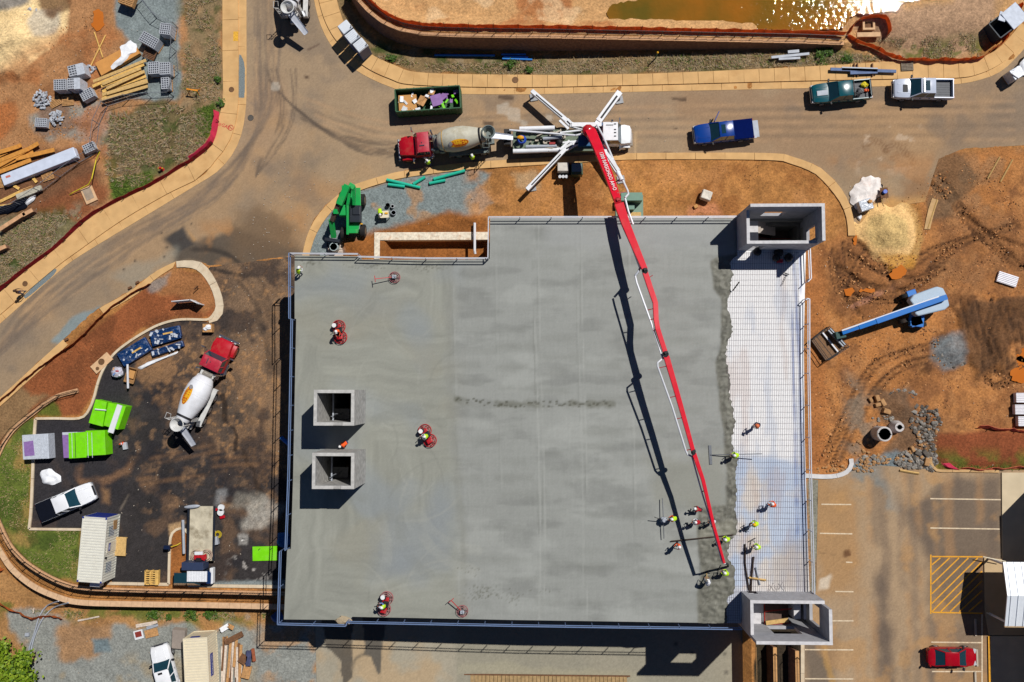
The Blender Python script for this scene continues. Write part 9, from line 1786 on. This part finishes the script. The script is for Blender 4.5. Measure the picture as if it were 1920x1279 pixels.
for lab, a, c, wd, m in (('brown timber laid slantwise over the scrap planks', (422, 1205), (455, 1188), .55, M_PALD), ('small timber frame at the top of the scrap heap', (426, 1172), (438, 1178), .4, M_PAL), ('silver foil scrap at the top of the scrap heap', (414, 1182), (430, 1172), .5, M_TARP), ('pallet boards low in the scrap heap', (455, 1258), (470, 1262), 1.3, M_PAL), ('brown crumpled sheet in the scrap heap', (450, 1232), (462, 1240), .9, M_PALD), ('blue grey broken crate in the scrap heap', (467, 1220), (465, 1250), .5, mat('crate_blue', rgb(70, 76, 110), .7, var=.3)), ('rusty sheet at the right of the scrap heap', (474, 1216), (477, 1240), .3, mat('rust_sheet', rgb(160, 90, 60), .8, var=.3))):
 u, v = P(*a, -2.3), P(*c, -2.3); m_ = (u+v)/2; b = MB(); b.bar(u-m_, v-m_, wd, .12); b.bar(u-m_+Vector((.05, -.1, .08)), v-m_+Vector((-.1, .06, .1)), wd*.4, .06); tag(b.build('scrap', m, loc=m_), lab, 'scrap')
for lab, a, c, wd, m in (('white and brown broken board in the small debris group', (255, 1174), (295, 1167), .35, M_WWOOD), ('grey board beside the broken board in the debris group', (275, 1178), (296, 1171), .3, M_GALV), ('tan sheet with splinters in the debris group', (272, 1190), (296, 1184), .8, M_PAL), ('white stick on the clay above the sand patch', (146, 1164), (186, 1156), .14, M_WWOOD), ('thin stick near the orange netting', (62, 1150), (64, 1140), .08, M_WWOOD)):
 u, v = P(*a, -2.7), P(*c, -2.7); m_ = (u+v)/2; b = MB(); b.bar(u-m_, v-m_, wd, .06); b.bar(u-m_+Vector((.1, .12, .06)), v-m_+Vector((-.2, -.05, .07)), wd*.3, .05); tag(b.build('debris_board', m, loc=m_), lab, 'board')
t = thing('framed_panel', 'white framed red panel lying on the gravel', 'panel', P(260, 1190, -2.7), R(15)); b = MB(); b.box((0, 0, 0), (.95, .9, .08)); b.build('frame', M_WPL, t); b = MB(); b.box((0, .05, .05), (.65, .55, .03)); b.build('red_panel', mat('brick_red', rgb(140, 52, 44), .7), t)
for lab, pts in (('long grey conduit curving over the lower wall to the tree, outer', [(110, 1127), (88, 1136), (74, 1155), (65, 1185), (55, 1215), (53, 1235)]), ('long grey conduit curving over the lower wall to the tree, inner', [(128, 1130), (100, 1140), (80, 1160), (68, 1185), (60, 1210), (57, 1235)])):
 rod('conduit', lab, 'conduit', smooth_path([P(x, y, -2.6 if k else -1.15) for k, (x, y) in enumerate(pts)], .5), .07, M_GALV, 8)
b = MB(); b.box((0, 0, .15), (.4, .35, .3)); tag(b.build('junction_box', M_GALV, loc=G(53, 1189), bevel=.03), 'small grey junction box on the conduits', 'junction box')
def leafy(name, label, c, r, h, n, cat='tree', trunk=True, leaf=.2, cols=((120, 150, 24), (84, 116, 18), (146, 170, 40))):
 t = thing(name, label, cat, c); rr = random.Random(int(c.x*10)); 
 if trunk:
  b = MB(); b.tube([(0, 0, 0), (.05, .05, h*.35), (.1, 0, h*.6)], [.22, .16, .08], 8)
  for k in range(7): a = k*.9; b.tube([(.05, .03, h*(.3+.04*k)), (r*.5*math.cos(a), r*.5*math.sin(a), h*.55), (r*.8*math.cos(a+.2), r*.8*math.sin(a+.2), h*.68)], [.08, .05, .02], 6)
  b.build('trunk', M_PALD, t)
 cl = [(Vector((rr.gauss(0, r*.45), rr.gauss(0, r*.45), h*.62+rr.uniform(-.3, .3)*h*.5)), r*rr.uniform(.18, .34)) for _ in range(34)]; b = MB(); b.cur = 0
 for k in range(n):
  cc, cr = rr.choice(cl); p = cc+Vector((rr.gauss(0, 1), rr.gauss(0, 1), rr.gauss(0, .8)))*cr*.55; a1 = Vector((rr.uniform(-1, 1), rr.uniform(-1, 1), rr.uniform(-.5, .5))).normalized(); a2 = a1.cross(Vector((rr.uniform(-.6, .6), rr.uniform(-.6, .6), 1))).normalized(); s = leaf*rr.uniform(.6, 1.3); b.cur = rr.choice((0, 0, 1, 2)); b.add([p-a1*s, p-a2*s*.6, p+a1*s, p+a2*s*.6], [(0, 1, 2, 3)])
 b.build('crown', [mat(f'leaf_{q_[0]}_{q_[1]}', rgb(*q_, .8), .6, var=.2, scale=3) for q_ in cols], t, fixn=False); return t
leafy('broadleaf_tree', 'bright green leafy tree at the bottom left corner', G(30, 1275), 3.4, 3.2, 9000)
for k, (x, y, r) in enumerate(((1553, 98, .55), (1536, 104, .7), (1588, 112, .45), (960, 122, .5), (993, 133, .35), (736, 110, .45), (415, 195, .4), (410, 150, .35), (290, 1150, .5), (360, 1150, .7), (395, 1152, .5), (320, 1155, .3))):
 leafy('shrub', ['green shrub at the end of the pond wall, right', 'green shrub at the end of the pond wall, left', 'low green shrub near the marker by the pavement', 'bright weed clump on the north verge by the blue pipes', 'small weed clump right of the blue pipes', 'weed clump on the verge near the portable toilets', 'weed clump at the west pavement edge, lower', 'weed clump at the west pavement edge, upper', 'weed clump below the lower wall, western', 'largest weed clump below the lower wall', 'weed clump below the lower wall, eastern', 'smallest weed clump below the lower wall'][k], G(x, y), r, .5, int(300*r+120), 'shrub', False, .09, ((76, 112, 28), (96, 128, 40), (60, 88, 22)))
t = thing('timber_deck', 'weathered timber platform at the bottom edge below the alley', 'timber platform', P(1010, 1283, -4.0)); b = MB()
for k in range(46): b.box((-9.2+k*.4, 0, .2), (.36, 1.9, .08))
b.build('boards', mat('deck_timber', rgb(176, 146, 102), .85, var=.25, scale=3), t); b = MB(); b.box((0, .98, .22), (18.6, .12, .12)); b.build('edge_beam', M_PALD, t)
draped('tarp', 'bright blue crumpled tarp at the south west deck corner', [(509, 1155), (522, 1143), (532, 1150), (530, 1168), (515, 1165)], .3, mat('bright_blue_tarp', rgb(30, 90, 160), .5, var=.2), amp=.15)
b = MB(); b.ball((0, 0, .3), .6, 10, 6, .2, (1.2, .7, .5)); tag(b.build('cement_bag', mat('cement_bag', rgb(176, 158, 130), .8, var=.2, bump=.3), loc=P(645, 1163, ZD)-Vector((0, 0, .2)), smooth=True), 'brown sack hanging at the jog of the south guardrail', 'sack')
o = P(1884, 1112, 0); t = thing('office_building', 'building at the right edge with white ribbed metal porch roof', 'building', (48.6, o.y, 0)); o = Vector((48.6, o.y, 0))
M_BW = mat('render_wall', rgb(206, 196, 180), .8, var=.08, scale=1); M_MR = mat('white_metal_roof', rgb(236, 242, 250), .4, .05, var=.05); ya, yb = -8.2-o.y, -17.5-o.y
for x0, y0, y1 in ((.5, yb, ya), (-.95, -42-o.y, yb)):
 b = MB(); b.box((x0+8, (y0+y1)/2, 4.0), (16, y1-y0, 8.0)); b.build('wall', M_BW, t); b = MB(); b.box((x0+8, (y0+y1)/2, 8.1), (16.1, y1-y0, .2)); b.build('roof', M_MR, t)
def q(px, py, z): return P(px, py, z)-o
zE, zR = 3.6, 4.4; A_ = [q(1881, 1054, zE), q(1889, 1117, zR), q(1884, 1174, zE)]; X2 = .45
for u, v in ((A_[0], A_[1]), (A_[1], A_[2])):
 b = MB(); lo = [u, v, Vector((X2, v.y, v.z)), Vector((X2, u.y, u.z))]; b.add([p-Vector((0, 0, .12)) for p in lo]+lo, [(3, 2, 1, 0), (4, 5, 6, 7), (0, 1, 5, 4), (1, 2, 6, 5), (2, 3, 7, 6), (3, 0, 4, 7)]); n = 9
 for k in range(n): f_ = (k+.5)/n; p1 = lo[0].lerp(lo[3], f_); p2 = lo[1].lerp(lo[2], f_); b.bar(p1+Vector((0, 0, .03)), p2+Vector((0, 0, .03)), .05, .06)
 b.build('porch_roof', M_MR, t)
b = MB(); b.bar(A_[2]+Vector((0, -.05, -.1)), Vector((X2, A_[2].y-.05, zE-.1)), .15, .15); b.build('gutter', mat('gutter_tan', rgb(190, 160, 120), .6), t)
for (x, y) in ((1884, 1060), (1886, 1168)): p = q(x, y, zE-.3); b = MB(); b.cyl((p.x+.2, p.y, 0.1), (p.x+.2, p.y, zE-.2), .11); b.build('porch_post', M_WPL, t)
rod('rail', 'pale handrail from the porch to the hatched bay, upper', 'handrail', [P(1843, 1044, 1.0), P(1886, 1053, 1.0)], .05, M_CREAM2, 6); rod('rail', 'pale handrail of the porch step, lower', 'handrail', [P(1850, 1149, .6), P(1884, 1165, .6)], .06, M_CREAM2, 6)
for lab, x, y in (('wheel stop in the shaded bay above the red car', 1828, 1176), ('wheel stop in front of the red car', 1831, 1233), ('wheel stop in the bay below the red car', 1828, 1275)):
 b = MB(); b.box((0, 0, .08), (.18, 1.6, .14)); tag(b.build('wheel_stop', mat('stop_concrete', rgb(190, 178, 160), .9, var=.1), loc=P(x, y, .02), bevel=.02), lab, 'wheel stop', 'wheel stops')
rnd = random.Random(77); b = MB()
for (x0, y0, x1, y1, n, z) in ((60, 40, 340, 270, 60, .05), (470, 300, 620, 470, 60, .03), (600, 340, 900, 420, 20, .03), (200, 700, 540, 1080, 70, .03), (700, 200, 1300, 290, 30, .03), (20, 1150, 480, 1275, 60, -2.75), (1530, 330, 1900, 880, 50, .05), (430, 400, 540, 700, 50, .03), (0, 330, 100, 400, 20, .1)):
 for k in range(n): s = rnd.uniform(.02, .06); c = P(rnd.uniform(x0, x1), rnd.uniform(y0, y1), z+.03); b.box(c, (s*2, s, .04), rnd.uniform(0, 3))
kind(b.build('litter', mat('litter_grey', rgb(196, 184, 168), .8, var=.3)), 'stuff')
